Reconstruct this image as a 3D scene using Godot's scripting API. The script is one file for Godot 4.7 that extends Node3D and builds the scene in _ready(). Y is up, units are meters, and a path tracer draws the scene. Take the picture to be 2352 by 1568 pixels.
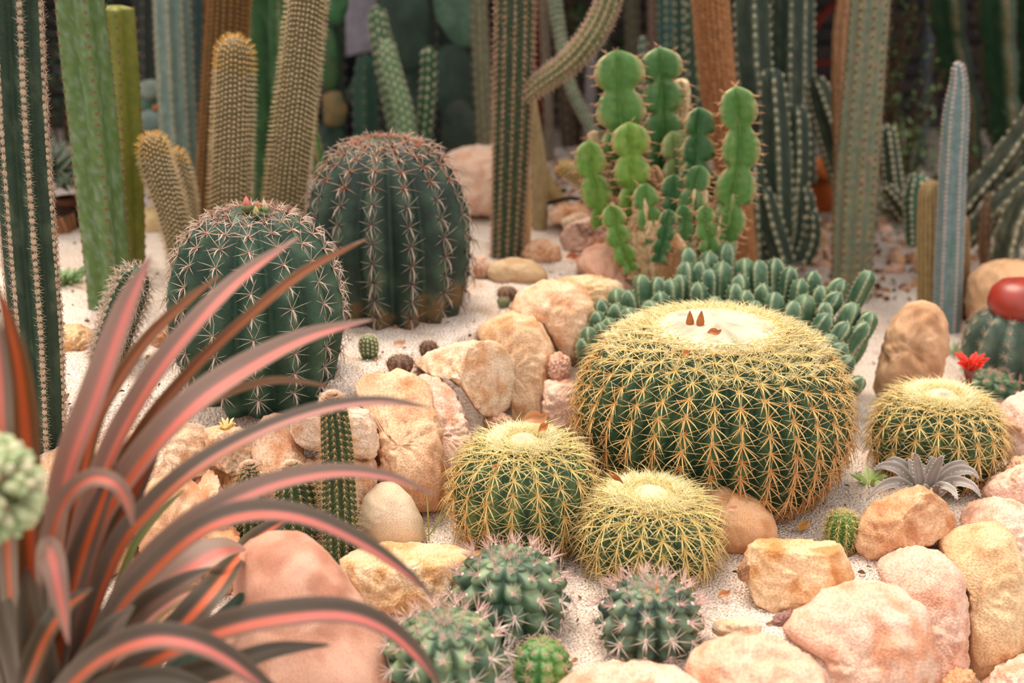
extends Node3D
# A cactus bed under soft daylight: barrel cacti among boulders, columns behind, a striped flax in front. Metres, y up; the lower sand bed lies at y = 0.

const CAM := Vector3(0, 1.22, 0)
var taken := {}
var plant_mat: StandardMaterial3D
var wax_mat: StandardMaterial3D
var spine_mat: StandardMaterial3D
var rock_mat: StandardMaterial3D
var smooth_rock_mat: StandardMaterial3D
var leaf_mat: StandardMaterial3D
var sand_mat: StandardMaterial3D
var dull_mat: StandardMaterial3D
var wool_mat: StandardMaterial3D
var cloth_mat: StandardMaterial3D


func _ready() -> void:
	# camera
	var cam := Camera3D.new()
	cam.name = "camera"
	add_child(cam)
	cam.position = CAM
	cam.rotation_degrees = Vector3(-20, 0, 0)
	cam.near = 0.05
	cam.far = 60.0
	var lens := CameraAttributesPhysical.new()
	lens.frustum_focal_length = 44.785
	lens.frustum_focus_distance = 2.45
	lens.exposure_aperture = 1.9
	cam.attributes = lens
	cam.fov = 30.0
	cam.current = true
	# sky: an even white glare, as under the whitened panes of a glasshouse
	var sky_mat := ProceduralSkyMaterial.new()
	sky_mat.sky_top_color = Color(1.0, 0.965, 0.94)
	sky_mat.sky_horizon_color = Color(1.0, 0.955, 0.92)
	sky_mat.ground_bottom_color = Color(0.30, 0.27, 0.24)
	sky_mat.ground_horizon_color = Color(0.55, 0.5, 0.45)
	sky_mat.sun_angle_max = 1.0
	sky_mat.energy_multiplier = 1.0
	var env := Environment.new()
	env.background_mode = Environment.BG_SKY
	env.sky = Sky.new()
	env.sky.sky_material = sky_mat
	env.tonemap_mode = Environment.TONE_MAPPER_LINEAR
	env.tonemap_exposure = 1.52
	env.sdfgi_enabled = true
	env.ssao_enabled = true
	env.ssil_enabled = true
	var we := WorldEnvironment.new()
	we.name = "daylight"
	we.environment = env
	add_child(we)
	# the sun, scattered by the glass
	var sun := DirectionalLight3D.new()
	sun.name = "sun"
	add_child(sun)
	sun.rotation_degrees = Vector3(-66, -150, 0)
	sun.light_color = Color(1.0, 0.93, 0.84)
	sun.light_energy = 0.85
	sun.light_angular_distance = 28.0
	sun.shadow_enabled = true
	sun.sky_mode = DirectionalLight3D.SKY_MODE_LIGHT_ONLY
	# materials
	var mottle := noise_texture(3, 0.012, 4, Color(0.88, 0.90, 0.87), Color(1, 1, 1), 0.3, 0.7)
	var grain := noise_texture(5, 0.035, 5, Color(0.86, 0.83, 0.80), Color(1, 1, 1), 0.28, 0.62)
	var pits := noise_texture(9, 0.045, 5, Color(0, 0, 0), Color(1, 1, 1), 0.2, 0.65)
	var sandy := noise_texture(12, 0.11, 4, Color(0.62, 0.57, 0.53), Color(1, 0.985, 0.97), 0.22, 0.5)
	var speck := noise_texture(15, 0.09, 3, Color(0, 0, 0), Color(1, 1, 1), 0.25, 0.7)
	plant_mat = paint(0.55, mottle, 5.0, speck, 0.05, Color.BLACK, 0.45)
	wax_mat = paint(0.5, mottle, 7.0, null, 0.1, Color.BLACK, 0.5)
	spine_mat = paint(0.5, null, 1.0, null, 0.1, Color(0.35, 0.33, 0.3), 0.4)
	rock_mat = paint(0.92, grain, 8.0, pits, 0.09, Color.BLACK, 0.25)
	smooth_rock_mat = paint(0.85, grain, 17.0, pits, 0.02, Color.BLACK, 0.3)
	leaf_mat = paint(0.42, null, 4.0, null, 0.1, Color(0.4, 0.35, 0.3), 0.5)
	sand_mat = paint(0.95, sandy, 3.0, speck, 0.35, Color.BLACK, 0.2)
	dull_mat = paint(0.8, mottle, 3.0, null, 0.1, Color.BLACK, 0.3)
	wool_mat = paint(0.95, null, 14.0, speck, 0.15, Color.BLACK, 0.1)
	cloth_mat = paint(0.9, mottle, 3.0, null, 0.1, Color.BLACK, 0.2)
	build_setting()
	build_stones()
	build_barrels()
	build_small_cacti()
	build_flax()
	build_columns()
	build_behind()
	build_litter()


# ------------------------------------------------------------------ ground and wall
func along(pts: Array, x: float) -> float:
	for i in pts.size() - 1:
		if x < pts[i + 1].x:
			return lerpf(pts[i].y, pts[i + 1].y, clampf((x - pts[i].x) / (pts[i + 1].x - pts[i].x), 0.0, 1.0))
	return pts[pts.size() - 1].y


# height of the beds: the upper one lies behind the dry wall, the path in front of the edging and the walk at the back lie lower
func height(x: float, z: float) -> float:
	var line := along([Vector2(-3, -2.1), Vector2(-0.78, -2.30), Vector2(-0.25, -2.47), Vector2(0.0, -2.87), Vector2(0.1, -3.12), Vector2(0.27, -3.36), Vector2(0.45, -3.6), Vector2(0.9, -4.3), Vector2(3.6, -6.5)], x)
	var s := line - z
	var soft := lerpf(0.07, 0.9, smoothstep(0.2, 0.7, x))
	var h := 0.225 * smoothstep(-0.01, soft, s)
	var rim := along([Vector2(-3, 5), Vector2(-0.1, 2.0), Vector2(0.05, -1.45), Vector2(0.25, -1.62), Vector2(0.48, -1.76), Vector2(0.68, -1.98), Vector2(0.84, -2.16), Vector2(1.0, -2.32), Vector2(1.25, -2.6), Vector2(3.6, -4.6)], x)
	h -= 0.5 * smoothstep(0.0, 0.3, z - rim)
	h -= 0.42 * smoothstep(-5.0, -5.3, z)
	return h


func build_setting() -> void:
	var nz := noise(21, 1.0, 4)
	var v := PackedVector3Array()
	var c := PackedColorArray()
	var ix := PackedInt32Array()
	var rows := 230
	var cols := 200
	for i in rows + 1:
		var t := float(i) / rows
		var z := -0.9 - 1.5 * t - 6.6 * t * t
		for j in cols + 1:
			var x := (float(j) / cols * 2.0 - 1.0) * (1.3 + 3.2 * t)
			var y := height(x, z) + nz.get_noise_2d(x * 5.0, z * 5.0) * 0.014 + nz.get_noise_2d(x * 30.0 + 9.0, z * 30.0) * 0.003
			v.append(Vector3(x, y, z))
			var white := hue(253, 244, 237).lerp(hue(244, 228, 216), clampf(nz.get_noise_2d(x * 4.0, z * 4.0 + 40.0) * 1.2 + 0.3, 0.0, 1.0))
			# coarser, tanner sand lies in patches
			var soil := clampf(nz.get_noise_2d(x * 6.0 + 70.0, z * 6.0) * 4.0 - 1.3, 0.0, 0.75)
			white = white.lerp(hue(214, 190, 172), soil)
			c.append(white)
	grid_index(rows + 1, cols + 1, false, ix)
	structure("floor", mk(v, ix, c, sand_mat))
	# the dark wall of horizontal boards at the back of the glasshouse, with a grey post
	var w := Node3D.new()
	w.name = "wall_back"
	add_child(w)
	w.set_meta("kind", "structure")
	w.position = Vector3(0, -0.6, -7.6)
	part("panel", box_mesh(Vector3(9.6, 3.4, 0.06), hue(40, 38, 38), dull_mat), w, Vector3(0, 1.7, -0.06))
	var plank := [box_mesh(Vector3(9.6, 0.085, 0.03), hue(70, 63, 62), dull_mat), box_mesh(Vector3(9.6, 0.085, 0.03), hue(60, 56, 58), dull_mat)]
	for i in 34:
		part("board", plank[i % 2], w, Vector3(0, 0.06 + i * 0.1, 0.0 + 0.004 * (i % 3)))
	# the solid roof over the walk behind the beds
	structure("ceiling", box_mesh(Vector3(11.0, 0.12, 4.0), hue(150, 146, 140), dull_mat)).position = Vector3(0, 1.95, -6.15)
	# coarse grains on the sand of both beds
	var r := RandomNumberGenerator.new()
	r.seed = 4
	var g := SphereMesh.new()
	g.radial_segments = 5
	g.rings = 2
	g.radius = 0.5
	g.height = 0.8
	var gm := paint(0.9, null, 1.0, null, 0.1, Color.BLACK, 0.2)
	g.material = gm
	var where := []
	var tint := []
	var shades := [hue(255, 246, 238), hue(250, 230, 215), hue(226, 200, 182), hue(150, 120, 104), hue(88, 70, 62)]
	while where.size() < 26000:
		var z := -1.55 - 2.5 * r.randf()
		var x := r.randf_range(-0.42, 0.45) * -z
		var y := height(x, z)
		if y < -0.06:
			continue
		y += nz.get_noise_2d(x * 5.0, z * 5.0) * 0.014 + nz.get_noise_2d(x * 30.0 + 9.0, z * 30.0) * 0.003
		var s := r.randf_range(0.0016, 0.0042)
		where.append(Transform3D(Basis.from_euler(Vector3(r.randf() * 6.0, r.randf() * 6.0, 0)).scaled(Vector3(s, s * r.randf_range(0.6, 1.0), s * r.randf_range(0.7, 1.3))), Vector3(x, y + s * 0.15, z)))
		var dark := nz.get_noise_2d(x * 6.0 + 70.0, z * 6.0) * 4.0 - 0.9
		var k := r.randf()
		tint.append(shades[clampi(int(k * 2.6 + (2.5 * r.randf() if dark > r.randf() else 0.0)), 0, 4)].srgb_to_linear())
	gm.vertex_color_is_srgb = false
	var grit := stuff("grit", g, where, self, tint)
	tag(grit, "coarse pale grit strewn over the white sand beds", "grit")


# ------------------------------------------------------------------ boulders, wall stones, edging stones
func build_stones() -> void:
	var cream := [hue(246, 220, 188), hue(236, 196, 158), hue(214, 156, 108)]
	var peach := [hue(240, 202, 168), hue(226, 174, 138), hue(204, 134, 90)]
	var rose := [hue(238, 202, 182), hue(226, 178, 156), hue(206, 142, 110)]
	var ochre := [hue(234, 196, 142), hue(220, 172, 112), hue(190, 128, 72)]
	var rust := [hue(222, 170, 124), hue(206, 142, 96), hue(172, 106, 66)]
	var brown := [hue(178, 132, 94), hue(162, 112, 78), hue(138, 94, 64)]
	var egg := [hue(232, 216, 188), hue(222, 202, 170), hue(200, 172, 136)]
	var buff := [hue(206, 172, 130), hue(196, 160, 118), hue(180, 140, 98)]
	var wall := "stones of the dry wall"
	var edge := "edging stones along the bed"
	# the dry wall, from the near left to the far middle
	stone("masonry_stone", "long cream wall stone behind the flax leaves, top course", [Vector3(-0.6788, 0.1568, -2.26), 0.2918, 0.4233, [Vector2(-0.1114, 0.0475), Vector2(-0.0332, 0.0594), Vector2(0.0498, 0.0626), Vector2(0.1065, 0.043), Vector2(0.1183, -0.006), Vector2(0.0812, -0.0401), Vector2(0.0125, -0.0612), Vector2(-0.0531, -0.0612), Vector2(-0.113, -0.0113)]], 0.09, cream, {"seed": 11, "box": 3.0, "cuts": 3, "crack": 0.004}, wall)
	stone("masonry_stone", "small cream wall stone below the yellow dry tuft", [Vector3(-0.5471, 0.1662, -2.27), 0.2365, 0.424, [Vector2(-0.0511, 0.0476), Vector2(-0.0075, 0.052), Vector2(0.033, 0.0353), Vector2(0.0546, -0.0097), Vector2(0.0393, -0.0424), Vector2(-0.0074, -0.0504), Vector2(-0.0462, -0.0167)]], 0.07, cream, {"seed": 12, "cuts": 2, "box": 3.0}, wall)
	stone("masonry_stone", "ochre broken wall stone under the small cream one", [Vector3(-0.5524, 0.0862, -2.25), 0.2408, 0.4551, [Vector2(-0.0366, 0.0637), Vector2(0.0118, 0.0415), Vector2(0.0389, 0.013), Vector2(0.0395, -0.03), Vector2(0.0034, -0.06), Vector2(-0.0235, -0.0315), Vector2(-0.0407, 0.0129)]], 0.06, ochre, {"seed": 13, "cuts": 4, "box": 3.0}, wall)
	stone("masonry_stone", "rough peach wall stone behind the pair of short hairy cacti", [Vector3(-0.4602, 0.1119, -2.27), 0.2, 0.4462, [Vector2(-0.0484, 0.0964), Vector2(-0.0083, 0.1276), Vector2(0.0321, 0.1201), Vector2(0.0472, 0.067), Vector2(0.0557, 0.0059), Vector2(0.0454, -0.079), Vector2(-0.0086, -0.125), Vector2(-0.048, -0.0873), Vector2(-0.0466, -0.0023)]], 0.08, peach, {"seed": 14, "box": 3.4, "cuts": 2, "crack": 0.005}, wall)
	stone("masonry_stone", "pale flat-topped wall stone behind the tall hairy column, above a gap", [Vector3(-0.352, 0.1855, -2.31), 0.1512, 0.4168, [Vector2(-0.0834, 0.0352), Vector2(-0.0382, 0.0541), Vector2(0.0303, 0.0543), Vector2(0.0725, 0.0389), Vector2(0.0855, -0.0096), Vector2(0.0775, -0.061), Vector2(0.0253, -0.0404), Vector2(-0.0593, -0.0264), Vector2(-0.0817, 0.0008)]], 0.09, [hue(250, 230, 208), hue(240, 208, 182), hue(214, 156, 116)], {"seed": 15, "box": 3.4, "cuts": 1}, wall)
	stone("masonry_stone", "peach wall stone below the pale flat-topped one", [Vector3(-0.3518, 0.0537, -2.3), 0.1518, 0.4647, [Vector2(-0.0687, 0.0809), Vector2(-0.0079, 0.0813), Vector2(0.0807, 0.0712), Vector2(0.083, 0.0184), Vector2(0.0639, -0.0415), Vector2(0.0183, -0.0816), Vector2(-0.0673, -0.0667), Vector2(-0.0811, 0.0034)]], 0.08, peach, {"seed": 16, "box": 3.2, "crack": 0.006}, wall)
	stone("masonry_stone", "big orange wall stone with a cracked face beside the egg-shaped cobble", [Vector3(-0.2323, 0.1255, -2.4), 0.0965, 0.4261, [Vector2(-0.0987, 0.116), Vector2(-0.0558, 0.146), Vector2(0.0116, 0.1482), Vector2(0.0647, 0.1191), Vector2(0.0764, 0.0645), Vector2(0.0918, -0.0082), Vector2(0.0997, -0.0892), Vector2(0.087, -0.1423), Vector2(0.042, -0.1492), Vector2(-0.0203, -0.142), Vector2(-0.0448, -0.0741), Vector2(-0.0491, 0.0154), Vector2(-0.0579, 0.0785)]], 0.10, [hue(240, 196, 154), hue(228, 170, 128), hue(204, 128, 80)], {"seed": 17, "box": 3.0, "cuts": 2, "crack": 0.008, "soften": 1}, wall)
	stone("masonry_stone", "narrow pinkish wall stone wedged right of the big orange one", [Vector3(-0.1456, 0.1193, -2.46), 0.0591, 0.4201, [Vector2(-0.0735, 0.1156), Vector2(-0.0274, 0.1257), Vector2(0.0136, 0.1045), Vector2(0.0403, 0.0578), Vector2(0.0573, -0.0069), Vector2(0.0744, -0.0623), Vector2(0.0547, -0.1257), Vector2(0.0091, -0.1154), Vector2(-0.0075, -0.0328), Vector2(-0.0242, 0.0501)]], 0.08, rose, {"seed": 18, "box": 3.0, "crack": 0.006, "cuts": 1}, wall)
	stone("masonry_stone", "wide cream wall stone with an overhanging lip above a dark gap", [Vector3(-0.1096, 0.1961, -2.57), 0.0426, 0.3788, [Vector2(-0.1204, 0.0227), Vector2(-0.0746, 0.0597), Vector2(0.0107, 0.0849), Vector2(0.0864, 0.081), Vector2(0.1217, 0.0378), Vector2(0.118, -0.0189), Vector2(0.0982, -0.0706), Vector2(0.0507, -0.0858), Vector2(0.0228, -0.0551), Vector2(-0.0002, -0.017), Vector2(-0.0376, 0.01)]], 0.09, cream, {"seed": 19, "box": 3.2, "cuts": 2, "soften": 1, "crack": 0.004}, wall)
	stone("masonry_stone", "tall striated peach wall stone beside the large golden barrel", [Vector3(0.001, 0.1245, -2.78), -0.0004, 0.3754, [Vector2(-0.0971, 0.0929), Vector2(-0.0583, 0.1287), Vector2(0.003, 0.1523), Vector2(0.0644, 0.1257), Vector2(0.097, 0.0623), Vector2(0.0949, 0.001), Vector2(0.0867, -0.0704), Vector2(0.0867, -0.1518), Vector2(-0.002, -0.1519), Vector2(-0.0051, -0.0704), Vector2(0.0133, 0.001), Vector2(-0.0276, 0.0725)]], 0.08, [hue(240, 208, 166), hue(226, 182, 138), hue(198, 140, 92)], {"seed": 20, "box": 3.2, "crack": 0.006, "soften": 1}, wall)
	stone("masonry_stone", "rounded cream wall stone touching the left end of the green clump", [Vector3(0.0954, 0.1976, -2.93), -0.0326, 0.3356, [Vector2(-0.1128, 0.0253), Vector2(-0.0709, 0.0841), Vector2(-0.0076, 0.1112), Vector2(0.0667, 0.0961), Vector2(0.1117, 0.0436), Vector2(0.1083, -0.0253), Vector2(0.0847, -0.0892), Vector2(0.0479, -0.1108), Vector2(0.0102, -0.0582), Vector2(-0.0276, -0.0003)]], 0.11, [hue(244, 214, 178), hue(232, 186, 146), hue(200, 140, 100)], {"seed": 21, "box": 2.7, "lumps": 0.08}, wall)
	stone("masonry_stone", "small pink wall stone in the gap left of the large golden barrel", [Vector3(0.1114, 0.1586, -2.74), -0.0407, 0.3693, [Vector2(-0.0254, 0.0237), Vector2(-0.0025, 0.0361), Vector2(0.0208, 0.0194), Vector2(0.0253, -0.0177), Vector2(-0.0015, -0.0362), Vector2(-0.0248, -0.0215)]], 0.05, rose, {"seed": 22, "box": 3.0}, wall)
	stone("masonry_stone", "low rose wall stone half hidden by the large golden barrel", [Vector3(0.1167, 0.0721, -2.7), -0.0432, 0.4017, [Vector2(-0.0435, 0.0634), Vector2(0.0165, 0.0714), Vector2(0.0469, 0.0398), Vector2(0.0483, -0.0601), Vector2(-0.0314, -0.0715), Vector2(-0.0475, -0.0018)]], 0.08, rose, {"seed": 23, "box": 3.0}, wall)
	stone("masonry_stone", "pale pebble below the overhanging wall stone", [Vector3(-0.0295, 0.0962, -2.55), 0.0116, 0.4151, [Vector2(-0.0332, 0.0168), Vector2(0.0049, 0.0308), Vector2(0.0333, 0.0117), Vector2(0.0331, -0.031), Vector2(-0.0239, -0.0307)]], 0.05, rose, {"seed": 24}, wall)
	stone("masonry_stone", "flat yellowish wall stone next to the rounded pink boulder", [Vector3(0.191, 0.2072, -3.12), -0.0612, 0.3133, [Vector2(-0.0997, 0.0273), Vector2(-0.0531, 0.0505), Vector2(0.0251, 0.0553), Vector2(0.0925, 0.0364), Vector2(0.0993, -0.0194), Vector2(0.0386, -0.0541), Vector2(-0.0631, -0.0113)]], 0.09, [hue(246, 222, 176), hue(240, 206, 156), hue(214, 166, 110)], {"seed": 25, "box": 2.6}, wall)
	stone("masonry_stone", "rounded pink boulder with wavy bands at the end of the wall", [Vector3(0.2597, 0.1885, -3.3), -0.0785, 0.3021, [Vector2(-0.0887, 0.0558), Vector2(-0.0626, 0.0941), Vector2(-0.0041, 0.1071), Vector2(0.0493, 0.0882), Vector2(0.0801, 0.036), Vector2(0.0883, -0.0462), Vector2(0.0664, -0.1058), Vector2(0.0299, -0.0595), Vector2(-0.0188, -0.0016), Vector2(-0.0785, 0.0265)]], 0.12, [hue(236, 186, 160), hue(222, 164, 138), hue(196, 130, 104)], {"seed": 26, "box": 2.4, "lumps": 0.06, "mat": smooth_rock_mat}, wall)
	# lower left of the wall, behind the flax
	stone("masonry_stone", "large smooth orange boulder behind the flax leaves", [Vector3(-0.6425, 0.0708, -2.14), 0.2917, 0.475, [Vector2(-0.0612, 0.0554), Vector2(-0.026, 0.0919), Vector2(0.0306, 0.0971), Vector2(0.0627, 0.0556), Vector2(0.0672, -0.003), Vector2(0.0533, -0.0752), Vector2(0.0184, -0.1028), Vector2(-0.0503, -0.0765), Vector2(-0.0643, -0.0176)]], 0.10, [hue(238, 190, 148), hue(224, 164, 118), hue(200, 128, 84)], {"seed": 27, "box": 2.5, "lumps": 0.06, "mat": smooth_rock_mat}, wall)
	stone("masonry_stone", "narrow peach wall stone right of the smooth orange boulder", [Vector3(-0.5795, 0.0868, -2.18), 0.2598, 0.4656, [Vector2(-0.0342, 0.0726), Vector2(-0.0005, 0.0856), Vector2(0.0211, 0.0538), Vector2(0.0336, 0.0106), Vector2(0.0357, -0.0563), Vector2(0.0086, -0.086), Vector2(-0.0133, -0.0585), Vector2(-0.0132, 0.0161)]], 0.07, peach, {"seed": 28, "box": 3.0, "cuts": 2}, wall)
	stone("masonry_stone", "dark ochre wall stone low behind the flax, left of the short hairy cactus", [Vector3(-0.541, 0.0374, -2.08), 0.2545, 0.503, [Vector2(-0.0362, 0.0365), Vector2(0.0024, 0.0721), Vector2(0.037, 0.0599), Vector2(0.0424, -0.0134), Vector2(0.0132, -0.0735), Vector2(-0.0326, -0.0596), Vector2(-0.0441, -0.0104)]], 0.08, rust, {"seed": 29, "box": 3.0, "cuts": 1}, wall)
	stone("masonry_stone", "peach wall stone seen low between the flax blades", [Vector3(-0.6277, -0.0185, -2.02), 0.3013, 0.5297, [Vector2(-0.0601, 0.0486), Vector2(0.0035, 0.0707), Vector2(0.0717, 0.0525), Vector2(0.0717, -0.0192), Vector2(0.0344, -0.0762), Vector2(-0.041, -0.0637), Vector2(-0.0729, -0.0041)]], 0.09, peach, {"seed": 30, "box": 2.8}, wall)
	stone("masonry_stone", "pale wall stone at the far left behind the flax fan", [Vector3(-0.8463, 0.1054, -2.24), 0.3612, 0.4356, [Vector2(-0.0888, 0.0607), Vector2(-0.0141, 0.0835), Vector2(0.0661, 0.0715), Vector2(0.1003, 0.0143), Vector2(0.0918, -0.0535), Vector2(0.0221, -0.0848), Vector2(-0.0773, -0.0426)]], 0.1, cream, {"seed": 31, "box": 2.8}, wall)
	stone("masonry_stone", "rust wall stone deep among the flax bases", [Vector3(-0.7899, 0.0314, -2.14), 0.3536, 0.4804, [Vector2(-0.0711, 0.0615), Vector2(0.0088, 0.0733), Vector2(0.0755, 0.029), Vector2(0.0742, -0.046), Vector2(0.0067, -0.0755), Vector2(-0.0748, -0.0363)]], 0.09, rust, {"seed": 32, "box": 2.8}, wall)
	# stones on the upper bed
	stone("cobble", "ochre stone on the upper bed behind the flax, left of the tuft", [Vector3(-0.77, 0.1731, -2.42), 0.3081, 0.391, [Vector2(-0.0438, -0.0059), Vector2(-0.0146, 0.0266), Vector2(0.0288, 0.026), Vector2(0.0428, -0.0075), Vector2(0.0146, -0.0267), Vector2(-0.0287, -0.0258)]], 0.05, ochre, {"seed": 33}, "stones on the upper bed")
	stone("cobble", "peach stone left of the front ferocactus, seen between flax leaves", [Vector3(-0.7867, 0.2127, -2.75), 0.2786, 0.3386, [Vector2(-0.046, 0.0244), Vector2(-0.0184, 0.0619), Vector2(0.0356, 0.0672), Vector2(0.0502, 0.0154), Vector2(0.033, -0.0637), Vector2(-0.0354, -0.0668)]], 0.06, peach, {"seed": 34, "box": 2.6}, "stones on the upper bed")
	stone("cobble", "tan stone at the foot of the dark left column", [Vector3(-0.9919, 0.2158, -2.72), 0.3497, 0.3339, [Vector2(-0.05, 0.0134), Vector2(-0.027, 0.0505), Vector2(0.0201, 0.0501), Vector2(0.0535, 0.0112), Vector2(0.0454, -0.0581), Vector2(-0.0478, -0.0464)]], 0.06, ochre, {"seed": 35, "box": 2.6}, "stones on the upper bed")
	stone("boulder", "large pale pink boulder behind the rear ferocactus", [Vector3(-0.0907, 0.3203, -3.95), 0.0229, 0.2239, [Vector2(-0.1295, 0.0768), Vector2(-0.0676, 0.1063), Vector2(0.0283, 0.114), Vector2(0.1104, 0.096), Vector2(0.1305, -0.0061), Vector2(0.1163, -0.1156), Vector2(0.0129, -0.115), Vector2(-0.0972, -0.1006), Vector2(-0.1237, -0.0185)]], 0.16, [hue(244, 214, 190), hue(238, 196, 170), hue(222, 164, 132)], {"seed": 36, "box": 2.8, "mat": smooth_rock_mat}, "stones on the upper bed")
	stone("cobble", "smooth greenish tan oval cobble in front of the spiny column", [Vector3(0.0132, 0.2423, -3.22), -0.0041, 0.2948, [Vector2(-0.0856, -0.0058), Vector2(-0.066, 0.0251), Vector2(-0.0144, 0.0401), Vector2(0.043, 0.031), Vector2(0.0856, -0.0056), Vector2(0.0718, -0.0263), Vector2(0.0144, -0.0401), Vector2(-0.0545, -0.0345)]], 0.06, [hue(206, 178, 134), hue(196, 164, 120), hue(184, 148, 104)], {"seed": 37, "box": 2.1, "lumps": 0.03, "grit": 0.002, "mat": smooth_rock_mat}, "stones on the upper bed")
	stone("cobble", "round brown cobble right of the spiny column's foot", [Vector3(0.0807, 0.2386, -3.42), -0.0236, 0.2794, [Vector2(-0.0576, -0.0004), Vector2(-0.0336, 0.03), Vector2(0.0088, 0.0388), Vector2(0.0514, 0.0148), Vector2(0.0578, -0.0238), Vector2(0.0215, -0.0386), Vector2(-0.0391, -0.039)]], 0.06, [hue(222, 174, 136), hue(208, 152, 112), hue(184, 126, 86)], {"seed": 38, "box": 2.1, "lumps": 0.04, "mat": smooth_rock_mat}, "stones on the upper bed")
	stone("cobble", "pitted greyish pink rock with a dark underside behind the pink boulder", [Vector3(0.2106, 0.2714, -3.5), -0.0601, 0.2642, [Vector2(-0.0782, -0.0117), Vector2(-0.0456, 0.0294), Vector2(0.0156, 0.0512), Vector2(0.0777, 0.0215), Vector2(0.0727, -0.0278), Vector2(0.0053, -0.0473), Vector2(-0.0564, -0.0521)]], 0.08, [hue(222, 188, 172), hue(190, 150, 134), hue(122, 92, 82)], {"seed": 39, "box": 2.4, "cuts": 2, "crack": 0.01, "stain": 0.0}, "stones on the upper bed")
	stone("cobble", "flat orange rock behind the pitted rock", [Vector3(0.1684, 0.2744, -3.72), -0.0452, 0.2487, [Vector2(-0.0652, -0.0007), Vector2(-0.033, 0.0256), Vector2(0.0321, 0.0328), Vector2(0.065, 0.0072), Vector2(0.046, -0.0255), Vector2(-0.0452, -0.033)]], 0.07, peach, {"seed": 40}, "stones on the upper bed")
	stone("cobble", "flat cream rock between the pitted and the orange rock", [Vector3(0.1971, 0.2711, -3.64), -0.0541, 0.2547, [Vector2(-0.0576, 0.003), Vector2(-0.0005, 0.0255), Vector2(0.0572, 0.0135), Vector2(0.0515, -0.021), Vector2(-0.0379, -0.026)]], 0.05, cream, {"seed": 41}, "stones on the upper bed")
	stone("cobble", "pale half-buried stone right of the rear ferocactus's base", [Vector3(-0.0822, 0.2483, -3.25), 0.0253, 0.2904, [Vector2(-0.023, 0.0146), Vector2(0.0061, 0.0317), Vector2(0.0232, 0.0027), Vector2(0.0148, -0.0319), Vector2(-0.0176, -0.0317)]], 0.04, rose, {"seed": 42}, "stones on the upper bed")
	stone("boulder", "pale pink boulder behind the winged spurge", [Vector3(0.3738, 0.2778, -3.72), -0.1002, 0.2469, [Vector2(-0.0881, 0.0076), Vector2(-0.0449, 0.08), Vector2(0.0194, 0.0943), Vector2(0.0728, 0.0503), Vector2(0.089, -0.04), Vector2(0.026, -0.0937), Vector2(-0.0661, -0.07)]], 0.1, rose, {"seed": 43, "mat": smooth_rock_mat}, "stones on the upper bed")
	# the lower bed
	stone("boulder", "big smooth pink boulder in front, under the arching flax leaves", [Vector3(-0.3527, 0.0575, -1.78), 0.1956, 0.5698, [Vector2(-0.088, 0.126), Vector2(-0.0718, 0.1634), Vector2(-0.0286, 0.1786), Vector2(0.021, 0.1762), Vector2(0.0577, 0.1404), Vector2(0.093, 0.087), Vector2(0.1241, 0.0271), Vector2(0.1485, -0.0246), Vector2(0.1591, -0.1091), Vector2(0.1428, -0.1755), Vector2(-0.0371, -0.1675), Vector2(-0.1687, -0.0985), Vector2(-0.1376, -0.0212), Vector2(-0.0967, 0.0362)]], 0.11, [hue(220, 164, 140), hue(200, 138, 114), hue(172, 108, 86)], {"seed": 44, "box": 2.6, "lumps": 0.05, "grit": 0.004, "mat": smooth_rock_mat, "stain": 0.1, "stain_amount": 0.6, "soften": 1}, "boulders on the lower bed")
	stone("boulder", "tan boulder with a split top between pink boulder and mounded cactus", [Vector3(-0.1963, -0.0001, -2.04), 0.0959, 0.537, [Vector2(-0.1255, 0.0505), Vector2(-0.0773, 0.0758), Vector2(-0.0212, 0.0827), Vector2(0.0586, 0.0734), Vector2(0.1266, 0.0639), Vector2(0.1282, 0.0067), Vector2(0.1012, -0.0626), Vector2(0.021, -0.0818), Vector2(-0.065, -0.0541), Vector2(-0.1031, -0.0055)]], 0.10, [hue(240, 210, 166), hue(226, 182, 128), hue(200, 140, 82)], {"seed": 45, "box": 3.0, "crack": 0.005, "flat": [[Vector3(0, 0.9, 0.5), 0.075]]}, "boulders on the lower bed")
	stone("boulder", "cream egg-shaped speckled cobble at the foot of the wall", [Vector3(-0.2341, 0.0508, -2.22), 0.1051, 0.4825, [Vector2(-0.0655, -0.0023), Vector2(-0.054, 0.0393), Vector2(-0.0235, 0.0649), Vector2(0.0062, 0.0661), Vector2(0.0391, 0.0349), Vector2(0.0602, -0.0127), Vector2(0.0638, -0.0507), Vector2(0.0309, -0.0675), Vector2(-0.0363, -0.0607), Vector2(-0.0624, -0.036)]], 0.065, egg, {"seed": 46, "box": 2.3, "lumps": 0.03, "grit": 0.001, "mat": smooth_rock_mat, "stain_amount": 0.3}, "boulders on the lower bed")
	stone("boulder", "smooth orange pitted boulder leaning on the large golden barrel", [Vector3(0.4236, 0.0431, -2.22), -0.1885, 0.4801, [Vector2(-0.0989, 0.0352), Vector2(-0.0585, 0.066), Vector2(0.0008, 0.065), Vector2(0.0525, 0.0439), Vector2(0.0863, 0.0089), Vector2(0.0966, -0.0238), Vector2(0.0792, -0.0522), Vector2(0.0178, -0.0687), Vector2(-0.0414, -0.0616), Vector2(-0.0863, -0.0233)]], 0.08, [hue(222, 168, 116), hue(210, 150, 100), hue(186, 122, 76)], {"seed": 47, "box": 2.3, "lumps": 0.03, "grit": 0.003, "mat": smooth_rock_mat}, "boulders on the lower bed")
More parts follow.
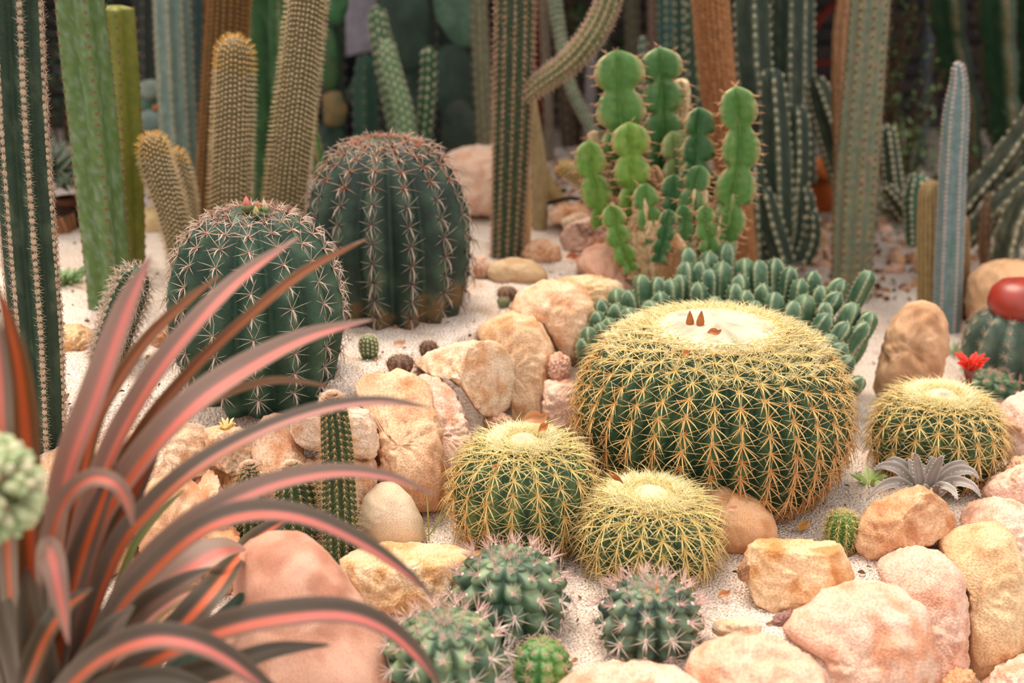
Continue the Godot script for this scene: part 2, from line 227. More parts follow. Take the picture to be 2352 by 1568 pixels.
	stone("boulder", "angular tan rock with a rusty hollow in its face", [Vector3(0.5126, 0.0453, -2), -0.2509, 0.5173, [Vector2(-0.0996, 0.005), Vector2(-0.0951, 0.0408), Vector2(-0.0735, 0.0591), Vector2(-0.0081, 0.0631), Vector2(0.0599, 0.0697), Vector2(0.0806, 0.0467), Vector2(0.0966, 0.0065), Vector2(0.0679, -0.0278), Vector2(0.0175, -0.0573), Vector2(-0.027, -0.0709), Vector2(-0.0701, -0.0612), Vector2(-0.089, -0.0249)]], 0.075, [hue(234, 196, 148), hue(214, 160, 104), hue(186, 116, 58)], {"seed": 48, "box": 3.4, "lumps": 0.03, "grit": 0.006, "stain": 0.05, "soften": 1, "flat": [[Vector3(-0.1, 0.92, 0.45), 0.062], [Vector3(-0.25, -0.15, 0.95), 0.055], [Vector3(0.75, 0.1, 0.6), 0.085], [Vector3(-0.85, 0.0, 0.5), 0.09], [Vector3(0.1, -0.8, 0.6), 0.07]]}, "boulders on the lower bed")
	stone("boulder", "brown flat-topped rock below the grey rosette", [Vector3(0.756, 0.055, -2.18), -0.3338, 0.4676, [Vector2(-0.088, -0.0125), Vector2(-0.0753, 0.0191), Vector2(-0.0226, 0.0567), Vector2(0.0154, 0.0766), Vector2(0.0572, 0.0602), Vector2(0.0927, 0.024), Vector2(0.0881, -0.0057), Vector2(0.0369, -0.043), Vector2(-0.0312, -0.0791), Vector2(-0.0671, -0.085), Vector2(-0.0911, -0.0553)]], 0.08, [hue(226, 176, 130), hue(210, 152, 106), hue(180, 116, 76)], {"seed": 49, "box": 2.8, "cuts": 2, "soften": 1}, "boulders on the lower bed")
	stone("pebble", "small dark purple pebble beside the large pink edging stone", [Vector3(0.4727, 0.0049, -1.92), -0.2414, 0.551, [Vector2(-0.0225, -0.0078), Vector2(-0.0113, 0.0102), Vector2(0.0105, 0.0174), Vector2(0.0229, 0.0018), Vector2(0.0057, -0.0153), Vector2(-0.0163, -0.0182)]], 0.02, [hue(150, 108, 104), hue(134, 96, 94), hue(116, 84, 82)], {"seed": 50, "cols": 28, "rings": 14})
	stone("pebble", "flat beige slab stone in the sand behind the edging", [Vector3(0.3789, 0.0245, -1.86), -0.2009, 0.562, [Vector2(-0.0505, -0.0091), Vector2(-0.03, 0.0113), Vector2(0.0132, 0.0195), Vector2(0.0499, 0.0126), Vector2(0.0472, -0.0021), Vector2(-0.006, -0.0187)]], 0.03, egg, {"seed": 51, "cols": 28, "rings": 14})
	stone("pebble", "small brown stone at the left corner of the angular tan rock", [Vector3(0.4146, 0.0542, -2), -0.2044, 0.5187, [Vector2(-0.0104, 0.0009), Vector2(-0.0039, 0.017), Vector2(0.0096, 0.0106), Vector2(0.01, -0.0163), Vector2(-0.0037, -0.0177)]], 0.015, brown, {"seed": 52, "cols": 24, "rings": 12})
	stone("standing_stone", "brown upright stone standing behind the right golden barrel", [Vector3(0.9765, 0.1277, -2.92), -0.3227, 0.3409, [Vector2(-0.0798, -0.0954), Vector2(-0.0726, -0.0189), Vector2(-0.0603, 0.0579), Vector2(-0.035, 0.1089), Vector2(0.0088, 0.1294), Vector2(0.0504, 0.1207), Vector2(0.0802, 0.0781), Vector2(0.0845, 0.0201), Vector2(0.0773, -0.0339), Vector2(0.0693, -0.0988), Vector2(0.0012, -0.1286), Vector2(-0.0724, -0.1161)]], 0.07, [hue(196, 150, 108), hue(180, 132, 92), hue(150, 106, 74)], {"seed": 53, "box": 2.4, "lumps": 0.05, "mat": smooth_rock_mat}, "boulders on the lower bed")
	stone("boulder", "large tan rounded boulder behind the red-capped cactus", [Vector3(1.4215, 0.0923, -3.45), -0.3908, 0.2935, [Vector2(-0.1227, -0.0311), Vector2(-0.1215, 0.0511), Vector2(-0.0801, 0.0971), Vector2(-0.0179, 0.1139), Vector2(0.0652, 0.0969), Vector2(0.1222, 0.0109), Vector2(0.1014, -0.0906), Vector2(-0.0339, -0.1208), Vector2(-0.1012, -0.1043)]], 0.14, [hue(218, 172, 124), hue(206, 156, 110), hue(182, 130, 88)], {"seed": 54, "box": 2.4, "mat": smooth_rock_mat, "lumps": 0.05}, "boulders on the lower bed")
	# the edging at the front right
	stone("edging_stone", "pale pink edging stone at the bottom centre of the picture", [Vector3(0.1905, -0.0055, -1.68), -0.1129, 0.6272, [Vector2(-0.1277, 0.0174), Vector2(-0.1018, 0.0491), Vector2(-0.0543, 0.0676), Vector2(0.0073, 0.0742), Vector2(0.0691, 0.0667), Vector2(0.1105, 0.0429), Vector2(0.1256, -0.0248), Vector2(0.0331, -0.07), Vector2(-0.0888, -0.0655)]], 0.09, rose, {"seed": 60, "box": 2.6, "lumps": 0.05}, edge)
	stone("edging_stone", "blunt pink edging stone, second from the bottom centre", [Vector3(0.3925, -0.0086, -1.72), -0.2244, 0.6083, [Vector2(-0.1174, 0.0311), Vector2(-0.0993, 0.0645), Vector2(-0.0421, 0.0924), Vector2(0.02, 0.0965), Vector2(0.0696, 0.0751), Vector2(0.1021, 0.0453), Vector2(0.1136, -0.0268), Vector2(0.0475, -0.0887), Vector2(-0.0759, -0.0791)]], 0.10, [hue(236, 190, 164), hue(228, 174, 146), hue(206, 140, 106)], {"seed": 61, "box": 3.2, "cuts": 1, "lumps": 0.05}, edge)
	stone("edging_stone", "largest pink edging stone with rusty patches", [Vector3(0.5811, -0.0328, -1.83), -0.3075, 0.5781, [Vector2(-0.1371, 0.0389), Vector2(-0.1088, 0.0807), Vector2(-0.0621, 0.1217), Vector2(-0.0069, 0.149), Vector2(0.0506, 0.1469), Vector2(0.0959, 0.1175), Vector2(0.1216, 0.0676), Vector2(0.1241, 0.0038), Vector2(0.1083, -0.0835), Vector2(0.0102, -0.144), Vector2(-0.0407, -0.0684), Vector2(-0.0637, 0.0072)]], 0.085, [hue(238, 200, 180), hue(228, 182, 158), hue(202, 128, 92)], {"seed": 62, "box": 2.8, "lumps": 0.04, "stain": 0.3, "soften": 1}, edge)
	stone("edging_stone", "arched pink edging stone behind the largest one", [Vector3(0.7503, -0.0839, -2.02), -0.3556, 0.5442, [Vector2(-0.1, 0.0952), Vector2(-0.0733, 0.1343), Vector2(-0.0212, 0.1564), Vector2(0.0346, 0.1434), Vector2(0.0653, 0.1087), Vector2(0.0817, 0.0323), Vector2(0.0893, -0.0525), Vector2(0.0829, -0.139), Vector2(0.039, -0.1483), Vector2(0.0084, -0.0214), Vector2(-0.0314, 0.0509)]], 0.078, [hue(236, 192, 172), hue(226, 174, 152), hue(200, 134, 106)], {"seed": 63, "box": 2.7, "lumps": 0.04, "soften": 1}, edge)
	stone("edging_stone", "tall yellow edging stone with vertical stains", [Vector3(0.883, -0.0699, -2.1), -0.398, 0.5152, [Vector2(-0.1033, 0.0902), Vector2(-0.0697, 0.1262), Vector2(-0.01, 0.1543), Vector2(0.038, 0.1465), Vector2(0.0686, 0.0902), Vector2(0.0875, 0.0039), Vector2(0.094, -0.0758), Vector2(0.0669, -0.1302), Vector2(0.0158, -0.1499), Vector2(-0.0076, -0.0818), Vector2(-0.0284, 0.0294), Vector2(-0.07, 0.0713)]], 0.085, [hue(232, 196, 144), hue(216, 172, 122), hue(176, 124, 82)], {"seed": 64, "box": 2.8, "lumps": 0.05, "soften": 1}, edge)
	stone("edging_stone", "round pink edging stone behind the tall yellow one", [Vector3(0.9746, -0.0438, -2.24), -0.4104, 0.4774, [Vector2(-0.0903, 0.0528), Vector2(-0.0743, 0.0869), Vector2(-0.0235, 0.1095), Vector2(0.0261, 0.1055), Vector2(0.0651, 0.0563), Vector2(0.091, -0.0762), Vector2(0.0467, -0.1029), Vector2(0.0024, -0.017), Vector2(-0.0772, 0.0199)]], 0.08, rose, {"seed": 65, "box": 2.5, "lumps": 0.04}, edge)
	stone("edging_stone", "pale low edging stone right of the grey rosette", [Vector3(1.057, 0.0357, -2.37), -0.4195, 0.4281, [Vector2(-0.0816, -0.0197), Vector2(-0.062, 0.0114), Vector2(-0.0156, 0.0445), Vector2(0.0489, 0.0633), Vector2(0.0804, 0.0149), Vector2(0.0716, -0.0407), Vector2(-0.0192, -0.0491), Vector2(-0.0717, -0.0408)]], 0.08, [hue(244, 214, 198), hue(236, 196, 176), hue(216, 160, 132)], {"seed": 66, "box": 2.5}, edge)
	stone("edging_stone", "small peach stone between the grey rosette and the right edge", [Vector3(1.0816, 0.0539, -2.42), -0.4203, 0.4145, [Vector2(-0.0494, -0.0159), Vector2(-0.0287, 0.0204), Vector2(0.0291, 0.0351), Vector2(0.0513, -0.0022), Vector2(-0.0042, -0.0308)]], 0.06, peach, {"seed": 67}, edge)
	stone("edging_stone", "pale pink boulder at the right edge beside the right golden barrel", [Vector3(1.182, 0.0547, -2.62), -0.4238, 0.3852, [Vector2(-0.0987, 0.0108), Vector2(-0.0776, 0.0593), Vector2(-0.0269, 0.0923), Vector2(0.0456, 0.0938), Vector2(0.0914, 0.0228), Vector2(0.0787, -0.0772), Vector2(-0.0178, -0.0997), Vector2(-0.0692, -0.0641)]], 0.11, [hue(246, 216, 202), hue(240, 200, 182), hue(224, 158, 122)], {"seed": 68, "box": 2.5, "lumps": 0.05}, edge)
	stone("edging_stone", "small orange stone at the foot of the tall yellow edging stone", [Vector3(0.79, -0.128, -1.9), -0.3941, 0.58, [Vector2(-0.0339, 0.0057), Vector2(-0.016, 0.0364), Vector2(0.0165, 0.0399), Vector2(0.033, -0.0019), Vector2(0.0017, -0.0393), Vector2(-0.0287, -0.0313)]], 0.05, rust, {"seed": 69}, edge)
	stone("edging_stone", "pink foot stone in the bottom right corner", [Vector3(0.9123, -0.1705, -1.95), -0.4376, 0.5735, [Vector2(-0.0698, -0.0217), Vector2(-0.0382, 0.0418), Vector2(0.0017, 0.0753), Vector2(0.0548, 0.0647), Vector2(0.0748, -0.0235), Vector2(-0.0123, -0.0774)]], 0.07, rose, {"seed": 70}, edge)
	stone("edging_stone", "brown foot stone at the right edge under the round pink one", [Vector3(0.9834, -0.1336, -2.04), -0.4492, 0.5387, [Vector2(-0.0393, -0.0179), Vector2(-0.0307, 0.0252), Vector2(0.005, 0.042), Vector2(0.0412, 0.0021), Vector2(0.0169, -0.0363)]], 0.06, brown, {"seed": 71}, edge)
	# pale stones among litter on the right behind, each a small chip
	var r := RandomNumberGenerator.new()
	r.seed = 8
	var chips := []
	for i in 4:
		var o := []
		for k in 7:
			o.append(Vector2.from_angle(TAU * k / 7.0) * r.randf_range(0.7, 1.1) * Vector2(0.03, 0.02))
		chips.append(outline_mesh([Vector3.ZERO, 0, 0, o], 0.02, [rose, cream, peach, rose][i], {"seed": 80 + i, "cols": 14, "rings": 8, "box": 3.0, "cuts": 2}))
	for i in 70:
		var x := r.randf_range(0.75, 1.45)
		var z := r.randf_range(-4.75, -3.95)
		var m := single("stone_chip", chips[i % 4], "pale pink stone chip among leaf litter behind the grey-green column", "stone", Vector3(x, height(x, z) + 0.006, z), "stone chips in the leaf litter")
		m.rotation = Vector3(r.randf_range(-0.4, 0.4), r.randf() * TAU, r.randf_range(-0.4, 0.4))
		m.scale = Vector3.ONE * r.randf_range(0.5, 1.3)


# ------------------------------------------------------------------ barrel cacti
func golden_kinds(s: int, length: float, w: float, pale: float, nr := 9) -> Array:
	var tones := [
		[hue(236, 214, 132), hue(252, 240, 186)],
		[hue(226, 192, 120), hue(250, 232, 178)],
		[hue(212, 162, 96), hue(246, 218, 162)],
		[hue(194, 134, 80), hue(238, 196, 142)],
		[hue(170, 108, 64), hue(220, 166, 116)],
	]
	var out := []
	for k in tones.size():
		var row := []
		var a: Color = tones[k][0].lerp(tones[0][0], pale)
		var b: Color = tones[k][1].lerp(tones[0][1], pale)
		for i in 3:
			row.append(cluster(s + k * 10 + i, {"nr": nr, "lr": length, "el": 0.42, "nc": 4, "lc": length * 1.2, "tilt": 0.95, "fan": 0.6, "droop": 0.16, "bend": -0.10, "w": w, "c0": a, "c1": b, "jitter": 0.3, "pad": w * 3.2, "pad_c": a.lerp(hue(222, 196, 140), 0.4), "lift": 0.001}))
		out.append(row)
	return out


func golden_barrel(label: String, at: Vector3, rad: float, tall: float, ribs: int, spacing: float, kinds: Array, crown: float, s: int, c0: Color, c1: Color, turn: float) -> Node3D:
	var t := thing("golden_barrel_cactus", label, "cactus", at, "golden barrel cacti on the lower bed")
	t.rotation.y = turn
	var prof := [Vector2(rad * 0.62, -0.03), Vector2(rad * 0.82, tall * 0.07), Vector2(rad * 0.95, tall * 0.23), Vector2(rad, tall * 0.43), Vector2(rad * 0.965, tall * 0.62), Vector2(rad * 0.86, tall * 0.78), Vector2(rad * 0.67, tall * 0.905), Vector2(rad * 0.42, tall * 0.97), Vector2(rad * 0.2, tall * 0.995), Vector2(0.0005, tall)]
	var got := barrel_mesh({"prof": prof, "ribs": ribs, "depth": 0.115 if ribs > 24 else 0.15, "k": 1.7, "seg": 8, "rings": 44, "c0": c0, "c1": c1, "c2": c0.darkened(0.15), "seed": s, "spacing": spacing, "bare": rad * crown * 0.75, "crowd": true, "skirt": 0.04})
	part("body", got[0], t)
	# the woolly crown with its fringe of young spines
	var cr := rad * crown
	var wp := [Vector2(cr * 1.08, -tall * 0.045), Vector2(cr * 1.0, -tall * 0.02), Vector2(cr * 0.85, -tall * 0.002), Vector2(cr * 0.6, 0.006), Vector2(cr * 0.3, 0.009), Vector2(0.0, 0.010)]
	part("woolly_crown", lathe_mesh(wp, 40, hue(254, 243, 214), wool_mat, s, 0.004), t, Vector3(0, tall, 0))
	var r := RandomNumberGenerator.new()
	r.seed = s
	var fuzz := []
	for i in int(500 + 4200 * rad):
		var a := r.randf() * TAU
		var q := sqrt(r.randf_range(0.03, 1.0)) * 1.75
		var rr := minf(cr * q, rad * 0.8)
		var y := tall + 0.004 - pow(rr / rad, 2.3) * tall * 0.24
		var lean := clampf(q * 0.35, 0.05, 0.8)
		var b := Basis.from_euler(Vector3(0, a, 0)) * Basis(Vector3.RIGHT, lean + r.randf_range(-0.4, 0.4)) * Basis(Vector3.FORWARD, r.randf_range(-0.5, 0.5))
		var ln := r.randf_range(0.5, 1.1) * lerpf(0.32, 1.0, smoothstep(0.7, 1.15, q))
		fuzz.append(Transform3D(b.scaled(Vector3.ONE * ln), Vector3(sin(a) * rr, y, cos(a) * rr)))
	var v := PackedVector3Array()
	var ix := PackedInt32Array()
	var c := PackedColorArray()
	for k in 3:
		spine(v, ix, c, Vector3(0, -0.004, 0), Vector3(0.3 * (k - 1), 0.95, 0.1 * k).normalized(), Vector3(0, 0, 0.05), 0.026, 0.0008, hue(244, 226, 156), hue(254, 247, 214))
	stuff("crown_spines", mk(v, ix, c, spine_mat), fuzz, t)
	spread(got[1], kinds, t, 290)
	return t


func build_barrels() -> void:
	var deep := hue(38, 70, 50)
	var crest := hue(92, 116, 74)
	var big := golden_kinds(100, 0.046, 0.0015, 0.12)
	golden_barrel("largest golden barrel cactus with a broad cream crown and two dried flowers", Vector3(0.422, 0, -2.475), 0.283, 0.356, 31, 0.034, big, 0.46, 5, deep, crest, 0.05)
	var second := golden_kinds(200, 0.047, 0.0012, 0.35, 10)
	golden_barrel("medium golden barrel cactus left, with dry leaves caught on its crown", Vector3(0.023, 0, -2.23), 0.138, 0.207, 17, 0.028, second, 0.26, 6, hue(56, 88, 62), hue(124, 146, 92), 0.2)
	var third := golden_kinds(300, 0.052, 0.0012, 0.65, 11)
	golden_barrel("medium golden barrel cactus in front with long pale curved spines", Vector3(0.258, -0.01, -2.125), 0.124, 0.157, 18, 0.027, third, 0.34, 7, hue(60, 88, 60), hue(124, 144, 90), 0.1)
	golden_barrel("golden barrel cactus at the right beside the grey rosette", Vector3(0.919, 0, -2.52), 0.136, 0.180, 19, 0.030, golden_kinds(400, 0.044, 0.0013, 0.25), 0.3, 8, hue(52, 78, 54), hue(104, 124, 76), 0.0)
	# two dried flowers stand on the crown of the largest
	for q in [[Vector3(0.3639, 0.3682, -2.46), 0.05, "left one of two brown dried flowers on the largest barrel's crown"], [Vector3(0.3828, 0.3716, -2.45), -0.06, "right one of two brown dried flowers on the largest barrel's crown"]]:
		var f := single("dried_flower", lathe_mesh([Vector2(0.0075, 0), Vector2(0.0085, 0.008), Vector2(0.006, 0.018), Vector2(0.003, 0.026), Vector2(0.0015, 0.03), Vector2(0.0003, 0.031)], 9, hue(186, 112, 66), dull_mat, 3, 0.002), q[2], "flower", q[0] + Vector3(0, -0.008, 0), "dried flowers on the crown")
		f.rotation.z = q[1]
	# the two dark ferocacti on the upper bed
	var hooked := []
	for k in 3:
		var row := []
		for i in 3:
			row.append(cluster(500 + k * 7 + i, {"nr": 8, "lr": 0.038, "el": 0.30, "nc": 1, "lc": 0.032, "tilt": 0.5, "w": 0.0013, "bend": 0.0, "wild": 0.12, "c0": [hue(196, 150, 132), hue(176, 156, 140), hue(160, 140, 126)][k], "c1": hue(238, 220, 206), "hook": 0.030, "hook_c": hue(196, 160, 144), "hook_t": hue(244, 226, 214), "pad": 0.0042, "pad_c": hue(84, 70, 62), "jitter": 0.2, "parts": 2}))
		hooked.append(row)
	var fero := "ferocacti on the upper bed"
	ferocactus("rounded dark green hooked-spine barrel cactus in front, with pink buds on top", Vector3(-0.532, 0.215, -2.52), 0.180, 0.374, 14, 0.046, hooked, 31, hue(38, 66, 52), hue(92, 118, 98), hue(170, 112, 92), 0.02, -1.0, 0.15, fero)
	var black := []
	for k in 3:
		var row := []
		for i in 3:
			row.append(cluster(540 + k * 7 + i, {"nr": 8, "lr": 0.040, "el": 0.28, "nc": 1, "lc": 0.034, "tilt": 0.5, "w": 0.0013, "wild": 0.12, "c0": [hue(176, 112, 88), hue(120, 104, 94), hue(96, 84, 76)][k], "c1": hue(226, 208, 192), "hook": 0.040, "hook_c": hue(120, 92, 80), "hook_t": hue(238, 220, 206), "pad": 0.0058, "pad_c": hue(44, 38, 36), "jitter": 0.2}))
		black.append(row)
	ferocactus("taller dark hooked-spine barrel cactus behind, with a rusty crown and brown corky base", Vector3(-0.299, 0.200, -2.99), 0.199, 0.442, 14, 0.045, black, 32, hue(34, 54, 46), hue(80, 100, 82), hue(196, 96, 58), 0.022, 0.1, 0.35, fero)
	# buds on the front one
	var spots := [[Vector3(-0.5333, 0.6096, -2.5), 0.016, hue(226, 128, 112)], [Vector3(-0.5089, 0.6067, -2.49), 0.011, hue(214, 140, 108)], [Vector3(-0.509, 0.601, -2.47), 0.010, hue(224, 190, 130)], [Vector3(-0.4942, 0.605, -2.49), 0.011, hue(232, 196, 160)]]
	var which := ["largest pointed pink bud on the front ferocactus", "smaller salmon bud beside the largest bud", "yellowish bud low in front of the pink buds", "open cream bud right of the pink buds"]
	for i in 4:
		var q: float = spots[i][1]
		var f := thing("flower_bud", which[i], "bud", spots[i][0] + Vector3(0, -q, 0), "buds on the front ferocactus")
		part("cup", lathe_mesh([Vector2(q * 0.5, -q * 0.4), Vector2(q * 0.75, 0.0), Vector2(q * 0.7, q * 0.5), Vector2(0.001, q * 0.7)], 10, hue(120, 130, 80), wax_mat, i, 0.001), f)
		for k in 7:
			var a := TAU * k / 7.0
			var m := part("petal", lathe_mesh([Vector2(q * 0.15, 0), Vector2(q * 0.34, q * 0.5), Vector2(q * 0.26, q * 1.1), Vector2(q * 0.05, q * 1.7), Vector2(0.0002, q * 1.75)], 6, spots[i][2], wax_mat, k, 0.0), f, Vector3(sin(a), 0, cos(a)) * q * 0.36)
			m.basis = Basis.from_euler(Vector3(0, a, 0)) * Basis(Vector3.RIGHT, -0.22)


func ferocactus(label: String, at: Vector3, rad: float, tall: float, ribs: int, spacing: float, kinds: Array, s: int, c0: Color, c1: Color, tuft: Color, hair: float, cork: float, turn: float, group: String) -> void:
	var t := thing("ferocactus", label, "cactus", at, group)
	t.rotation.y = turn
	var prof := [Vector2(rad * 0.80, -0.03), Vector2(rad * 0.92, tall * 0.12), Vector2(rad, tall * 0.34), Vector2(rad * 0.975, tall * 0.56), Vector2(rad * 0.85, tall * 0.76), Vector2(rad * 0.63, tall * 0.90), Vector2(rad * 0.35, tall * 0.975), Vector2(rad * 0.12, tall * 0.995), Vector2(0.0005, tall * 0.995)]
	var got := barrel_mesh({"prof": prof, "ribs": ribs, "depth": 0.17, "k": 1.25, "seg": 12, "rings": 50, "c0": c0, "c1": c1, "c2": c0.lightened(0.08), "seed": s, "spacing": spacing, "bare": rad * 0.22, "crowd": true, "skirt": 0.03, "cork_h": cork, "cork": hue(112, 84, 54), "wobble": 0.008})
	part("body", got[0], t)
	var r := RandomNumberGenerator.new()
	r.seed = s
	var v := PackedVector3Array()
	var ix := PackedInt32Array()
	var c := PackedColorArray()
	for k in 3:
		spine(v, ix, c, Vector3(0, -0.004, 0), Vector3(0.4 * (k - 1), 0.9, 0.2).normalized(), Vector3(0.1 * (1 - k), -0.2, 0.2), 0.03, 0.0011, tuft.darkened(0.25), tuft.lerp(hue(236, 206, 186), 0.4), 3)
	var where := []
	for i in 90:
		var a := r.randf() * TAU
		var rr := sqrt(r.randf()) * rad * 0.42
		var b := Basis.from_euler(Vector3(0, a, 0)) * Basis(Vector3.RIGHT, r.randf_range(-0.1, 0.8)) * Basis(Vector3.FORWARD, r.randf_range(-0.6, 0.6))
		where.append(Transform3D(b.scaled(Vector3.ONE * r.randf_range(0.5, 1.0)), Vector3(sin(a) * rr, tall * 0.985 - pow(rr / rad, 2) * 0.1 * tall, cos(a) * rr)))
	stuff("crown_spines", mk(v, ix, c, spine_mat), where, t)
	spread(got[1], kinds, t, 200)


# ------------------------------------------------------------------ mounded and small cacti
func mound(called: String, label: String, at: Vector3, rad: float, tall: float, ribs: int, tub: float, kinds: Array, s: int, c0: Color, c1: Color, turn: float, group := "") -> Node3D:
	var t := thing(called, label, "cactus", at, group)
	t.rotation.y = turn
	var prof := [Vector2(rad * 0.70, -0.015), Vector2(rad * 0.90, tall * 0.10), Vector2(rad, tall * 0.34), Vector2(rad * 0.96, tall * 0.58), Vector2(rad * 0.80, tall * 0.80), Vector2(rad * 0.52, tall * 0.95), Vector2(rad * 0.22, tall * 0.99), Vector2(0.0005, tall * 0.985)]
	var got := barrel_mesh({"prof": prof, "ribs": ribs, "depth": 0.30, "seg": 12, "rings": 64, "tubercle": tub, "c0": c0, "c1": c1, "c2": hue(150, 142, 84), "seed": s, "spacing": tub, "skirt": 0.012, "mat": wax_mat})
	part("body", got[0], t)
	spread(got[1], kinds, t, 120)
	return t


func build_small_cacti() -> void:
	var mist := []
	for k in 2:
		var row := []
		for i in 4:
			row.append(cluster(600 + k * 9 + i, {"nr": 8, "lr": 0.036 if k else 0.032, "el": 0.5 if k else 0.95, "nc": 2, "lc": 0.032, "tilt": 0.4, "w": 0.00105, "c0": [hue(232, 202, 194), hue(216, 194, 184)][k], "c1": [hue(206, 160, 150), hue(244, 230, 222)][k], "wild": 0.1, "jitter": 0.35, "pad": 0.0042, "pad_c": hue(232, 204, 196)}))
		mist.append(row)
	var g := "mounded pink-spined cacti in front"
	mound("chin_cactus", "largest mounded pink-spined cactus below the medium golden barrels", Vector3(-0.006, 0, -1.915), 0.108, 0.135, 13, 0.040, mist, 41, hue(58, 86, 68), hue(142, 162, 124), 0.1, g)
	mound("chin_cactus", "mounded pink-spined cactus at the lower edge beside the pink boulder", Vector3(-0.108, 0, -1.75), 0.104, 0.110, 13, 0.038, mist, 42, hue(66, 92, 72), hue(142, 160, 120), 0.5, g)
	mound("chin_cactus", "smaller mounded pink-spined cactus below the front golden barrel", Vector3(0.233, -0.005, -1.86), 0.094, 0.115, 13, 0.035, mist, 43, hue(52, 76, 64), hue(120, 140, 112), 0.3, g)
	var tiny := [[cluster(640, {"nr": 8, "lr": 0.016, "el": 0.35, "nc": 1, "lc": 0.014, "w": 0.0008, "c0": hue(196, 150, 130), "c1": hue(232, 206, 190), "pad": 0.0026}), cluster(641, {"nr": 8, "lr": 0.015, "el": 0.4, "nc": 1, "lc": 0.014, "w": 0.0008, "c0": hue(186, 140, 120), "c1": hue(228, 200, 184), "pad": 0.0026})]]
	mound("ribbed_cactus", "small bright green ribbed cactus between the three mounded cacti", Vector3(0.048, -0.004, -1.755), 0.05, 0.07, 9, 0.021, tiny, 44, hue(66, 118, 58), hue(140, 172, 90), 0.2)
	# the little globe between the angular rock and the brown rock
	var straw := [[cluster(650, {"nr": 8, "lr": 0.017, "el": 0.7, "nc": 2, "lc": 0.018, "w": 0.0008, "c0": hue(206, 186, 110), "c1": hue(244, 232, 180)}), cluster(651, {"nr": 9, "lr": 0.016, "el": 0.6, "nc": 2, "lc": 0.017, "w": 0.0008, "c0": hue(200, 176, 104), "c1": hue(240, 226, 170)})]]
	var lg := thing("globe_cactus", "small green globe cactus with straw spines between two rocks", "cactus", Vector3(0.6361, 0, -2.1828))
	var got := barrel_mesh({"prof": [Vector2(0.016, -0.02), Vector2(0.024, 0.0), Vector2(0.030, 0.03), Vector2(0.030, 0.05), Vector2(0.022, 0.068), Vector2(0.008, 0.075), Vector2(0.0004, 0.075)], "ribs": 12, "depth": 0.22, "k": 1.2, "seg": 6, "rings": 26, "c0": hue(70, 118, 50), "c1": hue(140, 180, 80), "seed": 3, "spacing": 0.012, "skirt": 0.014, "mat": wax_mat})
	part("body", got[0], lg)
	spread(got[1], straw, lg, 110)
	part("dry_collar", lathe_mesh([Vector2(0.03, -0.02), Vector2(0.034, -0.006), Vector2(0.03, 0.006), Vector2(0.022, 0.012)], 18, hue(140, 108, 80), dull_mat, 5, 0.012), lg)
	# small globes on the upper bed
	var pale := [[cluster(660, {"nr": 7, "lr": 0.007, "el": 0.4, "w": 0.0006, "c0": hue(220, 196, 160), "c1": hue(240, 226, 200), "pad": 0.0018, "pad_c": hue(226, 206, 170)})]]
	var gg := thing("globe_cactus", "tiny green globe cactus in white sand right of the front ferocactus", "cactus", Vector3(-0.3151, 0.228, -2.63))
	got = barrel_mesh({"prof": [Vector2(0.012, -0.01), Vector2(0.019, 0.005), Vector2(0.022, 0.025), Vector2(0.018, 0.042), Vector2(0.006, 0.05), Vector2(0.0004, 0.05)], "ribs": 13, "depth": 0.2, "k": 1.3, "seg": 6, "rings": 22, "c0": hue(56, 92, 56), "c1": hue(120, 144, 84), "seed": 5, "spacing": 0.009, "mat": wax_mat})
	part("body", got[0], gg)
	spread(got[1], pale, gg, 100)
	var dry := [[cluster(670, {"nr": 7, "lr": 0.009, "el": 0.5, "w": 0.0006, "c0": hue(150, 116, 92), "c1": hue(210, 180, 150)})]]
	var q := [
		["brown dried-up little cactus against the wide cream wall stone", Vector3(-0.2391, 0.232, -2.548), 0.03, 0.026],
		["small brown cactus above the cream wall stone, farther right", Vector3(-0.1837, 0.232, -2.6358), 0.021, 0.028],
		["brown spiny little cactus below the oval cobble", Vector3(-0.012, 0.232, -3.0401), 0.026, 0.024],
		["flat grey-green little cactus near the oval cobble", Vector3(-0.0204, 0.232, -2.988), 0.017, 0.014],
	]
	for i in 4:
		var t := thing("dwarf_cactus", q[i][0], "cactus", q[i][1], "dwarf cacti in the sand of the upper bed")
		var rr: float = q[i][2]
		var hh: float = q[i][3]
		var green := i == 3
		got = barrel_mesh({"prof": [Vector2(rr * 0.7, -0.01), Vector2(rr, hh * 0.3), Vector2(rr * 0.9, hh * 0.7), Vector2(rr * 0.45, hh), Vector2(0.0004, hh)], "ribs": 10, "depth": 0.25, "k": 1.3, "seg": 6, "rings": 16, "c0": hue(96, 110, 80) if green else hue(86, 62, 52), "c1": hue(140, 150, 110) if green else hue(150, 116, 92), "seed": 12 + i, "spacing": 0.010})
		part("body", got[0], t)
		spread(got[1], dry, t, 40)
	# short hairy columns at the foot of the wall
	var hairy := []
	for k in 2:
		var row := []
		for i in 3:
			row.append(cluster(700 + k * 5 + i, {"nr": 7, "lr": 0.0085, "el": 0.5, "nc": 3, "lc": 0.017, "tilt": 0.25, "w": 0.00026, "wild": 0.2, "c0": [hue(222, 168, 112), hue(206, 176, 130)][k], "c1": [hue(244, 210, 176), hue(240, 216, 186)][k], "jitter": 0.4, "pad": 0.0017, "pad_c": hue(226, 196, 152)}))
		hairy.append(row)
	var hg := "hairy column cacti at the foot of the wall"
	var body := {"ribs": 14, "depth": 0.16, "k": 1.5, "seg": 5, "c0": hue(44, 70, 40), "c1": hue(84, 106, 60), "spacing": 0.0125, "tip": 1.0, "step": 0.008, "seed": 4, "edge": 0.5}
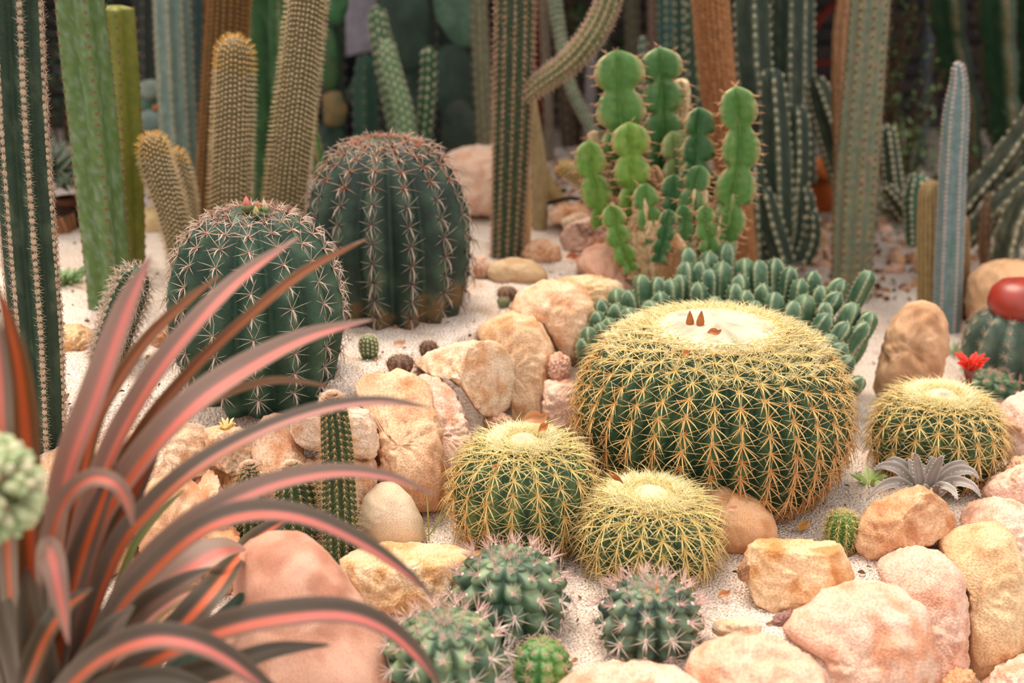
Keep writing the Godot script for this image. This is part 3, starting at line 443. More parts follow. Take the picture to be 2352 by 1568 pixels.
	var tall := column("hairy_column", "tall slender green column cactus with fine golden hair, left of the egg-shaped cobble", "cactus", hg, [Vector3(-0.3237, -0.0098, -2.13), Vector3(-0.3228, 0.0462, -2.13), Vector3(-0.3209, 0.1736, -2.13), Vector3(-0.3216, 0.2618, -2.13), Vector3(-0.3248, 0.3435, -2.13)], [0.0323, 0.0329, 0.0306, 0.0287, 0.022], body, hairy, 240)
	var wool := []
	var r := RandomNumberGenerator.new()
	r.seed = 5
	for i in 150:
		var a := r.randf() * TAU
		var e := r.randf() * 1.4
		wool.append(Transform3D(Basis.from_euler(Vector3(0, a, 0)) * Basis(Vector3.RIGHT, e), Vector3(sin(a) * sin(e), cos(e) - 0.7, cos(a) * sin(e)) * 0.018))
	var v := PackedVector3Array()
	var ix := PackedInt32Array()
	var c := PackedColorArray()
	for k in 4:
		spine(v, ix, c, Vector3.ZERO, Vector3(0.35 * (k - 1.5), 0.9, 0.2 * (k % 2)).normalized(), Vector3(0.1, -0.1, 0.1), 0.011, 0.0005, hue(236, 190, 150), hue(250, 220, 200), 2)
	var tuft := mk(v, ix, c, spine_mat)
	stuff("woolly_tip", tuft, wool, tall).position = Vector3(-0.3251, 0.3375, -2.13) - tall.position
	var short := column("hairy_column", "shortest hairy column cactus, leftmost at the foot of the wall", "cactus", hg, [Vector3(-0.5124, -0.0043, -2.17), Vector3(-0.5069, 0.0617, -2.17), Vector3(-0.4998, 0.1265, -2.17), Vector3(-0.493, 0.1883, -2.17)], [0.0294, 0.03, 0.0272, 0.0164], body, hairy, 200)
	stuff("woolly_tip", tuft, wool, short).position = Vector3(-0.4936, 0.1793, -2.17) - short.position
	var mid := column("hairy_column", "thicker short hairy column cactus, middle one at the foot of the wall", "cactus", hg, [Vector3(-0.4131, 0.0014, -2.16), Vector3(-0.4093, 0.0671, -2.16), Vector3(-0.4088, 0.1316, -2.16), Vector3(-0.4118, 0.1931, -2.16)], [0.0401, 0.0406, 0.0378, 0.0228], body, hairy, 240)
	stuff("woolly_tip", tuft, wool, mid).position = Vector3(-0.4123, 0.1841, -2.16) - mid.position
	column("hairy_column", "thin pale hairy column cactus half hidden right of the thicker short one", "cactus", hg, [Vector3(-0.373, -0.0212, -2.2), Vector3(-0.3696, 0.0457, -2.2), Vector3(-0.3746, 0.1114, -2.2), Vector3(-0.3775, 0.1502, -2.2)], [0.0213, 0.0211, 0.0167, 0.01], {"ribs": 12, "depth": 0.16, "seg": 5, "c0": hue(96, 120, 88), "c1": hue(150, 160, 116), "spacing": 0.011, "tip": 1.0, "step": 0.01, "seed": 6}, hairy, 100)
	# the green clump of many short stems behind the largest barrel
	var cl := thing("spurge_clump", "dense clump of stubby green ribbed stems behind the largest golden barrel", "cactus", Vector3(0.6411, 0, -3.4394))
	var thorn := [[cluster(720, {"nr": 0, "lr": 0.01, "nc": 2, "lc": 0.006, "tilt": 0.2, "fan": 1.0, "w": 0.0006, "c0": hue(190, 160, 120), "c1": hue(226, 206, 170), "pad": 0.0022, "pad_c": hue(196, 190, 150)})]]
	r.seed = 77
	var tips := [
		[Vector3(0.3192, 0.2999, -3.012), Vector3(0.3502, -0.02, -2.982), 0.0236],
		[Vector3(0.3592, 0.297, -3.003), Vector3(0.3855, -0.02, -2.993), 0.0252],
		[Vector3(0.253, 0.2821, -2.9544), Vector3(0.303, -0.02, -2.9844), 0.0265],
		[Vector3(0.2789, 0.28, -2.9472), Vector3(0.3289, -0.02, -2.9772), 0.024],
		[Vector3(0.2116, 0.271, -2.9), Vector3(0.2616, -0.02, -2.93), 0.0227],
		[Vector3(0.2466, 0.2639, -2.8914), Vector3(0.2966, -0.02, -2.9214), 0.0229],
		[Vector3(0.2734, 0.2595, -2.8752), Vector3(0.3234, -0.02, -2.9052), 0.0243],
		[Vector3(0.3313, 0.2685, -2.9076), Vector3(0.3565, -0.02, -2.8976), 0.0261],
		[Vector3(0.3585, 0.2778, -2.94), Vector3(0.382, -0.02, -2.95), 0.024],
		[Vector3(0.3808, 0.2639, -2.8914), Vector3(0.3995, -0.02, -2.8614), 0.0252],
		[Vector3(0.4149, 0.2999, -3.012), Vector3(0.4355, -0.02, -3.002), 0.0236],
		[Vector3(0.447, 0.3374, -3.1236), Vector3(0.4696, -0.02, -3.1336), 0.026],
		[Vector3(0.4361, 0.3175, -3.066), Vector3(0.457, -0.02, -3.036), 0.0273],
		[Vector3(0.455, 0.2897, -2.9796), Vector3(0.4696, -0.02, -2.9696), 0.0242],
		[Vector3(0.4991, 0.3317, -3.1074), Vector3(0.5155, -0.02, -3.1174), 0.0267],
		[Vector3(0.491, 0.3074, -3.0354), Vector3(0.5045, -0.02, -3.0054), 0.0238],
		[Vector3(0.5495, 0.3451, -3.1452), Vector3(0.5629, -0.02, -3.1352), 0.0261],
		[Vector3(0.5843, 0.3224, -3.0804), Vector3(0.5904, -0.02, -3.0904), 0.0274],
		[Vector3(0.5643, 0.2999, -3.012), Vector3(0.5686, -0.02, -2.982), 0.0245],
		[Vector3(0.49, 0.2726, -2.922), Vector3(0.4976, -0.02, -2.912), 0.0254],
		[Vector3(0.5683, 0.28, -2.9472), Vector3(0.5684, -0.02, -2.9572), 0.0232],
		[Vector3(0.6193, 0.32, -3.0732), Vector3(0.6212, -0.02, -3.0432), 0.0257],
		[Vector3(0.662, 0.3224, -3.0804), Vector3(0.6599, -0.02, -3.0704), 0.0274],
		[Vector3(0.6148, 0.2875, -2.9724), Vector3(0.6111, -0.02, -2.9824), 0.0242],
		[Vector3(0.6379, 0.2778, -2.94), Vector3(0.6297, -0.02, -2.91), 0.0256],
		[Vector3(0.6949, 0.3104, -3.0444), Vector3(0.687, -0.02, -3.0344), 0.0238],
		[Vector3(0.7488, 0.3045, -3.0264), Vector3(0.7339, -0.02, -3.0364), 0.0254],
		[Vector3(0.712, 0.2752, -2.931), Vector3(0.6948, -0.02, -2.901), 0.0263],
		[Vector3(0.7562, 0.2859, -2.967), Vector3(0.7364, -0.02, -2.957), 0.0242],
		[Vector3(0.8038, 0.306, -2.956), Vector3(0.6538, -0.02, -3.016), 0.0256],
		[Vector3(0.8747, 0.3193, -2.9776), Vector3(0.7747, -0.02, -3.0376), 0.0234],
		[Vector3(0.787, 0.2828, -2.9176), Vector3(0.637, -0.02, -2.9776), 0.0246],
		[Vector3(0.8192, 0.2666, -2.89), Vector3(0.7192, -0.02, -2.95), 0.026],
		[Vector3(0.7516, 0.2659, -2.8986), Vector3(0.7276, -0.02, -2.8686), 0.0237],
		[Vector3(0.8555, 0.2521, -2.8648), Vector3(0.7555, -0.02, -2.9248), 0.0251],
		[Vector3(0.8381, 0.2358, -2.836), Vector3(0.6881, -0.02, -2.896), 0.0226],
		[Vector3(0.7515, 0.2167, -2.8012), Vector3(0.6515, -0.02, -2.8612), 0.0239],
		[Vector3(0.774, 0.2032, -2.776), Vector3(0.624, -0.02, -2.836), 0.0253],
		[Vector3(0.7999, 0.1486, -2.7), Vector3(0.6999, -0.02, -2.76), 0.0226],
		[Vector3(0.2, 0.2551, -2.859), Vector3(0.25, -0.02, -2.889), 0.0225],
		[Vector3(0.2024, 0.2425, -2.8104), Vector3(0.2524, -0.02, -2.8404), 0.0201],
		[Vector3(0.1606, 0.2146, -2.78), Vector3(0.2106, -0.02, -2.81), 0.0214],
		[Vector3(0.5276, 0.3175, -3.066), Vector3(0.5389, -0.02, -3.036), 0.0273],
		[Vector3(0.5472, 0.2886, -2.976), Vector3(0.5513, -0.02, -2.966), 0.0242],
		[Vector3(0.5836, 0.2675, -2.904), Vector3(0.5794, -0.02, -2.914), 0.0253],
		[Vector3(0.4374, 0.2675, -2.904), Vector3(0.4502, -0.02, -2.874), 0.023],
		[Vector3(0.5262, 0.2675, -2.904), Vector3(0.5287, -0.02, -2.894), 0.0245],
		[Vector3(0.6776, 0.2675, -2.904), Vector3(0.6625, -0.02, -2.914), 0.0261],
		[Vector3(0.3894, 0.2942, -2.994), Vector3(0.4119, -0.02, -2.964), 0.0243],
		[Vector3(0.4731, 0.3175, -3.066), Vector3(0.4901, -0.02, -3.056), 0.0264],
		[Vector3(0.7103, 0.2942, -2.994), Vector3(0.6975, -0.02, -3.004), 0.0235],
		[Vector3(0.794, 0.2358, -2.836), Vector3(0.644, -0.02, -2.896), 0.0241],
		[Vector3(0.7523, 0.2493, -2.86), Vector3(0.6523, -0.02, -2.92), 0.0258],
		[Vector3(0.2241, 0.248, -2.832), Vector3(0.2741, -0.02, -2.862), 0.0209],
		[Vector3(0.2921, 0.2527, -2.85), Vector3(0.3195, -0.02, -2.82), 0.0249],
		[Vector3(0.7848, 0.1844, -2.74), Vector3(0.6348, -0.02, -2.8), 0.022],
		[Vector3(0.1762, 0.239, -2.796), Vector3(0.2262, -0.02, -2.826), 0.0214],
	]
	for i in tips.size():
		var top: Vector3 = tips[i][0]
		var foot: Vector3 = tips[i][1]
		var w: float = tips[i][2]
		var midp := foot.lerp(top, 0.55) + Vector3(r.randf_range(-0.01, 0.01), -0.01, r.randf_range(-0.01, 0.02))
		var tone := r.randf()
		stem_part("stem", cl, [foot, foot.lerp(midp, 0.5), midp, top.lerp(midp, 0.4), top], [w * 0.8, w * 0.9, w, w * 1.02, w * 0.92], {"ribs": [4, 5, 4][i % 3], "depth": 0.24, "k": 1.9, "seg": 6, "rings": 22, "tip": 1.0, "c0": hue(62, 96, 76).lerp(hue(88, 120, 92), tone), "c1": hue(180, 184, 150), "c2": hue(128, 150, 116), "crest": 14.0, "edge": 1.0, "seglen": r.randf_range(0.06, 0.10), "segamp": 0.2, "phase": r.randf() * 2.0, "seed": i, "spacing": 0.013, "mat": wax_mat}, thorn, 0)
	# the grey toothed rosette
	var ro := thing("grey_rosette", "silver grey rosette plant with toothed arching leaves below the right barrel", "succulent", Vector3(0.8407, 0.02, -2.342))
	var ends := [[Vector3(0.8001, 0.1475, -2.3), 0.005], [Vector3(0.8075, 0.1049, -2.36), 0.01], [Vector3(0.7702, 0.0885, -2.38), 0.03], [Vector3(0.7296, 0.0929, -2.33), 0.035], [Vector3(0.6979, 0.0671, -2.25), 0.04], [Vector3(0.86, 0.1117, -2.36), 0.008], [Vector3(0.8552, 0.1418, -2.3), 0.01], [Vector3(0.9339, 0.0882, -2.36), 0.03], [Vector3(0.9354, 0.0881, -2.3), 0.04], [Vector3(0.9245, 0.0719, -2.25), 0.04], [Vector3(0.8544, 0.071, -2.4), 0.02], [Vector3(0.9187, 0.0412, -2.42), 0.02], [Vector3(0.8099, 0.0311, -2.42), 0.02], [Vector3(0.8584, 0.0927, -2.2), 0.03], [Vector3(0.7309, 0.0825, -2.22), 0.02], [Vector3(0.7945, 0.1021, -2.2), 0.02]]
	for i in ends.size():
		var e: Vector3 = ends[i][0] - ro.position
		var high: float = ends[i][1]
		var s := e.normalized() * 0.012
		var m := blade_mesh([s, e * 0.45 + Vector3(0, high, 0), e * 0.8 + Vector3(0, high * 0.75, 0), e], [0.013, 0.012, 0.008, 0.001], {"edge": hue(226, 214, 206), "band": hue(156, 148, 146), "mid": hue(176, 166, 162), "fold": 0.55, "thick": 0.003, "rows": 16, "seed": i, "mat": dull_mat})
		var leaf := part("leaf", m, ro)
		var tv := PackedVector3Array()
		var ti := PackedInt32Array()
		var tc := PackedColorArray()
		for k in 11:
			var t := 0.12 + k * 0.078
			var p: Vector3 = spline([s, e * 0.45 + Vector3(0, high, 0), e * 0.8 + Vector3(0, high * 0.75, 0), e], t)
			var side := e.cross(Vector3.UP).normalized()
			var w: float = spline([0.013, 0.012, 0.008, 0.001], t)
			for g2 in [-1.0, 1.0]:
				spine(tv, ti, tc, p + side * (g2 * w) + Vector3(0, w * 0.3, 0), (side * g2 + e.normalized() * 0.4).normalized(), Vector3.ZERO, 0.005, 0.0011, hue(206, 190, 184), hue(240, 226, 220), 2)
		part("teeth", mk(tv, ti, tc, spine_mat), leaf)
	# little plants
	leafy_tuft("pale green feathery seedling between the largest and the right golden barrel", "seedling", Vector3(0.7644, 0, -2.4623), 26, 0.045, hue(176, 204, 120), hue(206, 224, 150), 9)
	leafy_tuft("yellow dry tuft on the upper bed below the front ferocactus", "dry_tuft", Vector3(-0.5432, 0.235, -2.2197), 24, 0.03, hue(226, 196, 110), hue(236, 206, 150), 10)
	leafy_tuft("low green weeds on the upper bed left of the pale green column", "weed", Vector3(-1.1607, 0.225, -3.1604), 60, 0.07, hue(90, 124, 70), hue(140, 164, 104), 11)
	leafy_tuft("small white-leaved plant left of the red flower", "seedling", Vector3(1.2012, 0, -3.2445), 22, 0.05, hue(120, 136, 92), hue(196, 196, 160), 14)
	leafy_tuft("grass blades beside the egg-shaped cobble", "grass", Vector3(-0.1641, 0, -2.2314), 5, 0.15, hue(150, 160, 84), hue(186, 190, 116), 12, 0.35)
	# plants on the right, behind the right barrel
	var white := [[cluster(740, {"nr": 9, "lr": 0.02, "el": 0.5, "w": 0.0009, "c0": hue(190, 160, 140), "c1": hue(232, 210, 190), "pad": 0.002})]]
	var pinkish := [[cluster(741, {"nr": 8, "lr": 0.024, "el": 0.7, "nc": 2, "lc": 0.02, "w": 0.0009, "c0": hue(210, 150, 136), "c1": hue(240, 206, 190), "pad": 0.003})]]
	mound("chin_cactus", "low pink-spined cactus behind the right golden barrel", Vector3(1.2031, 0, -2.9646), 0.07, 0.06, 10, 0.03, pinkish, 45, hue(52, 84, 60), hue(110, 136, 96), 0.0)
	mound("nipple_cactus", "grey-green small spiny mound right of the red flower", Vector3(1.2616, 0, -3.1304), 0.075, 0.085, 16, 0.018, white, 46, hue(74, 104, 84), hue(140, 160, 130), 0.0)
	# the red flower
	var fl := thing("red_flower", "bright red spiky flower beside the upright brown stone", "flower", Vector3(1.0493, 0.1599, -2.72))
	part("flower_tube", lathe_mesh([Vector2(0.006, -0.06), Vector2(0.008, -0.02), Vector2(0.014, 0.0), Vector2(0.001, 0.004)], 10, hue(120, 60, 44), wax_mat, 3, 0.0), fl)
	for i in 16:
		var a := TAU * i / 16.0 + r.randf_range(-0.15, 0.15)
		var e := Vector3(cos(a) * 0.04, r.randf_range(0.022, 0.048), sin(a) * 0.04) * (1.0 if i % 2 else 0.8)
		part("petal", blade_mesh([Vector3.ZERO, e * 0.5 + Vector3(0, 0.004, 0), e], [0.004, 0.007, 0.001], {"edge": hue(238, 96, 70), "band": hue(226, 62, 44), "mid": hue(214, 46, 36), "rows": 8, "seed": i, "fold": 0.3}), fl)
	# the cactus with a red cap at the right edge
	var me := thing("red_capped_cactus", "grey-green ribbed globe cactus with a glossy red-brown cap at the right edge", "cactus", Vector3(1.294, 0, -3.08))
	got = barrel_mesh({"prof": [Vector2(0.10, -0.03), Vector2(0.125, 0.03), Vector2(0.13, 0.08), Vector2(0.115, 0.14), Vector2(0.08, 0.175), Vector2(0.03, 0.185), Vector2(0.0005, 0.185)], "ribs": 12, "depth": 0.18, "k": 1.3, "seg": 8, "rings": 30, "c0": hue(66, 84, 74), "c1": hue(118, 132, 116), "seed": 9, "spacing": 0.03})
	part("body", got[0], me)
	spread(got[1], white, me, 60)
	var gloss := paint(0.42, null, 1.0, null, 0.1, Color.BLACK, 0.6)
	part("red_cap", lathe_mesh([Vector2(0.06, 0.165), Vector2(0.078, 0.19), Vector2(0.08, 0.21), Vector2(0.074, 0.235), Vector2(0.056, 0.255), Vector2(0.028, 0.264), Vector2(0.0005, 0.266)], 26, hue(150, 46, 32), gloss, 4, 0.003), me)


func leafy_tuft(label: String, called: String, at: Vector3, n: int, size: float, c0: Color, c1: Color, s: int, lean := 0.9) -> void:
	var t := thing(called, label, "plant", at)
	var r := RandomNumberGenerator.new()
	r.seed = s
	for i in n:
		var a := r.randf() * TAU
		var d := Vector3(cos(a) * lean, r.randf_range(0.5, 1.1), sin(a) * lean).normalized() * size * r.randf_range(0.6, 1.1)
		var foot := Vector3(cos(a), 0, sin(a)) * size * 0.25 * r.randf()
		var col := c0.lerp(c1, r.randf())
		part("leaf", blade_mesh([foot, foot + d * 0.6, foot + d + Vector3(0, -size * 0.15 * lean, 0)], [size * (0.03 if lean > 0.5 else 0.008), size * (0.08 if lean > 0.5 else 0.008), size * 0.004], {"edge": col, "band": col, "mid": col.lightened(0.08), "rows": 6, "seed": i}), t)


# ------------------------------------------------------------------ the striped flax in front
func build_flax() -> void:
	var t := thing("striped_flax", "bronze flax plant with pink and orange striped arching leaves at the left front", "plant", Vector3(-0.7073, 0.0444, -1.6))
	var pink := hue(234, 128, 118)
	var orange := hue(206, 94, 50)
	var rosy := hue(214, 150, 138)
	var grey := hue(124, 108, 96)
	var dark := hue(74, 66, 54)
	var brown := hue(112, 72, 40)
	# [path, half widths, stripe, stripe low down, band, stripe offset, twist]
	var list := [
		[[Vector3(-0.7021, 0.0598, -1.6), Vector3(-0.655, 0.2494, -1.56), Vector3(-0.5977, 0.4605, -1.52), Vector3(-0.5391, 0.5975, -1.52), Vector3(-0.4911, 0.709, -1.54), Vector3(-0.4555, 0.7723, -1.55)], [0.0097, 0.0154, 0.0179, 0.0185, 0.0144, 0.0011], pink, orange, rosy.lerp(grey, 0.6), 0.3, 0, 0],
		[[Vector3(-0.7183, 0.0598, -1.6), Vector3(-0.6592, 0.2743, -1.52), Vector3(-0.6118, 0.5331, -1.46), Vector3(-0.598, 0.6531, -1.44), Vector3(-0.6021, 0.7203, -1.44), Vector3(-0.611, 0.7693, -1.44)], [0.0097, 0.018, 0.0181, 0.0148, 0.0078, 0.001], orange, orange, brown, 0, 0.3, 0.1],
		[[Vector3(-0.7399, 0.0444, -1.6), Vector3(-0.647, 0.3886, -1.44), Vector3(-0.6215, 0.5812, -1.42), Vector3(-0.6135, 0.6777, -1.42), Vector3(-0.6101, 0.7756, -1.42)], [0.0098, 0.014, 0.0159, 0.0145, 0.002], pink, orange, grey, 0, 0, 0],
		[[Vector3(-0.6923, 0.0598, -1.6), Vector3(-0.638, 0.2962, -1.6), Vector3(-0.5814, 0.4936, -1.6), Vector3(-0.5402, 0.5711, -1.6), Vector3(-0.492, 0.636, -1.62), Vector3(-0.4398, 0.6821, -1.64), Vector3(-0.3945, 0.7129, -1.66)], [0.0097, 0.0143, 0.0132, 0.0112, 0.0094, 0.0065, 0.0012], brown.lerp(orange, 0.4), orange, brown, 0.2, 0, 0],
		[[Vector3(-0.6858, 0.0598, -1.6), Vector3(-0.6247, 0.3032, -1.6), Vector3(-0.557, 0.4701, -1.58), Vector3(-0.4859, 0.5886, -1.58), Vector3(-0.4199, 0.6678, -1.6), Vector3(-0.3604, 0.7202, -1.64), Vector3(-0.2871, 0.7613, -1.68)], [0.0097, 0.0155, 0.0155, 0.0151, 0.0133, 0.0099, 0.0012], pink, orange, grey.lerp(rosy, 0.3), 0.35, 0, 0],
		[[Vector3(-0.6793, 0.0598, -1.6), Vector3(-0.594, 0.3553, -1.62), Vector3(-0.5183, 0.4912, -1.62), Vector3(-0.4492, 0.5744, -1.64), Vector3(-0.3697, 0.6471, -1.66), Vector3(-0.2885, 0.7057, -1.7), Vector3(-0.1991, 0.743, -1.74)], [0.0097, 0.0137, 0.0109, 0.009, 0.0078, 0.0073, 0.0009], brown.lerp(orange, 0.5), brown, brown, 0.2, 0, 0],
		[[Vector3(-0.6793, 0.0598, -1.6), Vector3(-0.5886, 0.3467, -1.56), Vector3(-0.5159, 0.4699, -1.54), Vector3(-0.4318, 0.5647, -1.54), Vector3(-0.3565, 0.6104, -1.58), Vector3(-0.274, 0.6404, -1.62), Vector3(-0.1884, 0.6484, -1.66)], [0.011, 0.0169, 0.0186, 0.0188, 0.0168, 0.0106, 0.0009], pink, orange, grey.lerp(rosy, 0.25), 0.4, 0, 0],
		[[Vector3(-0.6729, 0.0598, -1.6), Vector3(-0.5657, 0.3902, -1.58), Vector3(-0.489, 0.4962, -1.58), Vector3(-0.4308, 0.5391, -1.6), Vector3(-0.3769, 0.5611, -1.62), Vector3(-0.3172, 0.5666, -1.64), Vector3(-0.2454, 0.5455, -1.66)], [0.0097, 0.0115, 0.0089, 0.0071, 0.006, 0.0051, 0.0009], brown, orange, brown.lerp(grey, 0.4), 0.2, 0, 0],
		[[Vector3(-0.6729, 0.0598, -1.6), Vector3(-0.5463, 0.3491, -1.52), Vector3(-0.4788, 0.4418, -1.5), Vector3(-0.4106, 0.5031, -1.5), Vector3(-0.3266, 0.5455, -1.52), Vector3(-0.2431, 0.5684, -1.54), Vector3(-0.1708, 0.5687, -1.56), Vector3(-0.106, 0.5495, -1.58)], [0.011, 0.0147, 0.0149, 0.013, 0.0102, 0.0091, 0.0063, 0.0009], rosy, orange, grey.darkened(0.1), 0.45, 0, 0],
		[[Vector3(-0.6682, 0.0444, -1.6), Vector3(-0.5412, 0.2867, -1.5), Vector3(-0.4735, 0.3818, -1.48), Vector3(-0.3936, 0.4478, -1.48), Vector3(-0.3161, 0.478, -1.5), Vector3(-0.233, 0.486, -1.52), Vector3(-0.1608, 0.4667, -1.54), Vector3(-0.1015, 0.4273, -1.56)], [0.0111, 0.0148, 0.0155, 0.0153, 0.0131, 0.0103, 0.0064, 0.0009], pink.lerp(rosy, 0.4), grey, grey.lerp(rosy, 0.2), 0.45, 0, 0],
		[[Vector3(-0.6682, 0.0444, -1.6), Vector3(-0.5486, 0.2731, -1.5), Vector3(-0.475, 0.3706, -1.46), Vector3(-0.4018, 0.4421, -1.44), Vector3(-0.3335, 0.4687, -1.44), Vector3(-0.2623, 0.4625, -1.44), Vector3(-0.1934, 0.4209, -1.45), Vector3(-0.1398, 0.3706, -1.46), Vector3(-0.1016, 0.322, -1.47)], [0.0111, 0.0154, 0.0153, 0.0149, 0.0143, 0.0127, 0.0101, 0.0068, 0.0009], pink, orange, grey.darkened(0.12), 0.45, 0, 0],
		[[Vector3(-0.6718, 0.0139, -1.62), Vector3(-0.598, 0.1339, -1.66), Vector3(-0.5437, 0.2051, -1.68), Vector3(-0.4856, 0.2459, -1.7), Vector3(-0.4479, 0.2475, -1.74), Vector3(-0.4253, 0.2108, -1.8)], [0.0112, 0.0165, 0.023, 0.0251, 0.0168, 0.0021], pink, rosy, hue(196, 168, 152), 0.3, 0, 0],
		[[Vector3(-0.6589, 0.0132, -1.6), Vector3(-0.5635, 0.1197, -1.58), Vector3(-0.4924, 0.188, -1.6), Vector3(-0.4455, 0.2246, -1.66), Vector3(-0.4403, 0.1966, -1.8), Vector3(-0.4302, 0.161, -1.94), Vector3(-0.3794, 0.1713, -2)], [0.0111, 0.0191, 0.0216, 0.0208, 0.0174, 0.0172, 0.0023], orange.lerp(pink, 0.4), orange, dark, 0.1, 0.3, 0],
		[[Vector3(-0.6654, 0.0127, -1.58), Vector3(-0.5458, 0.1894, -1.46), Vector3(-0.4626, 0.2712, -1.42), Vector3(-0.3748, 0.3234, -1.4), Vector3(-0.2959, 0.3439, -1.4), Vector3(-0.2215, 0.3365, -1.42), Vector3(-0.1674, 0.3094, -1.43), Vector3(-0.1242, 0.2578, -1.44), Vector3(-0.0914, 0.1895, -1.45)], [0.011, 0.0165, 0.0176, 0.0183, 0.0177, 0.0162, 0.013, 0.0098, 0.0018], pink, orange, grey.darkened(0.2), 0.4, 0, 0],
		[[Vector3(-0.7166, 0.0126, -1.56), Vector3(-0.5928, 0.2183, -1.4), Vector3(-0.5198, 0.3049, -1.36), Vector3(-0.4503, 0.3483, -1.34), Vector3(-0.3943, 0.3529, -1.33), Vector3(-0.3435, 0.3251, -1.33), Vector3(-0.2886, 0.2684, -1.33)], [0.0109, 0.0142, 0.0158, 0.0165, 0.0159, 0.0133, 0.0081], pink, orange, grey.darkened(0.25), 0.35, 0, 0],
		[[Vector3(-0.7049, 0.0591, -1.58), Vector3(-0.6273, 0.2992, -1.48), Vector3(-0.5973, 0.4154, -1.46), Vector3(-0.5626, 0.4852, -1.44), Vector3(-0.5255, 0.5187, -1.43), Vector3(-0.4928, 0.5194, -1.42), Vector3(-0.4778, 0.4924, -1.42), Vector3(-0.475, 0.4559, -1.42)], [0.0096, 0.0146, 0.0146, 0.0126, 0.0114, 0.0102, 0.0081, 0.0011], pink.lerp(orange, 0.2), orange, grey.lerp(rosy, 0.3), 0.15, 0, 0],
		[[Vector3(-0.6511, 0.1615, -1.52), Vector3(-0.6195, 0.3054, -1.47), Vector3(-0.5958, 0.3943, -1.43), Vector3(-0.573, 0.4407, -1.39), Vector3(-0.5558, 0.4372, -1.36), Vector3(-0.5491, 0.3862, -1.35), Vector3(-0.5514, 0.3226, -1.36)], [0.0073, 0.0104, 0.0139, 0.0167, 0.0158, 0.0101, 0.0011], pink, dark, grey.lerp(rosy, 0.35), 0, 0, 0],
		[[Vector3(-0.7309, 0.0132, -1.6), Vector3(-0.6863, 0.2177, -1.5), Vector3(-0.6757, 0.3576, -1.46), Vector3(-0.6809, 0.4637, -1.44)], [0.0131, 0.0192, 0.0171, 0.0028], dark.lightened(0.1), dark, dark, 0, 0, 0],
		[[Vector3(-0.7178, 0.0132, -1.6), Vector3(-0.687, 0.1921, -1.56), Vector3(-0.6781, 0.3444, -1.54), Vector3(-0.6727, 0.4605, -1.52), Vector3(-0.6705, 0.5452, -1.5)], [0.0131, 0.0217, 0.0179, 0.0115, 0.0011], orange.darkened(0.35), dark, dark, 0, 0, 0],
		[[Vector3(-0.6982, 0.0132, -1.6), Vector3(-0.6383, 0.188, -1.6), Vector3(-0.572, 0.3313, -1.6), Vector3(-0.5175, 0.4377, -1.62), Vector3(-0.4867, 0.4956, -1.64)], [0.0131, 0.0222, 0.0191, 0.0141, 0.0018], orange.darkened(0.2), dark, dark.lerp(grey, 0.4), 0.1, 0, 0],
		[[Vector3(-0.7047, 0.0132, -1.6), Vector3(-0.6327, 0.2267, -1.54), Vector3(-0.5762, 0.3671, -1.5), Vector3(-0.5336, 0.4641, -1.5), Vector3(-0.513, 0.5081, -1.5)], [0.0131, 0.0214, 0.0186, 0.0114, 0.0011], orange, orange.darkened(0.2), grey.darkened(0.3), 0.1, 0, 0],
		[[Vector3(-0.6935, -0.0026, -1.6), Vector3(-0.5894, 0.1766, -1.54), Vector3(-0.5192, 0.2618, -1.54), Vector3(-0.4605, 0.295, -1.56), Vector3(-0.428, 0.2941, -1.6)], [0.0131, 0.0203, 0.017, 0.0122, 0.0012], dark.lerp(rosy, 0.35), dark, dark.lerp(grey, 0.3), 0.5, 0, 0],
		[[Vector3(-0.687, -0.0026, -1.6), Vector3(-0.6012, 0.1209, -1.6), Vector3(-0.5487, 0.1772, -1.64), Vector3(-0.4988, 0.2097, -1.66), Vector3(-0.4557, 0.2082, -1.7)], [0.0131, 0.0161, 0.0143, 0.0111, 0.0013], rosy, brown, hue(170, 140, 110), 0.1, 0, 0],
		[[Vector3(-0.7241, 0.0739, -1.5), Vector3(-0.6454, 0.2176, -1.42), Vector3(-0.5982, 0.3105, -1.4), Vector3(-0.5731, 0.3429, -1.42), Vector3(-0.5414, 0.3565, -1.44)], [0.0111, 0.0143, 0.0139, 0.0112, 0.0011], orange, orange, dark, 0.3, 0, 0],
		[[Vector3(-0.6026, 0.059, -1.5), Vector3(-0.512, 0.1759, -1.44), Vector3(-0.4322, 0.2311, -1.42), Vector3(-0.3616, 0.2579, -1.42), Vector3(-0.3078, 0.2645, -1.44), Vector3(-0.2418, 0.258, -1.46)], [0.0123, 0.0175, 0.0171, 0.0142, 0.0103, 0.0012], dark.lightened(0.1), dark, dark, 0, 0, 0],
		[[Vector3(-0.6891, 0.059, -1.5), Vector3(-0.5988, 0.1766, -1.42), Vector3(-0.5103, 0.2458, -1.38), Vector3(-0.439, 0.2659, -1.37), Vector3(-0.3826, 0.2535, -1.36)], [0.0123, 0.0202, 0.0195, 0.0165, 0.011], dark.lightened(0.08), dark, dark, 0, 0, 0],
		[[Vector3(-0.6428, -0.0184, -1.6), Vector3(-0.5563, 0.0453, -1.62), Vector3(-0.4958, 0.0953, -1.66), Vector3(-0.4551, 0.1313, -1.7), Vector3(-0.4199, 0.1688, -1.74)], [0.0132, 0.0197, 0.0213, 0.0189, 0.0048], hue(60, 84, 66), dark, hue(52, 70, 56), 0, 0, 0],
		[[Vector3(-0.7527, -0.0026, -1.6), Vector3(-0.7446, 0.1057, -1.6), Vector3(-0.7121, 0.2121, -1.62), Vector3(-0.6876, 0.3091, -1.64), Vector3(-0.6852, 0.3835, -1.66)], [0.0131, 0.0225, 0.0255, 0.019, 0.0019], dark, dark, dark, 0, 0, 0],
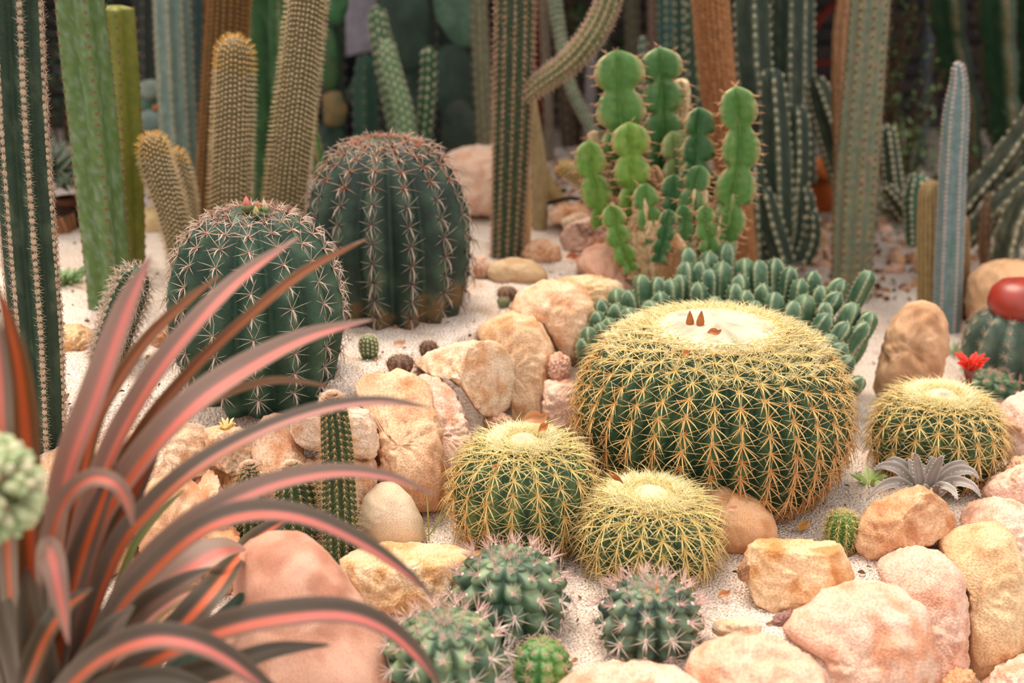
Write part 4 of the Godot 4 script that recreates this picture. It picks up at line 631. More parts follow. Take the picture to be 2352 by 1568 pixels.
		[[Vector3(-0.6673, -0.0026, -1.6), Vector3(-0.6365, 0.0918, -1.62), Vector3(-0.6022, 0.1569, -1.66), Vector3(-0.5605, 0.2234, -1.7), Vector3(-0.534, 0.2611, -1.74)], [0.0131, 0.0261, 0.023, 0.0166, 0.002], dark, dark, dark.lightened(0.06), 0, 0, 0],
		[[Vector3(-0.6274, 0.1499, -1.72), Vector3(-0.59, 0.2383, -1.74), Vector3(-0.5541, 0.2897, -1.75), Vector3(-0.5018, 0.3391, -1.76)], [0.0047, 0.0061, 0.0054, 0.0007], hue(120, 130, 70), hue(110, 120, 64), hue(110, 120, 64), 0, 0, 0],
		[[Vector3(-0.6852, 0.1055, -1.44), Vector3(-0.6584, 0.2469, -1.36), Vector3(-0.6496, 0.3503, -1.32), Vector3(-0.6516, 0.4229, -1.3)], [0.0148, 0.022, 0.021, 0.0026], dark, dark, dark, 0, 0, 0],
		[[Vector3(-0.6539, 0.0441, -1.5), Vector3(-0.5955, 0.1619, -1.44), Vector3(-0.5564, 0.2445, -1.42), Vector3(-0.5214, 0.3041, -1.42), Vector3(-0.4905, 0.3306, -1.44)], [0.0155, 0.0264, 0.0228, 0.0158, 0.0017], dark.lerp(rosy, 0.25), dark, dark.lightened(0.05), 0.1, 0, 0],
		[[Vector3(-0.6724, 0.0441, -1.5), Vector3(-0.6377, 0.1614, -1.46), Vector3(-0.6287, 0.2511, -1.45), Vector3(-0.6308, 0.3244, -1.45), Vector3(-0.6289, 0.3828, -1.45)], [0.0155, 0.0267, 0.0261, 0.0171, 0.0017], dark.lerp(orange, 0.15), dark, dark, 0, 0, 0],
	]
	for i in list.size():
		var q: Array = list[i]
		var path := []
		for p in q[0]:
			path.append(p - t.position)
		part("leaf", blade_mesh(path, q[1], {"mid": q[2], "low": q[3], "band": q[4], "edge": q[4].lerp(hue(176, 150, 128), 0.45), "shift": q[5], "twist": q[6], "roll": q[7], "seed": i, "fold": 0.28}), t)
	part("crown", lathe_mesh([Vector2(0.05, -0.12), Vector2(0.07, -0.04), Vector2(0.05, 0.05), Vector2(0.001, 0.08)], 16, hue(60, 54, 44), dull_mat, 3, 0.02), t)
	# the pale green succulent at the left edge
	var su := thing("pale_succulent", "pale green crested succulent with packed leaf tips at the left edge in front", "succulent", Vector3(-0.6022, 0.511, -1.35))
	part("stalk", tube_mesh([Vector3(-0.14, -0.28, 0.0), Vector3(-0.10, -0.12, 0), Vector3(-0.01, 0.0, 0)], 0.012, 0.02, hue(150, 160, 120), wax_mat, 10, 10), su)
	var r := RandomNumberGenerator.new()
	r.seed = 6
	var lobe := []
	for k in 3:
		lobe.append(lathe_mesh([Vector2(0.003, 0), Vector2(0.007, 0.008), Vector2(0.0075, 0.018), Vector2(0.004, 0.026), Vector2(0.0003, 0.028)], 7, [hue(206, 214, 168), hue(176, 194, 146), hue(226, 222, 184)][k], wax_mat, k, 0.002))
	for i in 190:
		var a := r.randf() * TAU
		var e := acos(r.randf_range(-0.75, 1.0))
		var d := Vector3(sin(e) * cos(a), cos(e), sin(e) * sin(a))
		var m := part("leaf", lobe[i % 3], su, d * Vector3(0.036, 0.043, 0.036) + Vector3(-0.012, 0.032, 0))
		var b := Basis(Vector3.UP.cross(d).normalized(), d.angle_to(Vector3.UP)) if absf(d.y) < 0.999 else Basis()
		m.basis = b


# ------------------------------------------------------------------ columns on the upper bed and behind
func build_columns() -> void:
	# golden woolly columns: close-set pale areoles, a halo of fine hair
	var gold := []
	for k in 3:
		var row := []
		for i in 2:
			row.append(cluster(800 + k * 4 + i, {"nr": 8, "lr": 0.006, "el": 0.3, "nc": 5, "lc": 0.017, "tilt": 0.1, "fan": 0.45, "w": 0.00034, "c0": [hue(238, 190, 110), hue(230, 206, 164), hue(220, 194, 150)][k], "c1": [hue(242, 196, 120), hue(238, 212, 172), hue(226, 194, 150)][k], "jitter": 0.4, "wild": 0.15, "pad": 0.0022, "pad_c": hue(240, 222, 184)}))
		gold.append(row)
	gold = [gold[0], gold[1], gold[1], gold[1], gold[1], gold[1], gold[2], gold[2], gold[2]]
	var gcol := {"ribs": 26, "depth": 0.10, "k": 1.6, "seg": 4, "c0": hue(104, 92, 62), "c1": hue(128, 112, 78), "spacing": 0.0125, "tip": 1.1, "seed": 2, "edge": 0.4}
	var gg := "golden woolly column cacti"
	column("golden_column", "upright golden woolly column with a rounded tip above the front ferocactus", "cactus", gg, [Vector3(-0.7432, 0.2305, -3.2), Vector3(-0.7302, 0.3719, -3.2), Vector3(-0.71, 0.5653, -3.2), Vector3(-0.6923, 0.7296, -3.2), Vector3(-0.6809, 0.8528, -3.2)], [0.0515, 0.0507, 0.0486, 0.0467, 0.0428], gcol, gold)
	column("golden_column", "golden woolly column leaning right out of the top of the picture", "cactus", gg, [Vector3(-0.6209, 0.2393, -3.25), Vector3(-0.592, 0.4289, -3.25), Vector3(-0.5619, 0.6113, -3.25), Vector3(-0.5325, 0.7763, -3.25), Vector3(-0.5062, 0.9357, -3.25), Vector3(-0.4771, 1.0998, -3.25)], [0.0556, 0.0534, 0.0513, 0.0482, 0.0452, 0.0423], gcol, gold)
	var oldgold := []
	oldgold.append([cluster(820, {"nr": 8, "lr": 0.009, "el": 0.4, "nc": 2, "lc": 0.014, "tilt": 0.25, "w": 0.0005, "c0": hue(176, 116, 50), "c1": hue(200, 138, 70), "jitter": 0.4, "wild": 0.15, "pad": 0.0018, "pad_c": hue(190, 140, 80)})])
	column("golden_column", "brownish woolly column rising behind the upright golden one", "cactus", gg, [Vector3(-0.8765, 0.1223, -3.55), Vector3(-0.8417, 0.3685, -3.55), Vector3(-0.8063, 0.6159, -3.55), Vector3(-0.7726, 0.8521, -3.55), Vector3(-0.7441, 1.0887, -3.55)], [0.0571, 0.057, 0.0569, 0.0562, 0.0532], {"ribs": 20, "depth": 0.1, "seg": 4, "c0": hue(84, 64, 32), "c1": hue(120, 90, 46), "spacing": 0.013, "seed": 3, "edge": 0.4}, oldgold)
	var bent := column("golden_column", "golden woolly column bent to the left with an orange tip, green bud on its flank", "cactus", gg, [Vector3(-0.8349, 0.2266, -3.1), Vector3(-0.8333, 0.3075, -3.1), Vector3(-0.8417, 0.3984, -3.1), Vector3(-0.8585, 0.4875, -3.1), Vector3(-0.8739, 0.5532, -3.1), Vector3(-0.8824, 0.6309, -3.1)], [0.0289, 0.032, 0.0349, 0.0368, 0.0376, 0.0341], gcol, gold)
	part("bud", lathe_mesh([Vector2(0.006, -0.02), Vector2(0.014, -0.012), Vector2(0.018, 0.004), Vector2(0.013, 0.02), Vector2(0.004, 0.028), Vector2(0.0004, 0.029)], 12, hue(196, 196, 112), wax_mat, 3, 0.001), bent, Vector3(-0.7974, 0.3789, -3.04) - bent.position).rotation = Vector3(0.4, 0, -1.1)
	column("golden_column", "short orange woolly column hidden behind the bent one", "cactus", gg, [Vector3(-0.8372, 0.3308, -3.18), Vector3(-0.8326, 0.4345, -3.18), Vector3(-0.84, 0.5137, -3.18), Vector3(-0.8532, 0.5749, -3.18)], [0.0225, 0.0245, 0.0254, 0.023], gcol, gold)
	column("golden_column", "tan woolly column standing left of the blue column", "cactus", gg, [Vector3(1.2235, -0.0215, -3.5), Vector3(1.2045, 0.1247, -3.5), Vector3(1.1857, 0.2924, -3.5), Vector3(1.1719, 0.4253, -3.5)], [0.0393, 0.0376, 0.037, 0.0329], {"ribs": 18, "depth": 0.12, "seg": 4, "c0": hue(120, 104, 66), "c1": hue(196, 166, 122), "spacing": 0.012, "seed": 5, "edge": 0.9, "tip": 1.4}, [[cluster(825, {"nr": 7, "lr": 0.008, "el": 0.3, "w": 0.0005, "c0": hue(200, 160, 110), "c1": hue(226, 190, 146), "wild": 0.2})]])
	column("golden_column", "thin brown woolly column half hidden behind the blue column", "cactus", gg, [Vector3(1.3291, -0.0702, -3.56), Vector3(1.3128, 0.0657, -3.56), Vector3(1.3006, 0.1984, -3.56), Vector3(1.2841, 0.3151, -3.56)], [0.0285, 0.0281, 0.0265, 0.0237], {"ribs": 16, "depth": 0.12, "seg": 4, "c0": hue(110, 90, 58), "c1": hue(170, 136, 92), "spacing": 0.014, "seed": 6, "edge": 0.9, "tip": 1.3}, [[cluster(826, {"nr": 6, "lr": 0.008, "el": 0.3, "w": 0.0005, "c0": hue(190, 146, 96), "c1": hue(216, 176, 130), "wild": 0.2})]])
	# big ribbed columns at the left
	var felt := [[cluster(830, {"nr": 7, "lr": 0.013, "el": 0.35, "w": 0.0009, "bend": -0.1, "c0": hue(190, 160, 136), "c1": hue(230, 206, 186), "wild": 0.15, "pad": 0.005, "pad_c": hue(200, 176, 152)}), cluster(831, {"nr": 7, "lr": 0.014, "el": 0.4, "w": 0.0009, "c0": hue(180, 150, 126), "c1": hue(226, 200, 180), "wild": 0.15, "pad": 0.005, "pad_c": hue(196, 170, 146)})]]
	column("dark_column", "dark green column at the left edge with felted rib edges", "cactus", "", [Vector3(-0.924, 0.1379, -2.28), Vector3(-0.9188, 0.2129, -2.28), Vector3(-0.9028, 0.4113, -2.28), Vector3(-0.8907, 0.6322, -2.28), Vector3(-0.8787, 0.832, -2.28), Vector3(-0.8629, 1.0205, -2.28), Vector3(-0.8534, 1.1357, -2.28)], [0.0481, 0.0493, 0.0496, 0.0497, 0.049, 0.0484, 0.0468], {"ribs": 7, "depth": 0.36, "k": 1.3, "seg": 8, "c0": hue(40, 62, 48), "c1": hue(160, 152, 124), "crest": 10.0, "edge": 0.7, "spacing": 0.0135, "seed": 7, "phase": 0.5}, felt, 220)
	var small := [[cluster(835, {"nr": 5, "lr": 0.009, "el": 0.5, "w": 0.0008, "c0": hue(110, 80, 60), "c1": hue(190, 160, 130), "pad": 0.0045, "pad_c": hue(120, 94, 66)})]]
	column("green_column", "broad leaf-green column with three visible ribs at the left", "cactus", "", [Vector3(-1.0081, 0.1835, -3.02), Vector3(-1.0035, 0.2862, -3.02), Vector3(-1.0012, 0.4632, -3.02), Vector3(-0.9987, 0.6544, -3.02), Vector3(-0.9984, 0.8377, -3.02), Vector3(-0.9968, 0.9558, -3.02), Vector3(-0.9908, 1.1083, -3.02)], [0.0567, 0.0583, 0.0593, 0.0601, 0.0599, 0.058, 0.055], {"ribs": 5, "depth": 0.34, "k": 1.3, "seg": 10, "c0": hue(88, 114, 62), "c1": hue(126, 138, 92), "c2": hue(124, 142, 124), "patch": 0.0, "crest": 14.0, "edge": 0.6, "spacing": 0.026, "seed": 8, "phase": 0.55}, small, 120)
	column("green_column", "yellow-green column with a broken pink top right of the broad green one", "cactus", "", [Vector3(-1.0436, 0.1872, -3.3), Vector3(-1.0346, 0.2972, -3.3), Vector3(-1.0218, 0.487, -3.3), Vector3(-1.007, 0.7143, -3.3), Vector3(-0.9998, 0.8672, -3.3), Vector3(-0.9987, 0.9185, -3.3)], [0.0496, 0.0514, 0.0527, 0.0526, 0.0506, 0.0482], {"ribs": 5, "depth": 0.34, "k": 1.3, "seg": 10, "c0": hue(116, 120, 46), "c1": hue(156, 140, 70), "c2": hue(92, 116, 50), "crest": 14.0, "edge": 0.5, "spacing": 0.028, "seed": 9, "phase": 0.3, "tip": 0.25}, small, 100)
	column("blue_grey_column", "blue-grey ribbed column with pale spines left of the golden columns", "cactus", "", [Vector3(-1.0479, 0.0141, -3.9), Vector3(-1.0358, 0.2146, -3.9), Vector3(-1.0282, 0.4221, -3.9), Vector3(-1.0212, 0.6485, -3.9), Vector3(-1.0107, 0.8788, -3.9), Vector3(-1.0003, 1.0757, -3.9)], [0.053, 0.0548, 0.0565, 0.0567, 0.0556, 0.0533], {"ribs": 8, "depth": 0.26, "k": 1.4, "seg": 7, "c0": hue(108, 128, 122), "c1": hue(160, 168, 152), "crest": 8.0, "edge": 0.6, "spacing": 0.024, "seed": 10}, [[cluster(838, {"nr": 6, "lr": 0.014, "el": 0.4, "w": 0.001, "c0": hue(190, 160, 120), "c1": hue(226, 206, 176), "pad": 0.003})]], 100)
	column("green_spurge", "bright green thick-winged stem behind the golden columns", "cactus", "", [Vector3(-0.7112, 0.1714, -3.75), Vector3(-0.6977, 0.3871, -3.75), Vector3(-0.6882, 0.6201, -3.75), Vector3(-0.6832, 0.8191, -3.75), Vector3(-0.6725, 1.0813, -3.75)], [0.073, 0.0781, 0.079, 0.0751, 0.0708], {"ribs": 4, "depth": 0.55, "k": 1.2, "seg": 10, "c0": hue(52, 94, 54), "c1": hue(140, 150, 104), "crest": 16.0, "edge": 0.8, "spacing": 0.03, "seed": 11, "phase": 0.35, "wobble": 0.12}, small, 60)
	var snow := [[cluster(842, {"nr": 9, "lr": 0.024, "el": 0.5, "nc": 2, "lc": 0.03, "w": 0.0009, "c0": hue(206, 176, 158), "c1": hue(240, 220, 206), "wild": 0.15, "pad": 0.004, "pad_c": hue(220, 196, 180)}), cluster(843, {"nr": 9, "lr": 0.026, "el": 0.5, "nc": 2, "lc": 0.03, "w": 0.0009, "c0": hue(200, 170, 150), "c1": hue(236, 214, 200), "wild": 0.15, "pad": 0.004, "pad_c": hue(216, 190, 172)})]]
	column("spiny_column", "leaning dark green column with white spine rows left of the front ferocactus", "cactus", "", [Vector3(-0.9212, 0.1051, -2.62), Vector3(-0.9004, 0.1886, -2.62), Vector3(-0.8694, 0.2806, -2.62), Vector3(-0.8345, 0.3606, -2.62), Vector3(-0.8008, 0.4342, -2.62)], [0.0369, 0.0385, 0.04, 0.0396, 0.0345], {"ribs": 8, "depth": 0.3, "k": 1.3, "seg": 7, "c0": hue(44, 78, 54), "c1": hue(110, 130, 96), "spacing": 0.018, "seed": 12, "edge": 0.5}, snow, 140)
	# the tall spiny column in the middle and its arm
	var rust := [[cluster(850, {"nr": 8, "lr": 0.016, "el": 0.45, "nc": 2, "lc": 0.016, "tilt": 0.3, "w": 0.0008, "c0": hue(188, 140, 104), "c1": hue(220, 186, 164), "wild": 0.12, "pad": 0.0022, "pad_c": hue(190, 140, 100)}), cluster(851, {"nr": 8, "lr": 0.015, "el": 0.5, "nc": 2, "lc": 0.016, "tilt": 0.3, "w": 0.0008, "c0": hue(186, 148, 118), "c1": hue(222, 192, 174), "wild": 0.12, "pad": 0.0022, "pad_c": hue(190, 150, 116)})]]
	var sp := column("spiny_column", "tall dark spiny column in the middle with one arm bending right", "cactus", "", [Vector3(-0.0171, 0.1947, -3.44), Vector3(-0.0121, 0.2832, -3.44), Vector3(-0.0048, 0.4559, -3.44), Vector3(0.0023, 0.6346, -3.44), Vector3(0.0069, 0.8072, -3.44), Vector3(0.0091, 0.9411, -3.44), Vector3(0.009, 1.0927, -3.44)], [0.0429, 0.0461, 0.049, 0.0504, 0.0507, 0.05, 0.0481], {"ribs": 12, "depth": 0.2, "k": 1.4, "seg": 5, "c0": hue(48, 66, 44), "c1": hue(110, 116, 84), "spacing": 0.0165, "seed": 13, "edge": 0.5}, rust, 240)
	stem_part("arm", sp, [Vector3(0.0337, 0.6671, -3.42), Vector3(0.0737, 0.7081, -3.4), Vector3(0.1413, 0.7586, -3.38), Vector3(0.1981, 0.8224, -3.36), Vector3(0.2411, 0.9044, -3.36), Vector3(0.2692, 1.0116, -3.36)], [0.0198, 0.0253, 0.0285, 0.0293, 0.029, 0.0276], {"ribs": 10, "depth": 0.22, "k": 1.4, "seg": 5, "c0": hue(92, 102, 66), "c1": hue(176, 160, 120), "spacing": 0.017, "seed": 14, "edge": 0.9}, [[cluster(855, {"nr": 7, "lr": 0.018, "el": 0.6, "nc": 1, "lc": 0.018, "tilt": 0.2, "w": 0.0008, "c0": hue(214, 180, 150), "c1": hue(232, 204, 184), "wild": 0.1})]], 120)
	column("tan_cactus", "smooth tan stem directly behind the tall spiny column", "cactus", "", [Vector3(0.0841, 0.2002, -3.72), Vector3(0.0833, 0.3011, -3.72), Vector3(0.0799, 0.4199, -3.72), Vector3(0.0663, 0.5361, -3.72), Vector3(0.0505, 0.6499, -3.72)], [0.0223, 0.0234, 0.0232, 0.0191, 0.0151], {"ribs": 12, "depth": 0.06, "seg": 3, "c0": hue(150, 132, 96), "c1": hue(176, 152, 116), "seed": 15}, [])
	column("tan_cactus", "thin pale tan stem touching the foot of the tall spiny column", "cactus", "", [Vector3(0.0374, 0.2228, -3.52), Vector3(0.042, 0.3125, -3.52), Vector3(0.0391, 0.4381, -3.52), Vector3(0.0291, 0.5243, -3.52)], [0.015, 0.0148, 0.0134, 0.0097], {"ribs": 10, "depth": 0.06, "seg": 3, "c0": hue(196, 156, 112), "c1": hue(226, 190, 150), "seed": 16}, [])
	column("tan_cactus", "tan stem lying over to the right behind the spiny column", "cactus", "", [Vector3(0.1673, 0.2552, -3.85), Vector3(0.1331, 0.2966, -3.85), Vector3(0.1058, 0.3376, -3.85), Vector3(0.0853, 0.3919, -3.85)], [0.0229, 0.0242, 0.0241, 0.0227], {"ribs": 12, "depth": 0.06, "seg": 3, "c0": hue(150, 124, 76), "c1": hue(176, 148, 100), "seed": 17}, [])
	column("tan_cactus", "stubby golden stem pointing left beside the winged spurge", "cactus", "", [Vector3(0.2813, 0.3694, -3.6), Vector3(0.2305, 0.3949, -3.6), Vector3(0.1799, 0.4204, -3.6), Vector3(0.1346, 0.4457, -3.6)], [0.0251, 0.0251, 0.0237, 0.0224], {"ribs": 14, "depth": 0.08, "seg": 3, "c0": hue(136, 118, 68), "c1": hue(180, 154, 98), "spacing": 0.012, "seed": 18, "tip": 1.0}, gold)
	# the ginger bristly column
	var ginger := [[cluster(860, {"nr": 9, "lr": 0.024, "el": 0.6, "nc": 2, "lc": 0.026, "tilt": 0.7, "w": 0.0013, "c0": hue(196, 134, 86), "c1": hue(240, 190, 142), "wild": 0.2, "jitter": 0.5}), cluster(861, {"nr": 9, "lr": 0.022, "el": 0.55, "nc": 2, "lc": 0.026, "tilt": 0.7, "w": 0.0013, "c0": hue(180, 114, 68), "c1": hue(228, 170, 120), "wild": 0.2, "jitter": 0.5})]]
	column("bristly_column", "ginger brown bristly column curving behind the winged spurge", "cactus", "", [Vector3(0.7355, 0.0582, -3.85), Vector3(0.7121, 0.1716, -3.85), Vector3(0.6875, 0.3103, -3.85), Vector3(0.6513, 0.4724, -3.85), Vector3(0.6188, 0.63, -3.85), Vector3(0.5948, 0.7833, -3.85), Vector3(0.5773, 0.9202, -3.85), Vector3(0.5639, 1.0776, -3.85)], [0.0316, 0.0353, 0.0389, 0.041, 0.0418, 0.0425, 0.042, 0.0414], {"ribs": 18, "depth": 0.10, "seg": 3, "c0": hue(104, 70, 46), "c1": hue(140, 96, 64), "spacing": 0.0105, "seed": 19, "edge": 0.5}, ginger)
	# the grey-green column with corky patches
	var corky := [[cluster(865, {"nr": 6, "lr": 0.016, "el": 0.6, "w": 0.0009, "c0": hue(140, 106, 82), "c1": hue(200, 168, 144), "pad": 0.0055, "pad_c": hue(98, 80, 58)})]]
	column("grey_green_column", "tall grey-green ribbed column with a corky brown side near the top", "cactus", "", [Vector3(1.0474, -0.0242, -3.75), Vector3(1.0426, 0.0884, -3.75), Vector3(1.033, 0.2803, -3.75), Vector3(1.0276, 0.4788, -3.75), Vector3(1.025, 0.6705, -3.75), Vector3(1.0235, 0.8191, -3.75), Vector3(1.0194, 0.9399, -3.75), Vector3(1.0131, 1.0813, -3.75)], [0.0621, 0.0628, 0.0644, 0.0633, 0.0609, 0.0576, 0.0569, 0.0549], {"ribs": 9, "depth": 0.22, "k": 1.4, "seg": 6, "c0": hue(112, 122, 104), "c1": hue(150, 146, 104), "c2": hue(178, 132, 108), "patch": 0.25, "spacing": 0.026, "seed": 20, "edge": 0.7}, corky, 140)
	column("corky_column", "bare brown corky stem close behind the grey-green column", "cactus", "", [Vector3(1.0564, 0.3032, -4), Vector3(1.0374, 0.4709, -4), Vector3(1.0203, 0.6339, -4), Vector3(1.013, 0.7924, -4), Vector3(1.019, 0.9466, -4)], [0.0264, 0.0274, 0.0271, 0.028, 0.0263], {"ribs": 7, "depth": 0.15, "seg": 4, "c0": hue(150, 106, 74), "c1": hue(186, 140, 104), "c2": hue(104, 76, 52), "seed": 21, "wobble": 0.15}, [])
	# the blue column
	var lilac := [[cluster(868, {"nr": 8, "lr": 0.009, "el": 0.5, "w": 0.0007, "c0": hue(190, 166, 160), "c1": hue(226, 206, 200), "wild": 0.15, "pad": 0.0042, "pad_c": hue(190, 170, 166)})]]
	column("blue_column", "slim powder-blue column with lilac felted ribs at the right", "cactus", "", [Vector3(1.2455, -0.0267, -3.44), Vector3(1.2367, 0.0917, -3.44), Vector3(1.2216, 0.2832, -3.44), Vector3(1.2084, 0.4559, -3.44), Vector3(1.1981, 0.6229, -3.44), Vector3(1.1954, 0.7044, -3.44), Vector3(1.1864, 0.7595, -3.44)], [0.0375, 0.0383, 0.0376, 0.0358, 0.0341, 0.0315, 0.0151], {"ribs": 6, "depth": 0.3, "k": 1.4, "seg": 7, "c0": hue(112, 134, 140), "c1": hue(166, 160, 158), "c2": hue(92, 128, 104), "patch": 0.2, "crest": 9.0, "edge": 0.7, "spacing": 0.0125, "seed": 22, "phase": 0.3, "tip": 1.6}, lilac, 180)
	winged_spurge()


